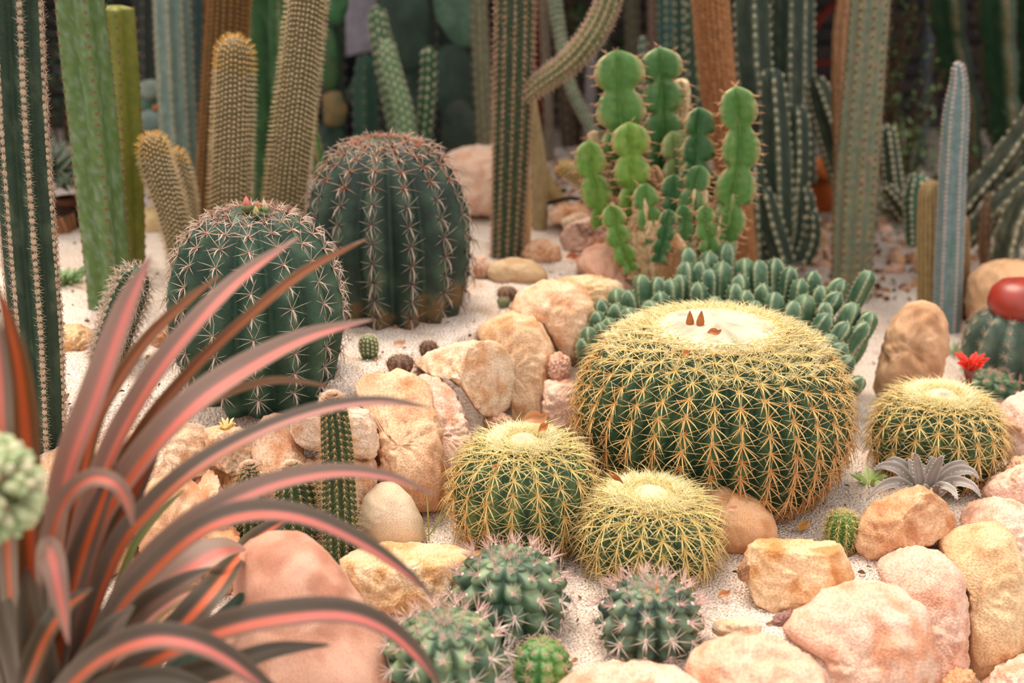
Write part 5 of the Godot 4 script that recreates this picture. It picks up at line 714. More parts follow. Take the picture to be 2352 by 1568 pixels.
# the candelabra with winged, thorny joints; young stems green, old ones corky and pale
func winged_spurge() -> void:
	var t := thing("winged_spurge", "branching spurge with wavy green winged joints, thorns and pale corky stems", "cactus", Vector3(0.4862, 0.16, -3.5564))
	var thorns := [[cluster(870, {"nr": 0, "lr": 0.01, "nc": 2, "lc": 0.021, "tilt": 0.1, "fan": 1.3, "w": 0.0014, "c0": hue(206, 140, 100), "c1": hue(232, 196, 170), "droop": 0.0, "pad": 0.003, "pad_c": hue(216, 180, 140)}), cluster(871, {"nr": 0, "lr": 0.01, "nc": 2, "lc": 0.024, "tilt": 0.2, "fan": 1.5, "w": 0.0014, "c0": hue(200, 130, 90), "c1": hue(230, 190, 160), "droop": 0.0, "pad": 0.003, "pad_c": hue(210, 176, 136)})]]
	var leaf := hue(84, 128, 62)
	var lime := hue(130, 166, 60)
	var deep := hue(52, 98, 56)
	var rim := hue(206, 178, 136)
	var cork := hue(226, 200, 160)
	var wood := hue(180, 132, 92)
	var list := [
		[[Vector3(0.3165, 0.4049, -3.3), Vector3(0.2926, 0.5102, -3.3), Vector3(0.2801, 0.6247, -3.3), Vector3(0.2727, 0.7254, -3.3), Vector3(0.2681, 0.8088, -3.3)], [0.0423, 0.0558, 0.0717, 0.0764, 0.073], leaf, 0.0974, false, 0.035],
		[[Vector3(0.3998, 0.4545, -3.34), Vector3(0.3978, 0.5599, -3.34), Vector3(0.3914, 0.663, -3.34), Vector3(0.3848, 0.7418, -3.34), Vector3(0.381, 0.8104, -3.34)], [0.0425, 0.0589, 0.0639, 0.0647, 0.0629], leaf.lerp(deep, 0.5), 0.0825, false, 0],
		[[Vector3(0.324, 0.3613, -3.24), Vector3(0.3119, 0.4544, -3.24), Vector3(0.3033, 0.5458, -3.24), Vector3(0.2972, 0.6355, -3.24)], [0.0418, 0.0524, 0.0574, 0.0582], lime.lerp(leaf, 0.4), 0.0823, false, 0.05],
		[[Vector3(0.2399, 0.356, -3.26), Vector3(0.2231, 0.4381, -3.26), Vector3(0.2057, 0.5074, -3.26), Vector3(0.1973, 0.5847, -3.26)], [0.035, 0.0458, 0.0496, 0.0451], lime.lerp(leaf, 0.6), 0.0895, false, -0.05],
		[[Vector3(0.4776, 0.356, -3.26), Vector3(0.4724, 0.4613, -3.26), Vector3(0.4742, 0.5644, -3.26), Vector3(0.4779, 0.6697, -3.26)], [0.0462, 0.0526, 0.0535, 0.0447], deep, 0.0693, false, 0.1],
		[[Vector3(0.5515, 0.3196, -3.22), Vector3(0.5636, 0.4246, -3.22), Vector3(0.5776, 0.5274, -3.22), Vector3(0.5766, 0.617, -3.22), Vector3(0.5667, 0.6721, -3.22), Vector3(0.5632, 0.7287, -3.22)], [0.0417, 0.0578, 0.0626, 0.0579, 0.0563, 0.0573], leaf, 0.1016, false, 0],
		[[Vector3(0.4711, 0.2781, -3.2), Vector3(0.4643, 0.3719, -3.2), Vector3(0.4649, 0.4525, -3.2), Vector3(0.4832, 0.5317, -3.2)], [0.0416, 0.044, 0.0423, 0.0365], deep.lerp(leaf, 0.3), 0.0615, false, -0.25],
		[[Vector3(0.4383, 0.393, -3.3), Vector3(0.4353, 0.487, -3.3), Vector3(0.4254, 0.5563, -3.3), Vector3(0.4177, 0.602, -3.3)], [0.0423, 0.0531, 0.0555, 0.0456], leaf.lerp(cork, 0.35), 0.0679, false, 0.15],
		[[Vector3(0.4261, 0.3196, -3.22), Vector3(0.4208, 0.3899, -3.22), Vector3(0.4178, 0.4591, -3.22), Vector3(0.4203, 0.5048, -3.22)], [0.0348, 0.0414, 0.0452, 0.0368], deep, 0.0574, false, -0.15],
		[[Vector3(0.3669, 0.3252, -3.2), Vector3(0.3507, 0.395, -3.2), Vector3(0.3397, 0.4525, -3.2), Vector3(0.3429, 0.4866, -3.2)], [0.0345, 0.0411, 0.045, 0.034], leaf, 0.0615, false, 0.1],
		[[Vector3(0.3106, 0.2604, -3.18), Vector3(0.2802, 0.3308, -3.18), Vector3(0.264, 0.3887, -3.18), Vector3(0.2493, 0.4345, -3.18)], [0.0304, 0.0384, 0.0409, 0.0312], leaf.lerp(lime, 0.3), 0.0545, false, 0],
		[[Vector3(0.3933, 0.2305, -3.2), Vector3(0.3573, 0.2781, -3.2), Vector3(0.3397, 0.3252, -3.2), Vector3(0.3276, 0.3486, -3.2)], [0.0307, 0.0389, 0.0387, 0.0317], deep, 0.0505, false, -0.1],
		[[Vector3(0.5444, 0.2487, -3.3), Vector3(0.5508, 0.3454, -3.3), Vector3(0.5347, 0.4285, -3.3), Vector3(0.5224, 0.487, -3.3)], [0.0358, 0.0425, 0.0422, 0.0349], deep.lerp(leaf, 0.5), 0.0679, false, 0.05],
		[[Vector3(0.5555, 0.2483, -3.22), Vector3(0.5547, 0.3432, -3.22), Vector3(0.5552, 0.4131, -3.22), Vector3(0.5458, 0.4591, -3.22)], [0.035, 0.0388, 0.0413, 0.0301], leaf.lerp(cork, 0.3), 0.0552, false, 0],
		[[Vector3(0.4588, 0.231, -3.36), Vector3(0.4345, 0.378, -3.36), Vector3(0.4341, 0.5208, -3.36), Vector3(0.4428, 0.6368, -3.36), Vector3(0.4433, 0.7277, -3.36)], [0.0583, 0.0503, 0.0425, 0.035, 0.0305], cork, 0.0807, true, -0.35],
		[[Vector3(0.4396, 0.1748, -3.38), Vector3(0.3866, 0.2996, -3.38), Vector3(0.3702, 0.4213, -3.38), Vector3(0.3775, 0.5402, -3.38), Vector3(0.3878, 0.6333, -3.38)], [0.0589, 0.0582, 0.0431, 0.0355, 0.031], wood.lerp(cork, 0.5), 0.0742, true, -0.55],
		[[Vector3(0.3593, 0.2861, -3.34), Vector3(0.3086, 0.395, -3.34), Vector3(0.26, 0.4663, -3.34), Vector3(0.2259, 0.5367, -3.34), Vector3(0.2131, 0.5945, -3.34)], [0.0433, 0.0371, 0.0312, 0.0253, 0.0196], cork, 0.0642, true, -0.25],
		[[Vector3(0.485, 0.181, -3.36), Vector3(0.4803, 0.2805, -3.36), Vector3(0.481, 0.3901, -3.36), Vector3(0.4806, 0.5208, -3.36), Vector3(0.4714, 0.5907, -3.36)], [0.0659, 0.0609, 0.0459, 0.0368, 0.0281], wood.lerp(cork, 0.3), 0.0807, true, -0.65],
		[[Vector3(0.3953, 0.1825, -3.2), Vector3(0.3878, 0.2544, -3.2), Vector3(0.3759, 0.3252, -3.2), Vector3(0.3665, 0.395, -3.2)], [0.0491, 0.0459, 0.0414, 0.0302], cork, 0.0549, true, -0.3],
		[[Vector3(0.5235, 0.1996, -3.3), Vector3(0.5301, 0.2972, -3.3), Vector3(0.5482, 0.393, -3.3), Vector3(0.5557, 0.4637, -3.3)], [0.0432, 0.0427, 0.0367, 0.028], cork.lerp(wood, 0.4), 0.0679, true, -0.5],
		[[Vector3(0.4374, 0.2129, -3.18), Vector3(0.4307, 0.2604, -3.18), Vector3(0.4264, 0.3074, -3.18), Vector3(0.4081, 0.3656, -3.18)], [0.0556, 0.0525, 0.0482, 0.0342], wood, 0.0655, true, -0.5],
		[[Vector3(0.3519, 0.2181, -3.24), Vector3(0.3563, 0.2902, -3.24), Vector3(0.3697, 0.3613, -3.24), Vector3(0.401, 0.4313, -3.24), Vector3(0.4108, 0.4659, -3.24)], [0.0424, 0.0449, 0.0418, 0.0345, 0.0234], wood.lerp(cork, 0.6), 0.0489, true, -0.6],
		[[Vector3(0.4854, 0.2185, -3.2), Vector3(0.4887, 0.2899, -3.2), Vector3(0.4919, 0.3603, -3.2), Vector3(0.4816, 0.4296, -3.2), Vector3(0.486, 0.4753, -3.2)], [0.0419, 0.0444, 0.0385, 0.0301, 0.0231], cork, 0.0439, true, -0.15],
		[[Vector3(0.423, 0.2363, -3.26), Vector3(0.3968, 0.3084, -3.26), Vector3(0.4003, 0.3913, -3.26), Vector3(0.3861, 0.4613, -3.26), Vector3(0.3658, 0.5188, -3.26)], [0.0354, 0.038, 0.0349, 0.0277, 0.0207], wood, 0.0492, true, -0.3],
		[[Vector3(0.5338, 0.2243, -3.22), Vector3(0.5077, 0.2841, -3.22), Vector3(0.5222, 0.3549, -3.22), Vector3(0.532, 0.4246, -3.22)], [0.0351, 0.0363, 0.0346, 0.0248], cork, 0.0442, true, -0.7],
		[[Vector3(0.3247, 0.2305, -3.2), Vector3(0.3341, 0.2899, -3.2), Vector3(0.3185, 0.3486, -3.2), Vector3(0.3301, 0.4066, -3.2), Vector3(0.3241, 0.4525, -3.2)], [0.0321, 0.0347, 0.0317, 0.0274, 0.0204], cork.lerp(wood, 0.3), 0.0439, true, -0.05],
		[[Vector3(0.4466, 0.2604, -3.18), Vector3(0.4349, 0.3191, -3.18), Vector3(0.4434, 0.3772, -3.18), Vector3(0.4341, 0.4345, -3.18)], [0.0304, 0.033, 0.0314, 0.0244], deep.lerp(leaf, 0.4), 0.0436, false, 0.05],
		[[Vector3(0.5017, 0.2634, -3.17), Vector3(0.507, 0.3336, -3.17), Vector3(0.4928, 0.3913, -3.17), Vector3(0.4949, 0.437, -3.17)], [0.0303, 0.0342, 0.034, 0.0244], leaf, 0.0435, false, -0.05],
		[[Vector3(0.3765, 0.2869, -3.17), Vector3(0.3859, 0.3336, -3.17), Vector3(0.3952, 0.3798, -3.17), Vector3(0.3999, 0.4256, -3.17)], [0.0275, 0.0315, 0.0313, 0.0244], deep, 0.0391, false, 0],
		[[Vector3(0.2959, 0.212, -3.26), Vector3(0.3126, 0.2725, -3.26), Vector3(0.3038, 0.3323, -3.26), Vector3(0.2791, 0.3913, -3.26)], [0.0355, 0.0353, 0.0323, 0.0209], cork, 0.0514, true, -0.4],
	]
	for i in list.size():
		var q: Array = list[i]
		var base: Color = q[2]
		var old: bool = q[4]
		stem_part("corky_stem" if old else "winged_stem", t, q[0], q[1], {"ribs": 3, "depth": 0.84 if not old else 0.55, "k": 1.9 if not old else 1.2, "concave": true, "seg": 12, "rings": 44, "c0": base, "c1": rim if not old else cork.lightened(0.1), "c2": base.darkened(0.25) if not old else wood, "crest": 16.0, "edge": 1.0, "seglen": q[3], "segamp": 0.74 if not old else 0.35, "phase": PI + q[5], "flare": 1.25, "blunt": 0.33, "seed": 30 + i, "spacing": 0.024, "tip": 0.35, "wobble": 0.05 if not old else 0.25, "patch": 0.35 if not old else 0.0, "mat": wax_mat}, thorns if not old or i % 2 == 0 else [], 60)


# ------------------------------------------------------------------ far plants, pots, the visitor, the chair
func build_behind() -> void:
	var small := [[cluster(880, {"nr": 5, "lr": 0.014, "el": 0.5, "w": 0.001, "c0": hue(130, 104, 80), "c1": hue(196, 176, 150), "pad": 0.004, "pad_c": hue(150, 136, 110)})]]
	var pale := [[cluster(881, {"nr": 4, "lr": 0.012, "el": 0.5, "w": 0.001, "c0": hue(190, 176, 150), "c1": hue(220, 206, 180), "pad": 0.006, "pad_c": hue(196, 190, 160)})]]
	var list := [
		["ringed_cactus", "tall ringed green stem behind the rear ferocactus, its tip at the top of the picture", "ringed green stems behind the rear ferocactus", [Vector3(-0.3759, 0.3602, -4.35), Vector3(-0.4011, 0.5093, -4.35), Vector3(-0.4258, 0.655, -4.35), Vector3(-0.4441, 0.755, -4.35), Vector3(-0.4476, 0.8198, -4.35)], [0.0374, 0.04, 0.0395, 0.0363, 0.0303], {"ribs": 10, "depth": 0.12, "k": 1.4, "seg": 5, "step": 0.025, "c0": hue(72, 104, 76), "c1": hue(112, 134, 100), "crest": 8.0, "edge": 0.8, "spacing": 0.03, "seed": 40}, true],
		["ringed_cactus", "shorter pale ringed stem leaning against the taller one", "ringed green stems behind the rear ferocactus", [Vector3(-0.3485, 0.3899, -4.2), Vector3(-0.3595, 0.5053, -4.2), Vector3(-0.385, 0.6046, -4.2), Vector3(-0.3998, 0.6745, -4.2), Vector3(-0.405, 0.7298, -4.2)], [0.0333, 0.0344, 0.0327, 0.0311, 0.0267], {"ribs": 10, "depth": 0.12, "k": 1.4, "seg": 5, "step": 0.025, "c0": hue(96, 134, 98), "c1": hue(140, 164, 124), "crest": 8.0, "edge": 0.8, "spacing": 0.028, "seed": 41}, true],
		["ringed_cactus", "upright dark green stem right of the ringed pair", "ringed green stems behind the rear ferocactus", [Vector3(-0.3184, 0.1702, -4.25), Vector3(-0.3018, 0.3653, -4.25), Vector3(-0.2873, 0.4823, -4.25), Vector3(-0.276, 0.5972, -4.25), Vector3(-0.2723, 0.7017, -4.25)], [0.0298, 0.0293, 0.029, 0.0288, 0.0257], {"ribs": 7, "depth": 0.2, "k": 1.4, "seg": 5, "step": 0.025, "c0": hue(52, 86, 62), "c1": hue(104, 128, 98), "crest": 8.0, "edge": 0.8, "spacing": 0.03, "seed": 42}, true],
		["blue_green_column", "blue-green ribbed stem with a bright tip behind the rear ferocactus", "", [Vector3(-0.5183, 0.1887, -4.5), Vector3(-0.5156, 0.3773, -4.5), Vector3(-0.5133, 0.5153, -4.5), Vector3(-0.5082, 0.6444, -4.5)], [0.047, 0.0463, 0.0458, 0.0333], {"ribs": 5, "depth": 0.3, "k": 1.4, "seg": 5, "step": 0.025, "c0": hue(46, 80, 68), "c1": hue(64, 104, 76), "crest": 8.0, "edge": 0.8, "spacing": 0.04, "seed": 43}, false],
		["grey_cactus", "grey spiny stem left of the tall spiny column", "dark stems far behind the middle", [Vector3(-0.0837, 0.1333, -4.1), Vector3(-0.0829, 0.2512, -4.1), Vector3(-0.09, 0.4522, -4.1), Vector3(-0.0981, 0.6603, -4.1), Vector3(-0.1033, 0.8613, -4.1), Vector3(-0.1043, 1.0429, -4.1)], [0.0245, 0.0243, 0.0253, 0.0263, 0.0258, 0.0254], {"ribs": 8, "depth": 0.2, "k": 1.4, "seg": 5, "step": 0.025, "c0": hue(92, 96, 76), "c1": hue(140, 132, 108), "crest": 8.0, "edge": 0.8, "spacing": 0.03, "seed": 44}, false],
		["grey_cactus", "forked grey stem close left of the tall spiny column", "dark stems far behind the middle", [Vector3(-0.054, 0.204, -4.3), Vector3(-0.0711, 0.3701, -4.3), Vector3(-0.0847, 0.5466, -4.3), Vector3(-0.0923, 0.6899, -4.3), Vector3(-0.0973, 0.7883, -4.3)], [0.0195, 0.0207, 0.0204, 0.0188, 0.0157], {"ribs": 8, "depth": 0.2, "k": 1.4, "seg": 5, "step": 0.025, "c0": hue(110, 104, 88), "c1": hue(150, 140, 120), "crest": 8.0, "edge": 0.8, "spacing": 0.03, "seed": 45}, false],
		["ringed_cactus", "thin blue-green twisted stem right of the tall spiny column", "dark stems far behind the middle", [Vector3(0.3231, 0.3108, -4.6), Vector3(0.2576, 0.4216, -4.6), Vector3(0.2056, 0.5305, -4.6), Vector3(0.1725, 0.6832, -4.6), Vector3(0.1509, 0.8176, -4.6), Vector3(0.1381, 1.0212, -4.6)], [0.019, 0.0204, 0.0203, 0.0216, 0.0229, 0.0225], {"ribs": 8, "depth": 0.16, "k": 1.4, "seg": 5, "step": 0.025, "c0": hue(72, 106, 88), "c1": hue(130, 148, 124), "crest": 8.0, "edge": 0.8, "spacing": 0.02, "seed": 46}, true],
		["grey_cactus", "pale grey thin stem right of the spiny column's arm joint", "dark stems far behind the middle", [Vector3(0.1417, 0.0422, -4.7), Vector3(0.1395, 0.2584, -4.7), Vector3(0.1307, 0.4998, -4.7), Vector3(0.1158, 0.7481, -4.7), Vector3(0.1073, 1.0169, -4.7)], [0.0181, 0.0178, 0.0191, 0.0188, 0.0184], {"ribs": 6, "depth": 0.2, "k": 1.4, "seg": 5, "step": 0.025, "c0": hue(120, 106, 92), "c1": hue(150, 136, 120), "crest": 8.0, "edge": 0.8, "spacing": 0.04, "seed": 47}, false],
		["slender_cactus", "dark brown stem below the arm of the spiny column", "dark stems far behind the middle", [Vector3(0.2348, -0.033, -5), Vector3(0.2286, 0.1446, -5), Vector3(0.2117, 0.3522, -5), Vector3(0.2049, 0.5871, -5)], [0.0263, 0.0277, 0.029, 0.0286], {"ribs": 6, "depth": 0.2, "k": 1.4, "seg": 5, "step": 0.025, "c0": hue(78, 62, 50), "c1": hue(104, 86, 70), "crest": 8.0, "edge": 0.8, "spacing": 0.04, "seed": 48}, false],
		["slender_cactus", "pale lilac stem left of the winged spurge", "dark stems far behind the middle", [Vector3(0.3001, 0.097, -4.9), Vector3(0.2992, 0.3023, -4.9), Vector3(0.2991, 0.4691, -4.9), Vector3(0.3022, 0.6321, -4.9)], [0.0205, 0.0219, 0.0216, 0.0197], {"ribs": 6, "depth": 0.2, "k": 1.4, "seg": 5, "step": 0.025, "c0": hue(140, 130, 136), "c1": hue(160, 150, 150), "crest": 8.0, "edge": 0.8, "spacing": 0.04, "seed": 49}, false],
		["slender_cactus", "dark green stem above the winged spurge", "dark stems far behind the middle", [Vector3(0.3798, 0.0511, -5.1), Vector3(0.37, 0.2999, -5.1), Vector3(0.3615, 0.5068, -5.1), Vector3(0.3548, 0.6415, -5.1)], [0.0266, 0.0279, 0.0275, 0.0239], {"ribs": 6, "depth": 0.2, "k": 1.4, "seg": 5, "step": 0.025, "c0": hue(48, 66, 58), "c1": hue(96, 106, 90), "crest": 8.0, "edge": 0.8, "spacing": 0.04, "seed": 50}, false],
		["slender_cactus", "grey-brown stem above the gap of the winged spurge", "dark stems far behind the middle", [Vector3(0.4951, 0.0511, -5.1), Vector3(0.4835, 0.3522, -5.1), Vector3(0.4718, 0.6081, -5.1), Vector3(0.4558, 0.9996, -5.1)], [0.0266, 0.0278, 0.0291, 0.0283], {"ribs": 6, "depth": 0.2, "k": 1.4, "seg": 5, "step": 0.025, "c0": hue(84, 82, 66), "c1": hue(110, 104, 84), "crest": 8.0, "edge": 0.8, "spacing": 0.04, "seed": 51}, false],
		["slender_cactus", "short blue-green stem between the two tallest winged joints", "dark stems far behind the middle", [Vector3(0.4886, 0.1982, -4.6), Vector3(0.4775, 0.4216, -4.6), Vector3(0.4689, 0.5767, -4.6), Vector3(0.4617, 0.6922, -4.6)], [0.0192, 0.0188, 0.0186, 0.0169], {"ribs": 6, "depth": 0.2, "k": 1.4, "seg": 5, "step": 0.025, "c0": hue(78, 104, 94), "c1": hue(120, 140, 124), "crest": 8.0, "edge": 0.8, "spacing": 0.03, "seed": 52}, true],
		["slender_cactus", "pinkish stem behind the second winged joint", "dark stems far behind the middle", [Vector3(0.5724, 0.0741, -5), Vector3(0.56, 0.3522, -5), Vector3(0.5464, 0.6201, -5), Vector3(0.5285, 1.004, -5)], [0.0226, 0.0222, 0.0235, 0.0228], {"ribs": 6, "depth": 0.2, "k": 1.4, "seg": 5, "step": 0.025, "c0": hue(128, 100, 88), "c1": hue(150, 124, 110), "crest": 8.0, "edge": 0.8, "spacing": 0.04, "seed": 53}, false],
		["slender_cactus", "blue-green stem tied with blue twine", "dark stems far behind the middle", [Vector3(0.6097, 0.0855, -4.95), Vector3(0.5976, 0.3777, -4.95), Vector3(0.584, 0.6261, -4.95), Vector3(0.5652, 1.0061, -4.95)], [0.031, 0.0321, 0.0332, 0.0323], {"ribs": 6, "depth": 0.25, "k": 1.4, "seg": 5, "step": 0.025, "c0": hue(54, 92, 84), "c1": hue(110, 130, 116), "crest": 8.0, "edge": 0.8, "spacing": 0.03, "seed": 54}, true],
		["slender_cactus", "dark green stem right of the twine", "dark stems far behind the middle", [Vector3(0.6476, 0.1428, -4.7), Vector3(0.6316, 0.4202, -4.7), Vector3(0.6175, 0.6561, -4.7), Vector3(0.5979, 1.0169, -4.7)], [0.0327, 0.0337, 0.0347, 0.0337], {"ribs": 6, "depth": 0.3, "k": 1.4, "seg": 5, "step": 0.025, "c0": hue(48, 76, 64), "c1": hue(110, 126, 106), "crest": 8.0, "edge": 0.8, "spacing": 0.03, "seed": 55}, true],
		["slender_cactus", "dark green stem left of the ginger column", "dark stems far behind the middle", [Vector3(0.6847, -0.0383, -4.5), Vector3(0.667, 0.2521, -4.5), Vector3(0.647, 0.5304, -4.5), Vector3(0.6263, 0.8263, -4.5), Vector3(0.6136, 1.0256, -4.5)], [0.035, 0.0358, 0.0351, 0.0343, 0.0338], {"ribs": 6, "depth": 0.3, "k": 1.4, "seg": 5, "step": 0.025, "c0": hue(56, 78, 62), "c1": hue(86, 104, 84), "crest": 8.0, "edge": 0.8, "spacing": 0.04, "seed": 56}, true],
		["dark_spurge", "tallest dark spurge column, right of the ginger column", "dark spurge columns right of the ginger column", [Vector3(0.8659, 0.0132, -4.1), Vector3(0.8341, 0.2658, -4.1), Vector3(0.7914, 0.5223, -4.1), Vector3(0.7586, 0.728, -4.1), Vector3(0.7303, 1.0429, -4.1)], [0.051, 0.0571, 0.0587, 0.0591, 0.0575], {"ribs": 5, "depth": 0.34, "k": 1.4, "seg": 5, "step": 0.025, "c0": hue(52, 66, 56), "c1": hue(140, 146, 124), "crest": 8.0, "edge": 0.8, "spacing": 0.03, "seed": 57, "wobble": 0.1}, true],
		["dark_spurge", "dark spurge column reaching the top beside the tallest one", "dark spurge columns right of the ginger column", [Vector3(0.9208, -0.0015, -4.15), Vector3(0.905, 0.2542, -4.15), Vector3(0.8917, 0.5138, -4.15), Vector3(0.8791, 0.722, -4.15), Vector3(0.861, 1.0407, -4.15)], [0.0516, 0.0549, 0.0566, 0.0556, 0.0542], {"ribs": 5, "depth": 0.34, "k": 1.4, "seg": 5, "step": 0.025, "c0": hue(52, 66, 56), "c1": hue(140, 146, 124), "crest": 8.0, "edge": 0.8, "spacing": 0.03, "seed": 58, "wobble": 0.1}, true],
		["dark_spurge", "dark spurge column with its knobbly tip halfway up", "dark spurge columns right of the ginger column", [Vector3(0.8624, 0.0573, -3.95), Vector3(0.8386, 0.2726, -3.95), Vector3(0.8204, 0.453, -3.95), Vector3(0.8028, 0.5881, -3.95), Vector3(0.7941, 0.6742, -3.95)], [0.0421, 0.0497, 0.0516, 0.047, 0.0373], {"ribs": 5, "depth": 0.34, "k": 1.4, "seg": 5, "step": 0.025, "c0": hue(52, 66, 56), "c1": hue(140, 146, 124), "crest": 8.0, "edge": 0.8, "spacing": 0.03, "seed": 59, "wobble": 0.1}, true],
		["dark_spurge", "dark spurge column with a rounded tip at the right of its group", "dark spurge columns right of the ginger column", [Vector3(0.8972, 0.0485, -3.98), Vector3(0.8989, 0.2512, -3.98), Vector3(0.8982, 0.4057, -3.98), Vector3(0.884, 0.5563, -3.98)], [0.0396, 0.0445, 0.0439, 0.0393], {"ribs": 5, "depth": 0.34, "k": 1.4, "seg": 5, "step": 0.025, "c0": hue(52, 66, 56), "c1": hue(140, 146, 124), "crest": 8.0, "edge": 0.8, "spacing": 0.03, "seed": 60, "wobble": 0.1}, true],
		["dark_spurge", "short dark spurge stem low at the left of its group", "dark spurge columns right of the ginger column", [Vector3(0.7861, 0.0662, -3.92), Vector3(0.773, 0.181, -3.92), Vector3(0.7602, 0.2937, -3.92), Vector3(0.7512, 0.3906, -3.92)], [0.0418, 0.0442, 0.041, 0.0339], {"ribs": 5, "depth": 0.34, "k": 1.4, "seg": 5, "step": 0.025, "c0": hue(52, 66, 56), "c1": hue(140, 146, 124), "crest": 8.0, "edge": 0.8, "spacing": 0.03, "seed": 61, "wobble": 0.1}, true],
		["dark_spurge", "leaning dark spurge stem low at the front of its group", "dark spurge columns right of the ginger column", [Vector3(0.8664, 0.0576, -3.9), Vector3(0.8288, 0.158, -3.9), Vector3(0.8009, 0.2427, -3.9), Vector3(0.7826, 0.3123, -3.9)], [0.0389, 0.0413, 0.0383, 0.0299], {"ribs": 5, "depth": 0.34, "k": 1.4, "seg": 5, "step": 0.025, "c0": hue(52, 66, 56), "c1": hue(140, 146, 124), "crest": 8.0, "edge": 0.8, "spacing": 0.03, "seed": 62, "wobble": 0.1}, true],
		["dark_spurge", "short dark spurge stem at the right foot of its group", "dark spurge columns right of the ginger column", [Vector3(0.9185, 0.0573, -3.95), Vector3(0.9342, 0.1444, -3.95), Vector3(0.933, 0.2301, -3.95), Vector3(0.9219, 0.3007, -3.95)], [0.0351, 0.0363, 0.0346, 0.0275], {"ribs": 5, "depth": 0.34, "k": 1.4, "seg": 5, "step": 0.025, "c0": hue(52, 66, 56), "c1": hue(140, 146, 124), "crest": 8.0, "edge": 0.8, "spacing": 0.03, "seed": 63, "wobble": 0.1}, true],
		["dark_spurge", "lowest dark spurge stem beside the terracotta pot", "dark spurge columns right of the ginger column", [Vector3(0.9279, 0.0632, -3.93), Vector3(0.9484, 0.1211, -3.93), Vector3(0.9521, 0.1784, -3.93), Vector3(0.9448, 0.2352, -3.93)], [0.0321, 0.0334, 0.0304, 0.0234], {"ribs": 5, "depth": 0.34, "k": 1.4, "seg": 5, "step": 0.025, "c0": hue(52, 66, 56), "c1": hue(140, 146, 124), "crest": 8.0, "edge": 0.8, "spacing": 0.03, "seed": 64, "wobble": 0.1}, true],
		["dark_spurge", "slim dark spurge column at the top, left of the red chair", "dark spurge columns right of the ginger column", [Vector3(1.0553, 0.1887, -4.5), Vector3(1.0319, 0.4082, -4.5), Vector3(1.008, 0.6355, -4.5), Vector3(0.9835, 1.0256, -4.5)], [0.0391, 0.0431, 0.0424, 0.0411], {"ribs": 5, "depth": 0.34, "k": 1.4, "seg": 5, "step": 0.025, "c0": hue(52, 66, 56), "c1": hue(140, 146, 124), "crest": 8.0, "edge": 0.8, "spacing": 0.03, "seed": 65, "wobble": 0.1}, true],
		["dark_cactus", "dark ribbed cactus leaning left of the grey-green column", "", [Vector3(1.225, 0.0803, -4.3), Vector3(1.1669, 0.2192, -4.3), Vector3(1.1014, 0.3701, -4.3), Vector3(1.0459, 0.5029, -4.3), Vector3(1.0061, 0.5957, -4.3)], [0.053, 0.0629, 0.0622, 0.0542, 0.0407], {"ribs": 6, "depth": 0.32, "k": 1.4, "seg": 5, "step": 0.025, "c0": hue(44, 54, 40), "c1": hue(150, 140, 116), "crest": 8.0, "edge": 0.8, "spacing": 0.024, "seed": 66}, true],
		["dark_cactus", "small dark cactus right of the grey-green column", "", [Vector3(1.3012, 0.1675, -4.2), Vector3(1.2773, 0.2574, -4.2), Vector3(1.2551, 0.3607, -4.2), Vector3(1.2371, 0.4536, -4.2)], [0.0339, 0.0351, 0.0333, 0.0288], {"ribs": 6, "depth": 0.3, "k": 1.4, "seg": 5, "step": 0.025, "c0": hue(54, 66, 52), "c1": hue(150, 146, 122), "crest": 8.0, "edge": 0.8, "spacing": 0.022, "seed": 67}, true],
		["dark_cactus", "dark stem with pale joints low right of the grey-green column", "", [Vector3(1.3662, 0.1035, -4.1), Vector3(1.3164, 0.163, -4.1), Vector3(1.2671, 0.222, -4.1), Vector3(1.219, 0.2731, -4.1)], [0.0289, 0.0302, 0.0287, 0.0186], {"ribs": 5, "depth": 0.3, "k": 1.4, "seg": 5, "step": 0.025, "c0": hue(56, 58, 46), "c1": hue(160, 150, 124), "crest": 8.0, "edge": 0.8, "spacing": 0.024, "seed": 68}, true],
		["dark_cactus", "blue-green rounded cactus behind the tan woolly column", "", [Vector3(1.2889, 0.1295, -3.9), Vector3(1.2769, 0.2146, -3.9), Vector3(1.2665, 0.2846, -3.9), Vector3(1.2665, 0.3592, -3.9)], [0.0414, 0.0411, 0.0395, 0.0311], {"ribs": 8, "depth": 0.2, "k": 1.4, "seg": 5, "step": 0.025, "c0": hue(62, 96, 80), "c1": hue(130, 142, 112), "crest": 8.0, "edge": 0.8, "spacing": 0.02, "seed": 69}, true],
		["knotted_spurge", "knotted pale-edged stem rising to the right edge", "knotted stems at the right edge", [Vector3(1.4372, 0.2032, -4), Vector3(1.4844, 0.2748, -4), Vector3(1.5431, 0.3597, -4), Vector3(1.5991, 0.4571, -4), Vector3(1.6542, 0.553, -4)], [0.0393, 0.0419, 0.0416, 0.0398, 0.0382], {"ribs": 4, "depth": 0.42, "k": 1.4, "seg": 5, "step": 0.025, "c0": hue(58, 64, 50), "c1": hue(190, 176, 150), "crest": 8.0, "edge": 0.8, "spacing": 0.03, "seed": 70, "wobble": 0.25, "seglen": 0.07, "segamp": 0.3}, true],
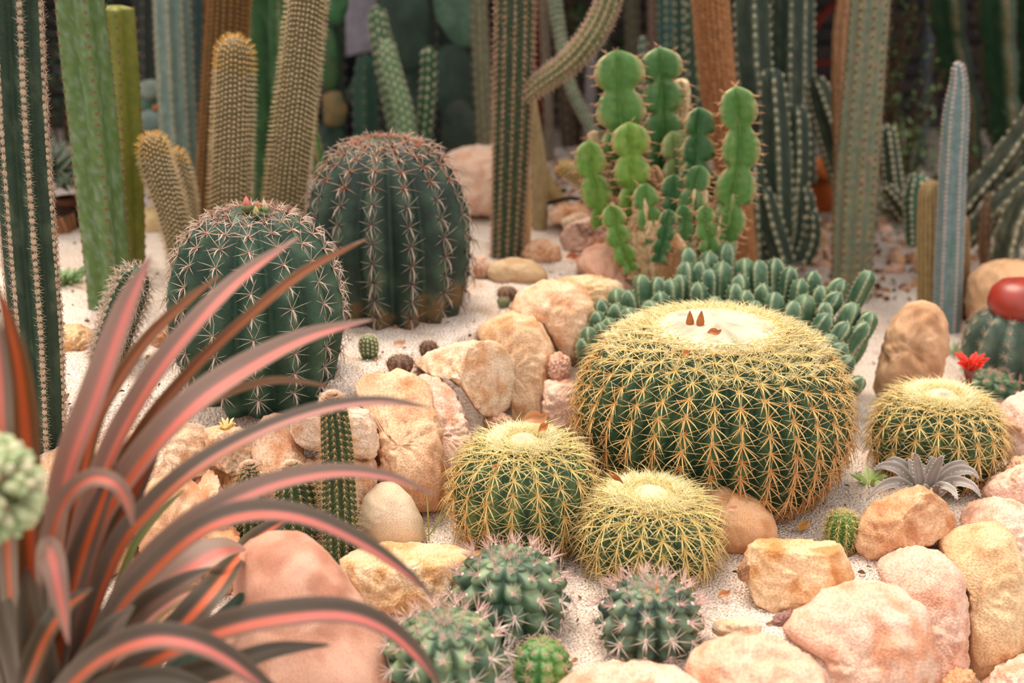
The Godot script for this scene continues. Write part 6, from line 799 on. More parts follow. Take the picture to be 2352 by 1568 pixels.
		["knotted_spurge", "second knotted stem below the first at the right edge", "knotted stems at the right edge", [Vector3(1.4522, 0.1155, -3.95), Vector3(1.5042, 0.2017, -3.95), Vector3(1.5642, 0.2726, -3.95), Vector3(1.6371, 0.3426, -3.95), Vector3(1.6956, 0.4118, -3.95)], [0.0349, 0.0389, 0.0386, 0.037, 0.0341], {"ribs": 4, "depth": 0.42, "k": 1.4, "seg": 5, "step": 0.025, "c0": hue(58, 64, 50), "c1": hue(190, 176, 150), "crest": 8.0, "edge": 0.8, "spacing": 0.03, "seed": 71, "wobble": 0.25, "seglen": 0.07, "segamp": 0.3}, true],
		["knotted_spurge", "dark mottled stem in the lower right background", "knotted stems at the right edge", [Vector3(1.5299, 0.0165, -3.8), Vector3(1.5285, 0.1295, -3.8), Vector3(1.5405, 0.2404, -3.8), Vector3(1.5787, 0.3491, -3.8)], [0.0408, 0.0472, 0.0467, 0.0397], {"ribs": 4, "depth": 0.42, "k": 1.4, "seg": 5, "step": 0.025, "c0": hue(58, 64, 50), "c1": hue(190, 176, 150), "crest": 8.0, "edge": 0.8, "spacing": 0.03, "seed": 72, "wobble": 0.25, "seglen": 0.07, "segamp": 0.3}, true],
		["wavy_spurge", "dark wavy-winged stem left in the top right corner", "tall wavy-winged dark stems at the top right", [Vector3(1.907, 0.0282, -5.2), Vector3(1.8515, 0.3352, -5.2), Vector3(1.7674, 0.5961, -5.2), Vector3(1.6861, 0.9953, -5.2)], [0.0814, 0.0851, 0.0871, 0.0848], {"ribs": 3, "depth": 0.6, "k": 1.4, "seg": 5, "step": 0.025, "c0": hue(32, 66, 42), "c1": hue(150, 120, 90), "crest": 8.0, "edge": 0.8, "spacing": 0.05, "seed": 73, "concave": true, "seglen": 0.2, "segamp": 0.4}, false],
		["wavy_spurge", "dark wavy-winged stem in the top right corner", "tall wavy-winged dark stems at the top right", [Vector3(1.9903, 0.0741, -5), Vector3(1.9338, 0.3692, -5), Vector3(1.8837, 0.6201, -5), Vector3(1.817, 1.004, -5)], [0.0783, 0.0853, 0.0922, 0.0897], {"ribs": 3, "depth": 0.6, "k": 1.4, "seg": 5, "step": 0.025, "c0": hue(32, 66, 42), "c1": hue(150, 120, 90), "crest": 8.0, "edge": 0.8, "spacing": 0.05, "seed": 74, "concave": true, "seglen": 0.2, "segamp": 0.4}, false],
		["wavy_spurge", "dark wavy-winged stem cut by the right edge", "tall wavy-winged dark stems at the top right", [Vector3(2.2019, 0.0053, -5.3), Vector3(2.1582, 0.3181, -5.3), Vector3(2.1247, 0.5841, -5.3), Vector3(2.0712, 0.991, -5.3)], [0.0738, 0.0813, 0.0799, 0.0778], {"ribs": 3, "depth": 0.6, "k": 1.4, "seg": 5, "step": 0.025, "c0": hue(32, 66, 42), "c1": hue(150, 120, 90), "crest": 8.0, "edge": 0.8, "spacing": 0.05, "seed": 75, "concave": true, "seglen": 0.2, "segamp": 0.4}, false],
		["dry_stalk", "dry brown stalk at the right behind the tan boulder", "", [Vector3(1.5138, 0.0431, -3.9), Vector3(1.4959, 0.1295, -3.9), Vector3(1.4879, 0.2146, -3.9), Vector3(1.4881, 0.2985, -3.9)], [0.0181, 0.0207, 0.0164, 0.0054], {"ribs": 5, "depth": 0.3, "k": 1.4, "seg": 5, "step": 0.025, "c0": hue(120, 86, 62), "c1": hue(160, 120, 90), "crest": 8.0, "edge": 0.8, "spacing": 0.03, "seed": 76, "wobble": 0.3}, false],
		["dry_stalk", "pale pink withered stem at the right edge", "", [Vector3(1.5449, 0.1435, -3.85), Vector3(1.5483, 0.1996, -3.85), Vector3(1.5619, 0.269, -3.85), Vector3(1.563, 0.3103, -3.85)], [0.0272, 0.0298, 0.027, 0.0161], {"ribs": 5, "depth": 0.3, "k": 1.4, "seg": 5, "step": 0.025, "c0": hue(216, 170, 140), "c1": hue(236, 196, 168), "crest": 8.0, "edge": 0.8, "spacing": 0.03, "seed": 77, "wobble": 0.3}, false],
		["dry_stalk", "pink corky winged edge beside the rear ferocactus", "", [Vector3(-0.5314, 0.1638, -3.5), Vector3(-0.5358, 0.4426, -3.5), Vector3(-0.5411, 0.5039, -3.5), Vector3(-0.5451, 0.5645, -3.5), Vector3(-0.5499, 0.6101, -3.5)], [0.0187, 0.0182, 0.0205, 0.0156, 0.006], {"ribs": 3, "depth": 0.5, "k": 1.4, "seg": 5, "step": 0.025, "c0": hue(70, 116, 56), "c1": hue(206, 150, 116), "crest": 8.0, "edge": 0.8, "spacing": 0.03, "seed": 78, "wobble": 0.3}, false],
		["dim_column", "dim column far behind the blue-grey one, left", "dim columns in the far left background", [Vector3(-1.5308, -0.1582, -5.2), Vector3(-1.4913, 0.2462, -5.2), Vector3(-1.4675, 0.5618, -5.2), Vector3(-1.4283, 0.9953, -5.2)], [0.0549, 0.0535, 0.0524, 0.0509], {"ribs": 6, "depth": 0.25, "k": 1.4, "seg": 5, "step": 0.025, "c0": hue(44, 52, 48), "c1": hue(64, 72, 68), "crest": 8.0, "edge": 0.8, "spacing": 0.05, "seed": 79}, false],
		["dim_column", "dim teal column between blue-grey and brownish woolly columns", "dim columns in the far left background", [Vector3(-1.3202, -0.1582, -5.2), Vector3(-1.2862, 0.2462, -5.2), Vector3(-1.2666, 0.5618, -5.2), Vector3(-1.2332, 0.9953, -5.2)], [0.0366, 0.0357, 0.0349, 0.0339], {"ribs": 6, "depth": 0.25, "k": 1.4, "seg": 5, "step": 0.025, "c0": hue(46, 70, 70), "c1": hue(66, 90, 90), "crest": 8.0, "edge": 0.8, "spacing": 0.05, "seed": 80}, false],
		["dim_column", "dim column behind the leaning golden one", "dim columns in the far left background", [Vector3(-0.7434, -0.1582, -5.2), Vector3(-0.7243, 0.2462, -5.2), Vector3(-0.7163, 0.5618, -5.2), Vector3(-0.6989, 0.9953, -5.2)], [0.0549, 0.0535, 0.0524, 0.0509], {"ribs": 6, "depth": 0.25, "k": 1.4, "seg": 5, "step": 0.025, "c0": hue(40, 56, 46), "c1": hue(60, 76, 66), "crest": 8.0, "edge": 0.8, "spacing": 0.05, "seed": 81}, false],
		["dim_column", "dim column behind the dark prickly pear, middle", "dim columns in the far left background", [Vector3(-0.304, -0.1582, -5.2), Vector3(-0.2961, 0.2462, -5.2), Vector3(-0.297, 0.5618, -5.2), Vector3(-0.2918, 0.9953, -5.2)], [0.0641, 0.0624, 0.0611, 0.0594], {"ribs": 6, "depth": 0.25, "k": 1.4, "seg": 5, "step": 0.025, "c0": hue(30, 42, 36), "c1": hue(50, 62, 56), "crest": 8.0, "edge": 0.8, "spacing": 0.05, "seed": 82}, false],
		["dim_column", "dim column behind the dark prickly pear, right", "dim columns in the far left background", [Vector3(-0.1849, -0.1582, -5.2), Vector3(-0.1802, 0.2462, -5.2), Vector3(-0.1834, 0.5618, -5.2), Vector3(-0.1815, 0.9953, -5.2)], [0.0458, 0.0446, 0.0437, 0.0424], {"ribs": 6, "depth": 0.25, "k": 1.4, "seg": 5, "step": 0.025, "c0": hue(28, 40, 34), "c1": hue(48, 60, 54), "crest": 8.0, "edge": 0.8, "spacing": 0.05, "seed": 83}, false],
		["dim_column", "dim column behind the dark prickly pear, left", "dim columns in the far left background", [Vector3(-0.5054, -0.1582, -5.2), Vector3(-0.4923, 0.2462, -5.2), Vector3(-0.4892, 0.5618, -5.2), Vector3(-0.4784, 0.9953, -5.2)], [0.0549, 0.0535, 0.0524, 0.0509], {"ribs": 6, "depth": 0.25, "k": 1.4, "seg": 5, "step": 0.025, "c0": hue(28, 40, 34), "c1": hue(48, 60, 54), "crest": 8.0, "edge": 0.8, "spacing": 0.05, "seed": 84}, false],
	]
	for q in list:
		column(q[0], q[1], "cactus", q[2], q[3], q[4], q[5], pale if q[6] else small, 0)
	# prickly pears: flat pads
	var green := [hue(40, 60, 50), hue(50, 74, 60), hue(36, 54, 46)]
	var light := [hue(68, 96, 80), hue(80, 108, 90), hue(58, 82, 68)]
	var pears := [
		["dark prickly pear with large flat pads behind the rear ferocactus", Vector3(-0.3655, 0.2, -4.4505), [
			[[Vector3(-0.1994, 0.8046, -4.5), 0.0443, 0.092, [Vector2(-0.0835, 0.1079), Vector2(-0.0013, 0.1504), Vector2(0.0718, 0.0789), Vector2(0.0852, -0.0657), Vector2(0.0541, -0.1533), Vector2(-0.0057, -0.1237), Vector2(-0.0641, -0.0359)]], light],
			[[Vector3(-0.4104, 0.6962, -4.9), 0.0836, 0.1061, [Vector2(-0.1024, 0.0955), Vector2(-0.0348, 0.1888), Vector2(0.0621, 0.1883), Vector2(0.1076, 0.0624), Vector2(0.0866, -0.1287), Vector2(0.0026, -0.1923), Vector2(-0.0769, -0.1109)]], green],
			[[Vector3(-0.2175, 0.4773, -4.9), 0.0444, 0.1503, [Vector2(-0.0721, 0.138), Vector2(0.0109, 0.1697), Vector2(0.0758, 0.0888), Vector2(0.0734, -0.1068), Vector2(-0.011, -0.172), Vector2(-0.076, -0.0729)]], green],
			[[Vector3(-0.3639, 0.3777, -5), 0.0726, 0.1665, [Vector2(-0.0513, 0.1423), Vector2(0.0167, 0.1582), Vector2(0.0651, 0.0578), Vector2(0.0609, -0.1271), Vector2(-0.0254, -0.1598), Vector2(-0.0644, -0.0244)]], green],
			[[Vector3(-0.1909, 0.3625, -4.6), 0.0415, 0.1841, [Vector2(-0.0537, 0.0896), Vector2(0.0097, 0.1277), Vector2(0.0638, 0.0578), Vector2(0.07, -0.0825), Vector2(-0.0098, -0.1289), Vector2(-0.0717, -0.0501)]], [hue(40, 54, 46), hue(48, 64, 54), hue(70, 60, 46)]],
			[[Vector3(-0.3514, 0.2548, -4.6), 0.0762, 0.2062, [Vector2(-0.0832, 0.1344), Vector2(-0.0052, 0.1021), Vector2(0.0894, 0.0851), Vector2(0.1012, -0.0885), Vector2(0.0044, -0.1344), Vector2(-0.1054, -0.085)]], green]]],
		["prickly pear with small bright pads beside the leaning golden column", Vector3(-0.6153, 0.2, -4.5921), [
			[[Vector3(-0.5703, 0.8369, -4.3), 0.1319, 0.0881, [Vector2(-0.0254, 0.0893), Vector2(0.0367, 0.0614), Vector2(0.033, -0.0211), Vector2(-0.0056, -0.09), Vector2(-0.0362, -0.0479)]], [hue(46, 92, 56), hue(56, 104, 64), hue(40, 78, 50)]],
			[[Vector3(-0.6236, 0.6376, -4.4), 0.1408, 0.1303, [Vector2(-0.0237, 0.1118), Vector2(0.0201, 0.1112), Vector2(0.0343, 0.0102), Vector2(0.0243, -0.106), Vector2(-0.0203, -0.1123), Vector2(-0.0339, -0.003)]], [hue(48, 84, 50), hue(60, 96, 58), hue(90, 86, 50)]],
			[[Vector3(-0.6022, 0.4835, -4.35), 0.1376, 0.1662, [Vector2(-0.0417, 0.0482), Vector2(0.0176, 0.0615), Vector2(0.044, -0.0047), Vector2(0.0265, -0.0628), Vector2(-0.0397, -0.0612)]], [hue(84, 88, 64), hue(120, 100, 62), hue(140, 100, 60)]],
			[[Vector3(-0.5373, 0.5344, -4.6), 0.1163, 0.147, [Vector2(-0.0658, -0.0562), Vector2(-0.0236, 0.0271), Vector2(0.0331, 0.0945), Vector2(0.064, 0.0104), Vector2(0.0543, -0.0815), Vector2(-0.021, -0.0954)]], green],
			[[Vector3(-0.6233, 0.3351, -4.4), 0.1407, 0.1966, [Vector2(-0.048, 0.0909), Vector2(0.0411, 0.0738), Vector2(0.0498, -0.0616), Vector2(-0.042, -0.089)]], green]]],
		["blue-grey prickly pear between the yellow-green and the blue-grey column", Vector3(-1.2869, 0.2, -4.4505), [
			[[Vector3(-1.2123, 0.5538, -4.3), 0.2748, 0.148, [Vector2(-0.04, 0.0231), Vector2(0.0104, 0.0353), Vector2(0.0478, 0.0124), Vector2(0.0402, -0.0232), Vector2(-0.0104, -0.0354), Vector2(-0.0476, -0.0123)]], [hue(128, 140, 132), hue(140, 150, 140), hue(110, 124, 116)]],
			[[Vector3(-1.1992, 0.4659, -4.2), 0.2781, 0.171, [Vector2(-0.0417, 0.0197), Vector2(0.0016, 0.0388), Vector2(0.0443, 0.0199), Vector2(0.0441, -0.027), Vector2(-0.0058, -0.0388), Vector2(-0.0479, -0.0154)]], [hue(120, 138, 134), hue(130, 146, 142), hue(104, 122, 116)]],
			[[Vector3(-1.2317, 0.4916, -4.35), 0.2759, 0.1597, [Vector2(-0.036, 0.0263), Vector2(0.0028, 0.029), Vector2(0.0389, 0.0012), Vector2(0.0044, -0.0294), Vector2(-0.0374, -0.0173)]], light],
			[[Vector3(-1.2368, 0.3402, -4.3), 0.2801, 0.1941, [Vector2(-0.032, 0.0749), Vector2(0.0106, 0.0728), Vector2(0.0407, 0.0125), Vector2(0.0037, -0.0739), Vector2(-0.0391, -0.0714)]], green]]],
	]
	for q in pears:
		var t := thing("prickly_pear", q[0], "cactus", q[1])
		var i := 0
		for p in q[2]:
			i += 1
			var m := part("pad", outline_mesh(p[0], 0.022, p[1], {"seed": 90 + i, "box": 2.0, "lumps": 0.04, "grit": 0.0, "mat": plant_mat, "cols": 36, "rings": 14}), t, p[0][0] - t.position)
			m.basis = Basis(Vector3.UP, p[0][1]) * Basis(Vector3.RIGHT, -p[0][2])
	# spiky agave, pots and planter at the left
	var ag := thing("agave", "dark agave with white-edged leaves behind the left edge column", "succulent", Vector3(-1.3563, 0.3982, -3.7))
	var r := RandomNumberGenerator.new()
	r.seed = 15
	for i in 44:
		var a := r.randf() * TAU
		var e := acos(r.randf_range(-0.5, 0.95))
		var d := Vector3(sin(e) * cos(a), cos(e), sin(e) * sin(a)) * r.randf_range(0.11, 0.14)
		part("leaf", blade_mesh([d * 0.08, d * 0.5, d], [0.014, 0.013, 0.001], {"edge": hue(226, 216, 200), "band": hue(70, 86, 66), "mid": hue(52, 68, 54), "rows": 7, "seed": i, "fold": 0.5, "thick": 0.002}), ag)
	var pot := thing("woven_pot", "brown woven basket pot under the agave", "pot", Vector3(-1.3719, 0.165, -3.7))
	part("bowl", lathe_mesh([Vector2(0.0, 0.0), Vector2(0.05, 0.0), Vector2(0.058, 0.06), Vector2(0.064, 0.115), Vector2(0.058, 0.115), Vector2(0.05, 0.09), Vector2(0.0, 0.09)], 20, hue(150, 104, 76), dull_mat, 3, 0.003), pot)
	for i in 9:
		part("rim_weave", tube_mesh([Vector3(sin(i * TAU / 9.0), 0, cos(i * TAU / 9.0)) * 0.056 + Vector3(0, 0.005, 0), Vector3(sin(i * TAU / 9.0 + 0.25), 0, cos(i * TAU / 9.0 + 0.25)) * 0.062 + Vector3(0, 0.06, 0), Vector3(sin(i * TAU / 9.0), 0, cos(i * TAU / 9.0)) * 0.068 + Vector3(0, 0.115, 0)], 0.004, 0.004, hue(176, 128, 96), dull_mat, 5, 8), pot)
	var dark := thing("dark_pot", "dark brown slim pot left of the broad green column", "pot", Vector3(-1.3397, 0.1301, -3.75))
	part("bowl", lathe_mesh([Vector2(0.0, 0.0), Vector2(0.03, 0.0), Vector2(0.038, 0.1), Vector2(0.04, 0.17), Vector2(0.035, 0.17), Vector2(0.0, 0.15)], 18, hue(60, 42, 34), dull_mat, 4, 0.002), dark)
	part("rim", lathe_mesh([Vector2(0.034, 0.165), Vector2(0.044, 0.168), Vector2(0.044, 0.185), Vector2(0.034, 0.188)], 18, hue(96, 62, 46), dull_mat, 4, 0.0), dark)
	var pl := thing("beige_planter", "square beige planter on a dark base behind the bent golden column", "planter", Vector3(-1.0974, 0.1301, -3.75))
	part("box", box_mesh(Vector3(0.13, 0.12, 0.13), hue(206, 176, 134), dull_mat), pl, Vector3(0, 0.085, 0)).rotation.y = 0.3
	part("base", box_mesh(Vector3(0.12, 0.03, 0.12), hue(44, 38, 36), dull_mat), pl, Vector3(0, 0.014, 0)).rotation.y = 0.3
	var tp := thing("terracotta_pot", "orange terracotta pot with an oval hole between dark spurge and grey-green column", "pot", Vector3(1.1508, 0.0706, -4.6))
	part("bowl", lathe_mesh([Vector2(0.0, 0.0), Vector2(0.07, 0.0), Vector2(0.095, 0.08), Vector2(0.1, 0.13), Vector2(0.09, 0.13), Vector2(0.08, 0.02), Vector2(0.0, 0.02)], 24, hue(178, 92, 48), dull_mat, 5, 0.001), tp)
	part("rim", lathe_mesh([Vector2(0.092, 0.125), Vector2(0.112, 0.13), Vector2(0.114, 0.165), Vector2(0.1, 0.17), Vector2(0.092, 0.13)], 24, hue(200, 108, 56), dull_mat, 5, 0.001), tp)
	# the red-brown chair
	var ch := thing("red_chair", "red-brown wooden chair with curved rails before the dark wall", "chair", Vector3(1.4335, 0.0341, -6))
	var red := hue(110, 44, 34)
	var bp: Vector3 = Vector3(1.4335, 0.0341, -6)
	part("post", tube_mesh([Vector3(1.3695, -0.1551, -6) - bp, Vector3(1.3424, 0.199, -6) - bp, Vector3(1.316, 0.5433, -6) - bp], 0.022, 0.022, red, dull_mat), ch)
	part("post", tube_mesh([Vector3(1.6704, -0.2239, -6.3) - bp, Vector3(1.6373, 0.148, -6.3) - bp, Vector3(1.5909, 0.6688, -6.3) - bp], 0.022, 0.022, red, dull_mat), ch)
	part("curved_rail", tube_mesh([Vector3(1.2882, 0.5378, -5.98) - bp, Vector3(1.3527, 0.5355, -6) - bp, Vector3(1.405, 0.5733, -6.05) - bp, Vector3(1.4675, 0.6391, -6.1) - bp, Vector3(1.5594, 0.6776, -6.2) - bp], 0.02, 0.02, red, dull_mat), ch)
	part("rail", tube_mesh([Vector3(1.3266, 0.4049, -6) - bp, Vector3(1.4471, 0.3953, -6.1) - bp, Vector3(1.6165, 0.3808, -6.3) - bp], 0.018, 0.018, red, dull_mat), ch)
	part("seat", box_mesh(Vector3(0.36, 0.04, 0.34), red, dull_mat), ch, Vector3(1.4811, 0.2465, -6.15) - bp)
	# a metal pole and a red pole far behind
	single("metal_pole", tube_mesh([Vector3(2.1557, -0.4339, -6.6), Vector3(2.1238, 0.2086, -6.6), Vector3(2.0909, 0.8936, -6.6)], 0.028, 0.028, hue(92, 98, 108), dull_mat), "leaning blue-grey metal pole before the dark wall", "pole")
	single("red_pole", tube_mesh([Vector3(0.1323, -0.0054, -6.2), Vector3(0.1288, 0.4761, -6.2), Vector3(0.1216, 0.9134, -6.2)], 0.016, 0.016, hue(130, 52, 40), dull_mat), "thin red pole behind the stems right of the spiny column", "pole")
	single("blue_twine", tube_mesh([Vector3(0.5498, 0.6768, -4.99), Vector3(0.5496, 0.6882, -4.9), Vector3(0.5733, 0.6951, -4.88), Vector3(0.6001, 0.6973, -4.86), Vector3(0.5972, 0.7188, -4.66), Vector3(0.6118, 0.7251, -4.63), Vector3(0.6376, 0.7203, -4.66), Vector3(0.6553, 0.7124, -4.72)], 0.003, 0.003, hue(84, 150, 170), dull_mat, 5, 10), "piece of blue twine tied round dark stems", "twine")
	single("black_hose", tube_mesh([Vector3(0.0785, 0.2746, -3.8), Vector3(0.1281, 0.3167, -3.7), Vector3(0.1723, 0.3308, -3.68), Vector3(0.2251, 0.3167, -3.7), Vector3(0.2681, 0.2803, -3.75)], 0.006, 0.006, hue(52, 46, 44), dull_mat, 7, 18), "black irrigation hose arching over the orange rock", "hose")
	# leafy shrubs at the right, behind the blue column
	shrub("green small-leaved shrub left of the blue column", [Vector3(1.462, 0.1428, -4.7), 0.24], 520, 0.028, hue(64, 96, 50), hue(124, 148, 92), 3)
	shrub("sparse twig of green leaves right of the grey-green column", [Vector3(1.5159, 0.4938, -4.9), 0.13], 110, 0.03, hue(76, 110, 64), hue(140, 160, 112), 4)
	shrub("upper spray of leaves beside the top of the grey-green column", [Vector3(1.4556, 0.7099, -5), 0.12], 90, 0.028, hue(64, 96, 54), hue(120, 146, 92), 5)
	shrub("dark leafy shrub behind the left edge column", [Vector3(-1.8623, 0.5618, -5.2), 0.28], 420, 0.045, hue(52, 76, 56), hue(120, 136, 112), 6)
	shrub("dark undergrowth behind the green column pair", [Vector3(-1.7053, 0.4605, -6), 0.30], 300, 0.05, hue(36, 48, 42), hue(70, 80, 70), 7)
	shrub("green feathery growth behind the arm of the spiny column", [Vector3(0.2877, 0.6214, -5.6), 0.26], 420, 0.035, hue(50, 74, 44), hue(92, 112, 64), 8)
	shrub("dark brush below the knotted stems at the right edge", [Vector3(1.7599, 0.1887, -4.5), 0.26], 360, 0.03, hue(44, 52, 40), hue(84, 84, 62), 10)
	single("orange_flower", lathe_mesh([Vector2(0.002, 0), Vector2(0.012, 0.004), Vector2(0.009, 0.014), Vector2(0.0, 0.016)], 8, hue(214, 104, 40), wax_mat, 3, 0.002), "tiny orange flower on the blue-grey prickly pear", "flower", Vector3(-1.1929, 0.4888, -4.28))
	person()


func shrub(label: String, at: Array, n: int, size: float, c0: Color, c1: Color, s: int) -> void:
	var foot: Vector3 = at[0]
	var ground := height(foot.x, foot.z)
	var t := thing("shrub", label, "shrub", Vector3(foot.x, ground, foot.z))
	var r := RandomNumberGenerator.new()
	r.seed = s
	var up := foot.y - ground
	var spread_: float = at[1]
	var m := blade_mesh([Vector3.ZERO, Vector3(0, 0.5, 0.08), Vector3(0, 1, 0.02)], [0.05, 0.28, 0.02], {"edge": Color.WHITE, "band": Color.WHITE, "mid": Color.WHITE, "rows": 4, "thick": 0.01})
	var where := []
	var tint := []
	for b in 12:
		var d := Vector3(r.randf_range(-1, 1), r.randf_range(-0.6, 1), r.randf_range(-0.7, 0.7)) * spread_
		var top := Vector3(0, up, 0) + d
		part("branch", tube_mesh([Vector3.ZERO, Vector3(d.x * 0.3, top.y * 0.5, d.z * 0.3), top], 0.008, 0.003, hue(84, 66, 50), dull_mat, 5, 8), t)
		for i in n / 12:
			var p := Vector3(d.x * 0.3, top.y * 0.5, d.z * 0.3).lerp(top, r.randf_range(0.3, 1.05)) + Vector3(r.randf_range(-1, 1), r.randf_range(-1, 1), r.randf_range(-1, 1)) * spread_ * 0.28
			where.append(Transform3D(Basis.from_euler(Vector3(r.randf_range(0.3, 2.2), r.randf() * TAU, r.randf_range(-0.6, 0.6))).scaled(Vector3.ONE * size * r.randf_range(0.7, 1.3)), p))
			tint.append(c0.lerp(c1, r.randf()).srgb_to_linear())
	var lm := leaf_mat.duplicate()
	lm.vertex_color_is_srgb = false
	m.surface_set_material(0, lm)
	stuff("foliage", m, where, t, tint)


# the visitor behind the prickly pears: body, shirt and trousers each one continuous skin
func person() -> void:
	var at: Vector3 = Vector3(-0.742, -0.42, -5.75)
	var p := thing("person", "person in a lilac shirt and dark trousers standing behind the prickly pears", "person", at)
	var hip := 0.92
	var bones := [
		[Vector3(0.09, 0.05, 0), Vector3(0.09, 0.5, 0.01), 0.045, 0.062], [Vector3(0.09, 0.5, 0.01), Vector3(0.08, hip, 0), 0.065, 0.09],
		[Vector3(-0.09, 0.05, 0.04), Vector3(-0.09, 0.5, 0.03), 0.045, 0.062], [Vector3(-0.09, 0.5, 0.03), Vector3(-0.08, hip, 0), 0.065, 0.09],
		[Vector3(0.09, 0.03, 0.02), Vector3(0.11, 0.03, 0.16), 0.04, 0.03], [Vector3(-0.09, 0.03, 0.05), Vector3(-0.11, 0.03, 0.19), 0.04, 0.03],
	]
	var trunk := [[Vector3(-0.06, hip, 0), Vector3(0.06, hip, 0), 0.12, 0.12], [Vector3(0, 0.98, 0), Vector3(0, 1.3, 0), 0.125, 0.13], [Vector3(-0.14, 1.4, 0), Vector3(0.14, 1.4, 0), 0.07, 0.07]]
	var arms := [
		[Vector3(0.18, 1.4, 0), Vector3(0.22, 1.13, -0.02), 0.055, 0.042], [Vector3(0.22, 1.13, -0.02), Vector3(0.21, 0.88, 0.05), 0.042, 0.03],
		[Vector3(-0.18, 1.4, 0), Vector3(-0.22, 1.13, -0.02), 0.055, 0.042], [Vector3(-0.22, 1.13, -0.02), Vector3(-0.2, 0.88, 0.05), 0.042, 0.03],
	]
	var skin := []
	skin.append_array(bones)
	skin.append_array(trunk)
	skin.append_array(arms)
	skin.append_array([[Vector3(0, 1.42, 0), Vector3(0, 1.54, 0.01), 0.055, 0.05], [Vector3(0, 1.58, 0.015), Vector3(0, 1.66, 0), 0.075, 0.085], [Vector3(0, 1.6, 0.09), Vector3(0, 1.585, 0.105), 0.014, 0.012], [Vector3(0.085, 1.61, 0), Vector3(0.09, 1.63, 0), 0.018, 0.016], [Vector3(-0.085, 1.61, 0), Vector3(-0.09, 1.63, 0), 0.018, 0.016]])
	for s in [-1.0, 1.0]:
		var w := Vector3(0.21 * s, 0.87, 0.05)
		skin.append([w, w + Vector3(0, -0.08, 0.015), 0.03, 0.034])
		for k in 4:
			var f := w + Vector3(0.0, -0.09, 0.045 - k * 0.021)
			var ln: float = [0.05, 0.062, 0.058, 0.045][k]
			skin.append([f, f + Vector3(-0.012 * s, -ln, 0.006), 0.0105, 0.009])
		skin.append([w + Vector3(0, -0.03, 0.03), w + Vector3(-0.012 * s, -0.085, 0.065), 0.012, 0.01])
	part("body", field_mesh(skin, 0.016, hue(196, 128, 96), cloth_mat), p)
	var tr := bones.slice(0, 4)
	tr.append(trunk[0])
	for b in tr.size():
		tr[b] = [tr[b][0] + Vector3(0, 0.04 if tr[b][0].y < 0.1 else 0.0, 0), tr[b][1], tr[b][2] + 0.03, tr[b][3] + 0.028]
	part("trousers", field_mesh(tr, 0.022, hue(38, 40, 48), cloth_mat), p)
	var sh := [trunk[0], trunk[1], trunk[2], arms[0], arms[2]]
	for b in sh.size():
		sh[b] = [sh[b][0] + Vector3(0, 0.055 if b == 0 else 0.0, 0), sh[b][1] + Vector3(0, 0.055 if b == 0 else 0.0, 0), sh[b][2] + 0.036, sh[b][3] + 0.034]
	part("shirt", field_mesh(sh, 0.022, hue(196, 188, 206), cloth_mat), p)
	part("hair", field_mesh([[Vector3(0, 1.67, -0.02), Vector3(0, 1.64, -0.04), 0.09, 0.085]], 0.015, hue(40, 32, 28), cloth_mat), p)


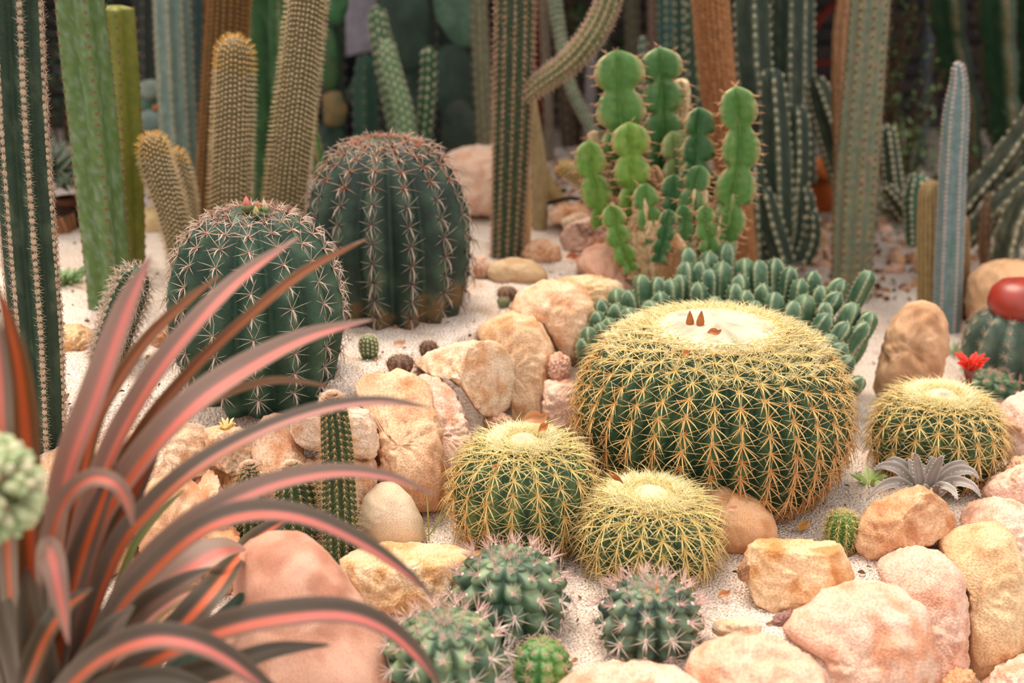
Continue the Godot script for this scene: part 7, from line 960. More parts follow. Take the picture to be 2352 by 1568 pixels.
# surface nets round a smooth union of tapered capsules
func field_mesh(bones: Array, cell: float, col: Color, m: Material) -> ArrayMesh:
	var lo := Vector3.ONE * 1e9
	var hi := Vector3.ONE * -1e9
	for b in bones:
		var rr: float = maxf(b[2], b[3]) + cell * 3.0
		for k in 2:
			lo = lo.min(b[k] - Vector3.ONE * rr)
			hi = hi.max(b[k] + Vector3.ONE * rr)
	var n := Vector3i(((hi - lo) / cell).ceil()) + Vector3i.ONE
	var f := PackedFloat32Array()
	f.resize(n.x * n.y * n.z)
	f.fill(1.0)
	for b in bones:
		var a: Vector3 = b[0]
		var e: Vector3 = b[1] - a
		var ee := maxf(e.length_squared(), 1e-9)
		var rr: float = maxf(b[2], b[3]) + cell * 4.0
		var i0 := Vector3i(((a.min(b[1]) - Vector3.ONE * rr - lo) / cell).floor()).max(Vector3i.ZERO)
		var i1 := Vector3i(((a.max(b[1]) + Vector3.ONE * rr - lo) / cell).ceil()).min(n - Vector3i.ONE)
		for z in range(i0.z, i1.z + 1):
			for y in range(i0.y, i1.y + 1):
				for x in range(i0.x, i1.x + 1):
					var q := lo + Vector3(x, y, z) * cell
					var t := clampf((q - a).dot(e) / ee, 0.0, 1.0)
					var d: float = q.distance_to(a + e * t) - lerpf(b[2], b[3], t)
					var k := (z * n.y + y) * n.x + x
					var h := clampf(0.5 + 0.5 * (f[k] - d) / 0.02, 0.0, 1.0)
					f[k] = lerpf(f[k], d, h) - 0.02 * h * (1.0 - h)
	var v := PackedVector3Array()
	var c := PackedColorArray()
	var ix := PackedInt32Array()
	var id := {}
	var sx := 1
	var sy := n.x
	var sz := n.x * n.y
	for z in n.z - 1:
		for y in n.y - 1:
			for x in n.x - 1:
				var k := z * sz + y * sy + x
				var sum := Vector3.ZERO
				var cnt := 0
				for ed in [[0, sx], [sy, sy + sx], [sz, sz + sx], [sy + sz, sy + sz + sx], [0, sy], [sx, sx + sy], [sz, sz + sy], [sx + sz, sx + sz + sy], [0, sz], [sx, sx + sz], [sy, sy + sz], [sx + sy, sx + sy + sz]]:
					var fa := f[k + ed[0]]
					var fb := f[k + ed[1]]
					if (fa < 0.0) != (fb < 0.0):
						var t := fa / (fa - fb)
						var pa := Vector3(ed[0] % sy, (ed[0] % sz) / sy, ed[0] / sz)
						var pb := Vector3(ed[1] % sy, (ed[1] % sz) / sy, ed[1] / sz)
						sum += pa.lerp(pb, t)
						cnt += 1
				if cnt:
					id[k] = v.size()
					v.append(lo + (Vector3(x, y, z) + sum / cnt) * cell)
					c.append(col)
	for k in id:
		for ax in [[sx, sy, sz], [sy, sz, sx], [sz, sx, sy]]:
			var inside: bool = f[k] < 0.0
			if inside != (f[k + ax[0]] < 0.0):
				if id.has(k - ax[1]) and id.has(k - ax[2]) and id.has(k - ax[1] - ax[2]):
					var a: int = id[k]
					var b: int = id[k - ax[1]]
					var d: int = id[k - ax[1] - ax[2]]
					var e: int = id[k - ax[2]]
					if inside:
						ix.append_array([a, d, b, a, e, d])
					else:
						ix.append_array([a, b, d, a, d, e])
	return mk(v, ix, c, m)


# ------------------------------------------------------------------ fallen leaves
func build_litter() -> void:
	var tan_ := hue(206, 140, 92)
	var list := [
		["tan dry leaf lying across the left medium barrel's crown", Vector3(0.0225, 0.2442, -2.24), 0.034, 0.3, tan_],
		["torn brown dry leaf on the left medium barrel's crown", Vector3(0.0514, 0.2303, -2.22), 0.022, 1.2, hue(200, 120, 66)],
		["pale bleached leaf on the left shoulder of the left medium barrel", Vector3(-0.0721, 0.224, -2.19), 0.018, 2.2, hue(232, 200, 176)],
		["small orange leaf scrap on the front of the left medium barrel", Vector3(-0.0371, 0.191, -2.14), 0.012, 0.5, hue(214, 130, 74)],
		["orange leaf scrap low on the right of the left medium barrel", Vector3(0.0902, 0.1168, -2.13), 0.014, 1.9, hue(206, 124, 74)],
		["brown two-lobed leaf on the front medium barrel's crown", Vector3(0.2028, 0.1844, -2.09), 0.026, 2.6, hue(184, 110, 66)],
		["brown dry leaf on the edge of the largest barrel's crown", Vector3(0.3877, 0.3712, -2.38), 0.02, 0.2, hue(190, 116, 66)],
		["orange leaf scrap on the upper face of the largest barrel", Vector3(0.3263, 0.3627, -2.28), 0.015, 0.9, hue(210, 126, 62)],
		["orange leaf scrap on the lower face of the largest barrel", Vector3(0.3296, 0.2258, -2.21), 0.014, 1.5, hue(206, 128, 80)],
		["pink dry leaf at the right shoulder of the front medium barrel", Vector3(0.3966, 0.1209, -2.11), 0.016, 0.4, hue(226, 164, 130)],
		["folded orange leaf stuck on the largest mounded cactus", Vector3(-0.0029, 0.1172, -1.86), 0.018, 2.4, hue(214, 146, 92)],
		["small tan leaf at the top left of the largest mounded cactus", Vector3(-0.0648, 0.1439, -1.9), 0.012, 1.0, hue(222, 160, 110)],
		["orange curled leaf between the mounded cacti", Vector3(-0.0299, 0.0374, -1.84), 0.018, 1.4, hue(206, 120, 62)],
		["rust leaf behind the mounded cactus at the lower edge", Vector3(-0.1387, 0.0626, -1.84), 0.014, 0.3, hue(190, 104, 60)],
		["orange leaf standing on the smaller mounded cactus", Vector3(0.2374, 0.1128, -1.83), 0.015, 1.6, hue(222, 150, 90)],
		["brown curled leaf on the sand beside the smaller mounded cactus", Vector3(0.3703, 0.008, -1.9914), 0.018, 0.5, hue(196, 128, 80)],
		["ochre leaf on the sand below the largest barrel", Vector3(0.567, 0.008, -2.2381), 0.024, 0.9, hue(196, 140, 62)],
		["yellow leaf on the flat beige slab stone", Vector3(0.3538, 0.02, -1.863), 0.018, 0.2, hue(222, 196, 100)],
		["pale curled leaf on the sand behind the edging", Vector3(0.3774, 0.012, -1.8464), 0.03, 1.1, hue(230, 180, 140)],
		["tan leaf on white sand right of the tiny globe cactus", Vector3(-0.2648, 0.235, -2.6834), 0.02, 0.6, hue(216, 170, 136)],
		["small tan leaf in front of the tiny globe cactus", Vector3(-0.2929, 0.235, -2.5741), 0.012, 2.0, hue(206, 150, 116)],
		["orange leaf under the pitted rock", Vector3(0.1493, 0.232, -3.3906), 0.03, 0.1, hue(190, 110, 62)],
		["brown leaf right of the silver grey rosette", Vector3(0.9739, 0.02, -2.3814), 0.022, 1.0, hue(180, 110, 66)],
		["orange scrap on the face of the right barrel", Vector3(0.967, 0.0795, -2.42), 0.012, 0.7, hue(206, 130, 70)],
	]
	for i in list.size():
		var q: Array = list[i]
		var size: float = q[2]
		var col: Color = q[4]
		var m := blade_mesh([Vector3(0, 0, 0), Vector3(size * 0.5, size * 0.12, 0.0), Vector3(size, size * 0.05, size * 0.15), Vector3(size * 1.4, size * 0.3, size * 0.1)], [size * 0.08, size * 0.34, size * 0.28, size * 0.02], {"edge": col.lightened(0.1), "band": col, "mid": col.darkened(0.12), "rows": 12, "seed": i, "fold": 0.5, "twist": 0.7, "ref": Vector3(0, 1, 0.3), "thick": 0.0005})
		var o := single("dry_leaf", m, q[0], "leaf", q[1], "fallen dry leaves")
		o.rotation = Vector3(0.5 if q[1].y > 0.03 else 0.1, q[3], 0.2)
	# loose crumbs of bark and leaf on the white sand
	var r := RandomNumberGenerator.new()
	r.seed = 31
	var bit := blade_mesh([Vector3.ZERO, Vector3(0.5, 0.12, 0), Vector3(1, 0, 0.1)], [0.1, 0.3, 0.05], {"edge": Color.WHITE, "band": Color.WHITE, "mid": Color.WHITE, "rows": 4, "thick": 0.03})
	var lm := dull_mat.duplicate()
	lm.vertex_color_is_srgb = false
	bit.surface_set_material(0, lm)
	var where := []
	var tint := []
	for i in 2600:
		var far := i > 700
		var z := r.randf_range(-4.9, -3.7) if far else r.randf_range(-3.6, -1.7)
		var x := r.randf_range(-0.45, 0.45) * -z
		var y := height(x, z)
		if y < -0.05:
			continue
		where.append(Transform3D(Basis.from_euler(Vector3(r.randf_range(-0.4, 0.4), r.randf() * TAU, r.randf_range(-0.4, 0.4))).scaled(Vector3.ONE * r.randf_range(0.006, 0.016) * (2.4 if far else 1.0)), Vector3(x, y + 0.006, z)))
		tint.append([hue(150, 96, 62), hue(110, 76, 56), hue(196, 146, 108), hue(84, 62, 48)][r.randi() % 4].srgb_to_linear())
	var o := stuff("leaf_litter", bit, where, self, tint)
	tag(o, "scattered crumbs of brown dead leaves on the beds", "leaf litter")



# ------------------------------------------------------------------ helpers
func numbered(called: String) -> String:
	var n: int = taken.get(called, 0)
	taken[called] = n + 1
	return called if n == 0 else "%s_%03d" % [called, n]


func tag(o: Node, label: String, category: String, group := "") -> void:
	o.set_meta("label", label)
	o.set_meta("category", category)
	if group:
		o.set_meta("group", group)


func thing(called: String, label: String, category: String, at := Vector3.ZERO, group := "") -> Node3D:
	var o := Node3D.new()
	o.name = numbered(called)
	add_child(o)
	o.position = at
	tag(o, label, category, group)
	return o


func part(called: String, m: Mesh, parent: Node, at := Vector3.ZERO) -> MeshInstance3D:
	var o := MeshInstance3D.new()
	o.name = called
	o.mesh = m
	parent.add_child(o, true)
	o.position = at
	return o


func single(called: String, m: Mesh, label: String, category: String, at := Vector3.ZERO, group := "") -> MeshInstance3D:
	var o := MeshInstance3D.new()
	o.name = numbered(called)
	o.mesh = m
	add_child(o)
	o.position = at
	tag(o, label, category, group)
	return o


func structure(called: String, m: Mesh) -> MeshInstance3D:
	var o := MeshInstance3D.new()
	o.name = called
	o.mesh = m
	add_child(o)
	o.set_meta("kind", "structure")
	return o


func mk(v: PackedVector3Array, ix: PackedInt32Array, c: PackedColorArray, m: Material, flat := false) -> ArrayMesh:
	if flat:   # faces with their own corners
		var v2 := PackedVector3Array()
		var c2 := PackedColorArray()
		for i in ix:
			v2.append(v[i])
			c2.append(c[i])
		v = v2
		c = c2
		ix = PackedInt32Array(range(v.size()))
	var a := []
	a.resize(Mesh.ARRAY_MAX)
	a[Mesh.ARRAY_VERTEX] = v
	a[Mesh.ARRAY_INDEX] = ix
	if c.size():
		a[Mesh.ARRAY_COLOR] = c
	var raw := ArrayMesh.new()
	raw.add_surface_from_arrays(Mesh.PRIMITIVE_TRIANGLES, a)
	var st := SurfaceTool.new()
	st.create_from(raw, 0)
	st.generate_normals()
	var out := st.commit()
	out.surface_set_material(0, m)
	return out


# indices of a grid of rows x cols points; wrapped: the last column joins the first
func grid_index(rows: int, cols: int, wrapped: bool, ix: PackedInt32Array, first := 0) -> void:
	for i in rows - 1:
		for j in (cols if wrapped else cols - 1):
			var k := (j + 1) % cols
			var a := first + i * cols + j
			var b := first + i * cols + k
			var d := first + (i + 1) * cols + j
			var e := first + (i + 1) * cols + k
			ix.append_array([a, b, d, b, e, d])


func spline(p: Array, t: float) -> Variant:
	var n := p.size() - 1
	var x := clampf(t, 0.0, 1.0) * n
	var i := mini(int(x), n - 1)
	var q := x - i
	var a = p[maxi(i - 1, 0)]
	var b = p[i]
	var c = p[i + 1]
	var d = p[mini(i + 2, n)]
	return (b * 2.0 + (c - a) * q + (a * 2.0 - b * 5.0 + c * 4.0 - d) * q * q + (b * 3.0 - a - c * 3.0 + d) * q * q * q) * 0.5


func hue(r: int, g: int, b: int) -> Color:
	return Color8(r, g, b)


func noise(seed_: int, freq: float, octaves := 3) -> FastNoiseLite:
	var n := FastNoiseLite.new()
	n.seed = seed_
	n.noise_type = FastNoiseLite.TYPE_SIMPLEX_SMOOTH
	n.frequency = freq
	n.fractal_octaves = octaves
	return n


func noise_texture(seed_: int, freq: float, octaves: int, low: Color, high: Color, a := 0.25, b := 0.75, mid = null) -> NoiseTexture2D:
	var t := NoiseTexture2D.new()
	t.width = 512
	t.height = 512
	t.seamless = true
	t.noise = noise(seed_, freq, octaves)
	var r := Gradient.new()
	r.offsets = PackedFloat32Array([a, b])
	r.colors = PackedColorArray([low, high])
	if mid != null:
		r.add_point((a + b) / 2.0, mid)
	t.color_ramp = r
	return t


func paint(rough: float, tex = null, scale := 4.0, relief = null, depth := 0.1, glow := Color.BLACK, specular := 0.5) -> StandardMaterial3D:
	var m := StandardMaterial3D.new()
	m.vertex_color_use_as_albedo = true
	m.vertex_color_is_srgb = true
	m.roughness = rough
	m.metallic_specular = specular
	m.uv1_triplanar = true
	m.uv1_scale = Vector3.ONE * scale
	if tex != null:
		m.albedo_texture = tex
	if relief != null:
		m.heightmap_enabled = true
		m.heightmap_texture = relief
		m.heightmap_scale = depth
	if glow != Color.BLACK:
		m.backlight_enabled = true
		m.backlight = glow
	m.cull_mode = BaseMaterial3D.CULL_DISABLED
	return m


# one tapering, bending spine of three sides
func spine(v: PackedVector3Array, ix: PackedInt32Array, c: PackedColorArray, at: Vector3, d: Vector3, bend: Vector3, length: float, r: float, c0: Color, c1: Color, parts := 2) -> void:
	var first := v.size()
	var side := d.cross(Vector3(0.31, 0.21, 0.93)).normalized()
	for k in parts:
		var t := float(k) / parts
		var q := at + d * (length * t) + bend * (length * t * t)
		var dd := (d + bend * (2.0 * t)).normalized()
		var s1 := dd.cross(side).normalized()
		var s2 := dd.cross(s1)
		for j in 3:
			v.append(q + (s1 * cos(j * TAU / 3.0) + s2 * sin(j * TAU / 3.0)) * (r * (1.0 - 0.65 * t)))
			c.append(c0.lerp(c1, t))
	v.append(at + d * length + bend * length)
	c.append(c1)
	for k in parts - 1:
		for j in 3:
			var a := first + k * 3 + j
			var b := first + k * 3 + (j + 1) % 3
			ix.append_array([a, b, a + 3, b, b + 3, a + 3])
	var l := first + (parts - 1) * 3
	for j in 3:
		ix.append_array([l + j, l + (j + 1) % 3, first + parts * 3])


# a star of spines on its cushion: y points out of the plant, z up along the rib
func cluster(s: int, o: Dictionary) -> ArrayMesh:
	var r := RandomNumberGenerator.new()
	r.seed = s
	var v := PackedVector3Array()
	var ix := PackedInt32Array()
	var c := PackedColorArray()
	var jit: float = o.get("jitter", 0.25)
	var c0: Color = o.c0
	var c1: Color = o.c1
	var w: float = o.w
	var parts: int = o.get("parts", 2)
	var lift: float = o.get("lift", 0.0)
	for j in int(o.nr):
		var a: float = (j + 0.5) * TAU / o.nr + r.randf_range(-jit, jit)
		var el: float = o.get("el", 0.35) + r.randf_range(-0.15, 0.15)
		var d := Vector3(cos(a) * cos(el), sin(el), sin(a) * cos(el))
		var bend: Vector3 = Vector3(0, o.get("bend", 0.0), 0) + Vector3(r.randf_range(-1, 1), r.randf_range(-1, 1), r.randf_range(-1, 1)) * o.get("wild", 0.06)
		spine(v, ix, c, Vector3(0, lift, 0), d, bend, o.lr * r.randf_range(0.75, 1.15), w * r.randf_range(0.7, 1.0), c0, c1, parts)
	var nc: int = o.get("nc", 0)
	for j in nc:
		var a: float = r.randf_range(-0.2, 0.2) + (j - (nc - 1) * 0.5) * o.get("fan", 0.55)
		var tilt: float = o.get("tilt", 0.6) + r.randf_range(-0.15, 0.15)
		var d := Vector3(sin(a) * 0.8, cos(tilt), -sin(tilt) * cos(a)).normalized()
		spine(v, ix, c, Vector3(0, lift, 0), d, Vector3(0, -o.get("droop", 0.05), -o.get("droop", 0.05)), o.lc * r.randf_range(0.8, 1.15), w * 1.25, c0, c1, maxi(parts, 2))
	if o.get("hook", 0.0) > 0.0:
		var d := Vector3(r.randf_range(-0.2, 0.2), 0.95, -0.2).normalized()
		spine(v, ix, c, Vector3(0, lift, 0), d, Vector3(r.randf_range(-0.25, 0.25), -0.45, -0.75), o.hook, w * 2.0, o.get("hook_c", c0), o.get("hook_t", c1), 4)
	var pad: float = o.get("pad", 0.0)
	if pad > 0.0:
		var pc: Color = o.get("pad_c", c0)
		var first := v.size()
		v.append(Vector3(0, pad * 0.7 + lift, 0))
		c.append(pc)
		for j in 6:
			v.append(Vector3(cos(j * TAU / 6) * pad, lift - pad * 0.4, sin(j * TAU / 6) * pad * 1.4))
			c.append(pc)
		for j in 6:
			ix.append_array([first, first + 1 + (j + 1) % 6, first + 1 + j])
	return mk(v, ix, c, spine_mat)


func stuff(called: String, m: Mesh, where: Array, parent: Node, colors := []) -> MultiMeshInstance3D:
	var mm := MultiMesh.new()
	mm.transform_format = MultiMesh.TRANSFORM_3D
	mm.use_colors = colors.size() > 0
	mm.mesh = m
	mm.instance_count = where.size()
	for i in where.size():
		mm.set_instance_transform(i, where[i])
		if colors.size():
			mm.set_instance_color(i, colors[i])
	var o := MultiMeshInstance3D.new()
	o.name = called
	o.multimesh = mm
	parent.add_child(o, true)
	o.set_meta("kind", "stuff")
	return o


# spine clusters on areoles (transforms local to parent): the most visible ones are parts, the rest one mass each
func spread(areoles: Array, kinds: Array, parent: Node3D, most: int, called := "spine_cluster") -> void:
	var order := []
	for i in areoles.size():
		var t: Transform3D = areoles[i][0]
		var p: Vector3 = parent.transform * t.origin
		var n: Vector3 = (parent.transform.basis * t.basis.y).normalized()
		order.append([n.dot((CAM - p).normalized()), i])
	order.sort_custom(func(a, b): return a[0] > b[0])
	var rest := {}
	for k in order.size():
		var a: Array = areoles[order[k][1]]
		var row: Array = kinds[mini(int(a[1] * kinds.size()), kinds.size() - 1)]
		var m: Mesh = row[order[k][1] % row.size()]
		if k < most and order[k][0] > -0.25:
			var o := MeshInstance3D.new()
			o.name = called
			o.mesh = m
			parent.add_child(o, true)
			o.transform = a[0]
		else:
			if not rest.has(m):
				rest[m] = []
			rest[m].append(a[0])
	for m in rest:
		stuff("spines", m, rest[m], parent)


# a ribbed body of revolution; returns [mesh, areoles]; each areole is [transform, age 0 young .. 1 old]
func barrel_mesh(o: Dictionary) -> Array:
	var prof: Array = o.prof
	var nr: int = o.ribs
	var depth: float = o.depth
	var k: float = o.get("k", 1.6)
	var seg: int = o.get("seg", 8)
	var rings: int = o.get("rings", 40)
	var per: float = o.get("tubercle", 0.0)
	var cols := nr * seg
	var pr := []
	var arc := [0.0]
	for i in rings + 1:
		pr.append(spline(prof, float(i) / rings))
		if i:
			arc.append(arc[i - 1] + pr[i].distance_to(pr[i - 1]))
	var total: float = arc[rings]
	var v := PackedVector3Array()
	var c := PackedColorArray()
	var ix := PackedInt32Array()
	var nz := noise(o.get("seed", 1), 9.0, 3)
	var c0: Color = o.c0
	var c1: Color = o.c1
	var c2: Color = o.get("c2", o.c0)
	var cork: Color = o.get("cork", o.c0)
	var cork_h: float = o.get("cork_h", -1.0)
	var wob: float = o.get("wobble", 0.0)
	var shapes := []
	for j in cols:
		var u := fposmod(float(j) / seg + 0.5, 1.0) - 0.5
		var s := 1.0 - pow(absf(2.0 * u), k)
		if per > 0.0:
			s = pow(maxf(0.0, 1.0 - 4.0 * u * u), 0.6)
		shapes.append(s)
	for i in rings + 1:
		var q: Vector2 = pr[i]
		for j in cols:
			var th: float = TAU * j / cols
			var s: float = shapes[j]
			var bump := s
			if per > 0.0:
				var rib := int(floor(float(j) / seg + 0.5)) % nr
				var ph: float = (total - arc[i]) / per + 0.5 * (rib % 2)
				bump = s * (0.12 + 0.88 * pow(absf(sin(PI * ph)), 0.75))
			var r := q.x * (1.0 - depth * (1.0 - bump))
			var p := Vector3(sin(th) * r, q.y, cos(th) * r)
			if wob > 0.0:
				var wn := nz.get_noise_3dv(p * 0.5)
				p += Vector3(sin(th), 0, cos(th)) * (wn * wob)
			v.append(p)
			var n1 := nz.get_noise_3dv(p * 1.5 + Vector3(7, 3, 1))
			var col := c0.lerp(c1, clampf(s * s * 0.55 + n1 * 0.9, 0.0, 1.0))
			col = col.lerp(c2, clampf(nz.get_noise_3dv(p * 4.0 + Vector3(3, 9, 4)) * 1.4 - 0.25, 0.0, 0.6))
			if cork_h > 0.0:
				col = col.lerp(cork, clampf((cork_h - q.y) / cork_h * 2.0 + n1 * 3.0 - 0.6, 0.0, 0.85))
			c.append(col)
	grid_index(rings + 1, cols, true, ix)
	var are := []
	var r := RandomNumberGenerator.new()
	r.seed = o.get("seed", 1)
	var sp: float = o.spacing
	for rib in nr:
		var th := TAU * rib / nr
		var at: float = o.get("bare", 0.0) + sp * (0.5 * (rib % 2) + (0.75 if per > 0.0 else 0.3))
		if per > 0.0:
			at = per * (0.5 * (rib % 2)) + per * 0.28
		while at < total - o.get("skirt", 0.02):
			var s := total - at
			var i := 1
			while i < rings and arc[i] < s:
				i += 1
			var f: float = (s - arc[i - 1]) / maxf(arc[i] - arc[i - 1], 1e-6)
			var q: Vector2 = pr[i - 1].lerp(pr[i], f)
			var tn: Vector2 = (pr[i] - pr[i - 1]).normalized()
			var rad := Vector3(sin(th), 0, cos(th))
			var up := rad * tn.x + Vector3.UP * tn.y
			var out := rad * tn.y - Vector3.UP * tn.x
			if out.dot(rad) < 0.0 and out.y < 0.0:
				out = -out
			var x := out.cross(up).normalized()
			var grow := clampf(at / (sp * 4.0) + 0.45, 0.45, 1.0) * r.randf_range(0.88, 1.1)
			var b := Basis(x, out, up).rotated(out, r.randf_range(-0.15, 0.15)).scaled(Vector3.ONE * grow)
			var rr := q.x * (1.0 - (depth * 0.1 if per > 0.0 else 0.0))
			are.append([Transform3D(b, rad * rr + Vector3.UP * q.y), clampf(at / total, 0.0, 0.999)])
			at += sp * (clampf(0.45 + at / (sp * 8.0), 0.45, 1.0) if o.get("crowd", false) else 1.0) if per == 0.0 else per
	return [mk(v, ix, c, o.get("mat", plant_mat)), are]


# a ribbed stem swept along a path; returns [mesh, areoles]
func stem_mesh(path: Array, radii: Array, o: Dictionary) -> Array:
	var nr: int = o.ribs
	var depth: float = o.depth
	var k: float = o.get("k", 1.6)
	var concave: bool = o.get("concave", false)
	var seg: int = o.get("seg", 6)
	var cols := nr * seg
	var rough_len := 0.0
	for i in path.size() - 1:
		rough_len += path[i].distance_to(path[i + 1])
	var rings: int = o.get("rings", clampi(int(rough_len / o.get("step", 0.012)), 10, 130))
	var tip: float = o.get("tip", 1.0)
	var seglen: float = o.get("seglen", 0.0)
	var segamp: float = o.get("segamp", 0.0)
	var nz := noise(o.get("seed", 1), 9.0, 3)
	var c0: Color = o.c0
	var c1: Color = o.c1
	var c2: Color = o.get("c2", o.c0)
	var pts := []
	var arc := [0.0]
	for i in rings + 1:
		pts.append(spline(path, float(i) / rings))
		if i:
			arc.append(arc[i - 1] + pts[i].distance_to(pts[i - 1]))
	var total: float = arc[rings]
	var tip_r: float = radii[radii.size() - 1]
	# more rings at the dome
	var ss := []
	var dome := minf(tip_r * tip, total * 0.5)
	for i in rings:
		ss.append((total - dome) * i / rings)
	var dome_rings := 7 if dome > 0.0 else 1
	for i in dome_rings + 1:
		ss.append(total - dome + dome * sin(PI * 0.5 * i / dome_rings))
	var v := PackedVector3Array()
	var c := PackedColorArray()
	var ix := PackedInt32Array()
	var shapes := []
	for j in cols:
		var u := fposmod(float(j) / seg + 0.5, 1.0) - 0.5
		shapes.append(pow(1.0 - absf(2.0 * u), k) if concave else 1.0 - pow(absf(2.0 * u), k))
	var side := Vector3(0, 0, 1).rotated(Vector3.UP, o.get("phase", 0.0))
	var fwd := Vector3.UP
	var are := []
	var sp: float = o.get("spacing", 0.0)
	var next := []
	var r := RandomNumberGenerator.new()
	r.seed = o.get("seed", 1) + 5
	for j in nr:
		next.append(o.get("from", 0.0) + sp * (0.5 * (j % 2) + 0.25))
	var at := 1
	var last_p: Vector3 = path[0]
	var last_s := 0.0
	var last_r: float = radii[0]
	for i in ss.size():
		var s: float = ss[i]
		while at < rings and arc[at] < s:
			at += 1
		var f: float = clampf((s - arc[at - 1]) / maxf(arc[at] - arc[at - 1], 1e-6), 0.0, 1.0)
		var p: Vector3 = pts[at - 1].lerp(pts[at], f)
		fwd = (pts[at] - pts[at - 1]).normalized()
		side = (side - fwd * side.dot(fwd)).normalized()
		var other := fwd.cross(side)
		var rr: float = spline(radii, s / total)
		var lean := 0.0
		if dome > 0.0 and s > total - dome:
			var q := (s - (total - dome)) / dome
			rr *= sqrt(maxf(0.0, 1.0 - q * q))
			lean = q
		var wave := 1.0
		if seglen > 0.0:
			var q := fposmod((total - s) / seglen, 1.0)   # 0 at the top of a segment
			wave = 1.0 - segamp * (1.0 - pow(sin(PI * pow(clampf(q, 0.0, 1.0), o.get("flare", 0.75))), o.get("blunt", 0.55)))
		for j in cols:
			var th: float = TAU * j / cols + o.get("twist", 0.0) * s
			var sh: float = shapes[j]
			var fl: float = (1.0 - depth * (1.0 - sh))
			var w := 1.0 - (1.0 - wave) * (sh if concave else 1.0)
			var rad := side * cos(th) + other * sin(th)
			var n1 := nz.get_noise_3dv(p * 2.0 + rad * 0.2)
			v.append(p + rad * (rr * fl * w * (1.0 + n1 * o.get("wobble", 0.0))))
			var col := c0.lerp(c1, clampf(pow(sh, o.get("crest", 6.0)) * o.get("edge", 0.9) + n1 * 0.5, 0.0, 1.0))
			c.append(col.lerp(c2, clampf(nz.get_noise_3dv(p * 3.0 + rad * 0.5 + Vector3(5, 0, 2)) * 2.0 - o.get("patch", 0.4), 0.0, 0.8)))
		if sp > 0.0:
			for j in nr:
				while s >= next[j]:
					var g := clampf((next[j] - last_s) / maxf(s - last_s, 1e-6), 0.0, 1.0)
					var here := last_p.lerp(p, g)
					var hr := lerpf(last_r, rr * wave, g)
					next[j] = next[j] + sp * r.randf_range(0.92, 1.08)
					var th: float = TAU * j / nr + o.get("twist", 0.0) * s
					var rad := side * cos(th) + other * sin(th)
					var out := (rad + fwd * (lean * 1.5)).normalized()
					var up := (fwd - out * fwd.dot(out)).normalized()
					var b := Basis(out.cross(up), out, up).rotated(out, r.randf_range(-0.3, 0.3)).scaled(Vector3.ONE * r.randf_range(0.85, 1.15))
					are.append([Transform3D(b, here + rad * hr), clampf(1.0 - s / total, 0.0, 0.999)])
		last_p = p
		last_s = s
		last_r = rr * wave
	grid_index(ss.size(), cols, true, ix)
	return [mk(v, ix, c, o.get("mat", plant_mat)), are]


# a thing that is one stem with its spines
func column(called: String, label: String, category: String, group: String, path: Array, radii: Array, o: Dictionary, kinds := [], most := 0) -> Node3D:
	var t := thing(called, label, category, path[0], group)
	stem_part("stem", t, path, radii, o, kinds, most)
	return t


func stem_part(called: String, t: Node3D, path: Array, radii: Array, o: Dictionary, kinds := [], most := 0) -> void:
	var local := []
	for p in path:
		local.append(p - t.position)
	var got := stem_mesh(local, radii, o)
	part(called, got[0], t)
	if kinds.size():
		spread(got[1], kinds, t, most)


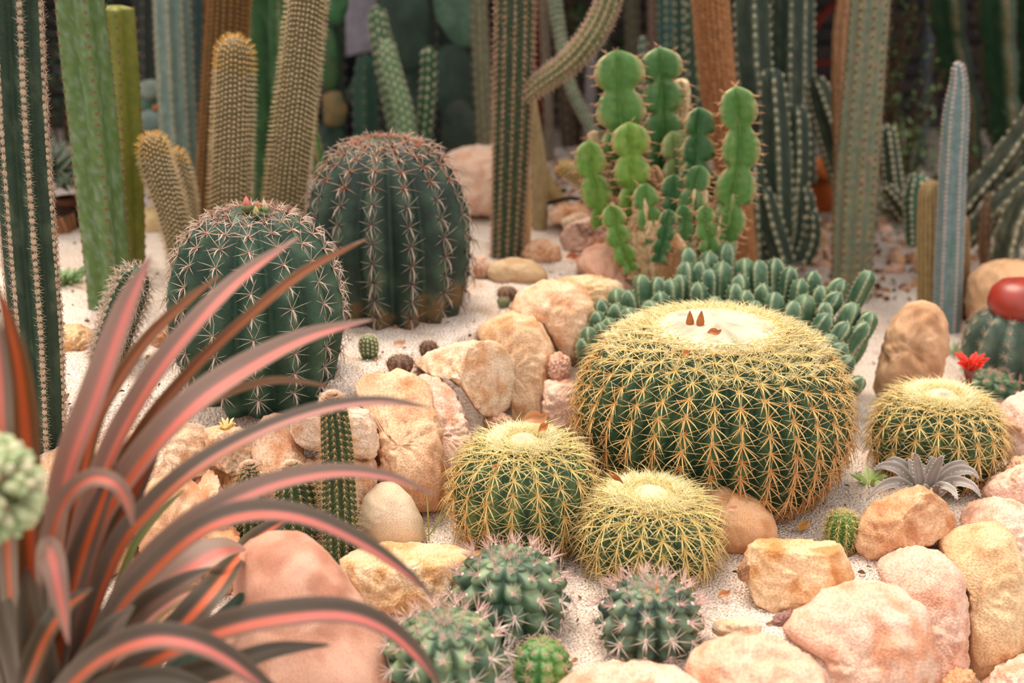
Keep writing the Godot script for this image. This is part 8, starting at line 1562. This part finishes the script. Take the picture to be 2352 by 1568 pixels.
# a solid whose outline, square to the line [yaw, elev], is given in metres, with its own thickness, boxiness, dents and patches
func outline_mesh(data: Array, thick: float, pal: Array, o: Dictionary) -> ArrayMesh:
	var poly: Array = data[3]
	var n := poly.size()
	var cols: int = o.get("cols", 72)
	var rings: int = o.get("rings", 42)
	var rad := []
	for j in cols:
		var a := TAU * j / cols
		var d := Vector2(cos(a), sin(a))
		var best := 0.0
		for i in n:
			var p: Vector2 = poly[i]
			var q: Vector2 = poly[(i + 1) % n]
			var e := q - p
			var den := d.cross(e)
			if absf(den) > 1e-9:
				var t := p.cross(e) / den
				var u := p.cross(d) / den
				if t > 0.0 and u >= -0.001 and u <= 1.001:
					best = maxf(best, t)
		rad.append(best)
	for pass_ in int(o.get("soften", 2)):
		var s := []
		for j in cols:
			s.append(rad[(j + cols - 1) % cols] * 0.25 + rad[j] * 0.5 + rad[(j + 1) % cols] * 0.25)
		rad = s
	var size := 0.0
	for x in rad:
		size += x / cols
	var ex: float = 2.0 / o.get("box", 2.5)
	var sd: int = o.get("seed", 1)
	var big := noise(sd, 1.0, 2)
	var fine := noise(sd + 50, 1.0, 2)
	var amp: float = o.get("lumps", 0.06) * size
	var amp2: float = o.get("grit", 0.008)
	var crack: float = o.get("crack", 0.0)
	var r := RandomNumberGenerator.new()
	r.seed = sd
	var cuts := []
	for i in int(o.get("cuts", 0)):
		var nn := Vector3(r.randf_range(-0.8, 0.8), r.randf_range(-0.3, 0.9), r.randf_range(0.35, 1.0)).normalized()
		var reach := Vector3(nn.x * size, nn.y * size, nn.z * thick).length()
		cuts.append([nn, reach * r.randf_range(0.68, 0.86)])
	for q in o.get("flat", []):
		var nn: Vector3 = q[0].normalized()
		cuts.append([nn, q[1]])
	var v := PackedVector3Array()
	var c := PackedColorArray()
	var ix := PackedInt32Array()
	for i in rings + 1:
		var ph := PI * i / rings
		var ro := pow(maxf(sin(ph), 0.0), ex)
		var ze := signf(cos(ph)) * pow(absf(cos(ph)), ex) * thick
		for j in cols:
			var a := TAU * j / cols
			var p := Vector3(cos(a) * rad[j] * ro, sin(a) * rad[j] * ro, ze)
			for q in cuts:
				var over: float = p.dot(q[0]) - q[1]
				if over > 0.0:
					p -= q[0] * (over * 0.93)
			var d := Vector3(p.x, p.y, p.z * size / thick).normalized()
			var face := absf(d.z)
			p += d * (big.get_noise_3dv(p * (1.1 / size) + Vector3(sd, 0, 0)) * amp * (0.35 + 0.65 * face))
			p += d * (fine.get_noise_3dv(p * (3.5 / size)) * amp2)
			if crack > 0.0:
				var rg := 1.0 - absf(big.get_noise_3dv(p * (2.2 / size) + Vector3(0, 5, sd))) * 9.0
				p -= d * (maxf(rg, 0.0) * crack)
			v.append(p)
			var m1 := clampf(0.5 + big.get_noise_3dv(p * 9.0 + Vector3(11, sd, 0)) * 1.6, 0.0, 1.0)
			var m2 := clampf(fine.get_noise_3dv(p * 14.0 + Vector3(1, 2, sd)) * 2.6 - o.get("stain", 0.25), 0.0, 1.0)
			var col: Color = pal[0]
			col = col.lerp(pal[1], m1)
			c.append(col.lerp(pal[2], m2 * o.get("stain_amount", 0.7)))
	var top := rings * cols
	for j in cols:   # one shared point at each pole
		var k := (j + 1) % cols
		ix.append_array([0, cols + k, cols + j])
		ix.append_array([top - cols + j, top - cols + k, top])
	var inner := PackedInt32Array()
	grid_index(rings - 1, cols, true, inner, cols)
	ix.append_array(inner)
	return mk(v, ix, c, o.get("mat", rock_mat))


func stone(called: String, label: String, data: Array, thick: float, pal: Array, o := {}, group := "") -> MeshInstance3D:
	var bleach := hue(247, 222, 206)
	pal = [pal[0].lerp(bleach, 0.32), pal[1].lerp(bleach, 0.26), pal[2].lerp(bleach, 0.12)]
	var s := single(called, outline_mesh(data, thick, pal, o), label, "stone", data[0], group)
	s.basis = Basis(Vector3.UP, data[1]) * Basis(Vector3.RIGHT, -data[2])
	return s


# a strap leaf with a fold and a stripe; widths are half widths
func blade_mesh(path: Array, half: Array, o: Dictionary) -> ArrayMesh:
	var rows: int = o.get("rows", 34)
	var us: Array = [-1.0, -0.94, -0.6, -0.36, -0.26, 0.0, 0.26, 0.36, 0.6, 0.94, 1.0]
	var v := PackedVector3Array()
	var c := PackedColorArray()
	var ix := PackedInt32Array()
	var thick: float = o.get("thick", 0.0012)
	var n := us.size()
	var roll: float = o.get("roll", 0.0)
	var twist: float = o.get("twist", 0.0)
	var fold: float = o.get("fold", 0.25)
	var shift: float = o.get("shift", 0.0)
	var edge: Color = o.edge
	var band: Color = o.band
	var mid: Color = o.mid
	var low: Color = o.get("low", mid)
	var nz := noise(o.get("seed", 3), 6.0, 3)
	var ref: Vector3 = o.get("ref", Vector3(0, 0.6, 1)).normalized()
	for face in 2:
		for i in rows + 1:
			var t := float(i) / rows
			var p: Vector3 = spline(path, t)
			var tn: Vector3 = (spline(path, minf(t + 0.01, 1.0)) - spline(path, maxf(t - 0.01, 0.0))).normalized()
			var x := tn.cross(ref)
			x = x.normalized() if x.length() > 0.05 else Vector3.RIGHT
			x = x.rotated(tn, roll + twist * t)
			var up := x.cross(tn).normalized()
			var w: float = maxf(spline(half, t), 0.0) * (1.0 if t < 0.97 else (1.0 - t) / 0.03)
			for j in n:
				var u: float = us[j]
				v.append(p + x * (u * w) + up * ((absf(u) - 0.5) * fold * w + (thick * (1.0 - u * u * 0.9) * (1.0 if face == 0 else -1.0))))
				var streak := nz.get_noise_2d(u * 2.0 * 6.0, t * 0.7) * 0.35
				var m: Color = low.lerp(mid, smoothstep(0.15, 0.6, t + streak * 0.5))
				var uu := absf(u - shift)
				var col := m.lerp(band, smoothstep(0.18, 0.42, uu + streak * 0.12))
				col = col.lerp(edge, smoothstep(0.86, 0.98, absf(u)) * 0.7)
				c.append(col.lerp(band, clampf(smoothstep(0.86, 1.0, t), 0.0, 0.8)).lightened(streak * 0.12))
		grid_index(rows + 1, n, false, ix, face * (rows + 1) * n)
	return mk(v, ix, c, o.get("mat", leaf_mat))


# a turned shape: profile of Vector2(radius, height)
func lathe_mesh(prof: Array, cols: int, col: Color, m: Material, seed_ := 1, uneven := 0.0) -> ArrayMesh:
	var v := PackedVector3Array()
	var c := PackedColorArray()
	var ix := PackedInt32Array()
	var nz := noise(seed_, 8.0, 3)
	for q in prof:
		for j in cols:
			var a := TAU * j / cols
			var p := Vector3(sin(a) * q.x, q.y, cos(a) * q.x)
			p += Vector3(sin(a), 0, cos(a)) * (nz.get_noise_3dv(p) * uneven * minf(1.0, q.x / 0.03))
			v.append(p)
			c.append(col.lerp(col.darkened(0.35), clampf(nz.get_noise_3dv(p * 2.0 + Vector3(4, 4, 4)) * 1.5, 0.0, 1.0)))
	grid_index(prof.size(), cols, true, ix)
	return mk(v, ix, c, m)


func tube_mesh(path: Array, r0: float, r1: float, col: Color, m: Material, sides := 8, rows := 16) -> ArrayMesh:
	return stem_mesh(path, [r0, (r0 + r1) * 0.5, r1], {"ribs": sides, "seg": 1, "depth": 0.0, "c0": col, "c1": col, "c2": col.darkened(0.2), "rings": rows, "tip": 0.6, "mat": m})[0]


func box_mesh(size: Vector3, col: Color, m: Material) -> ArrayMesh:
	var h := size * 0.5
	var b := minf(minf(h.x, h.y), h.z) * 0.2
	var v := PackedVector3Array()
	var c := PackedColorArray()
	var ix := PackedInt32Array()
	# rounded section swept along the longest axis would do; a chamfered box keeps it cheap
	for y in [[-h.y, b], [-h.y + b, 0.0], [h.y - b, 0.0], [h.y, b]]:
		var q: float = y[1]
		for s in [[-h.x + q, -h.z + q + b], [-h.x + q + b, -h.z + q], [h.x - q - b, -h.z + q], [h.x - q, -h.z + q + b], [h.x - q, h.z - q - b], [h.x - q - b, h.z - q], [-h.x + q + b, h.z - q], [-h.x + q, h.z - q - b]]:
			v.append(Vector3(s[0], y[0], s[1]))
			c.append(col)
	grid_index(4, 8, true, ix)
	for k in range(1, 7):
		ix.append_array([0, k + 1, k])
		ix.append_array([24, 24 + k, 24 + k + 1])
	return mk(v, ix, c, m, true)
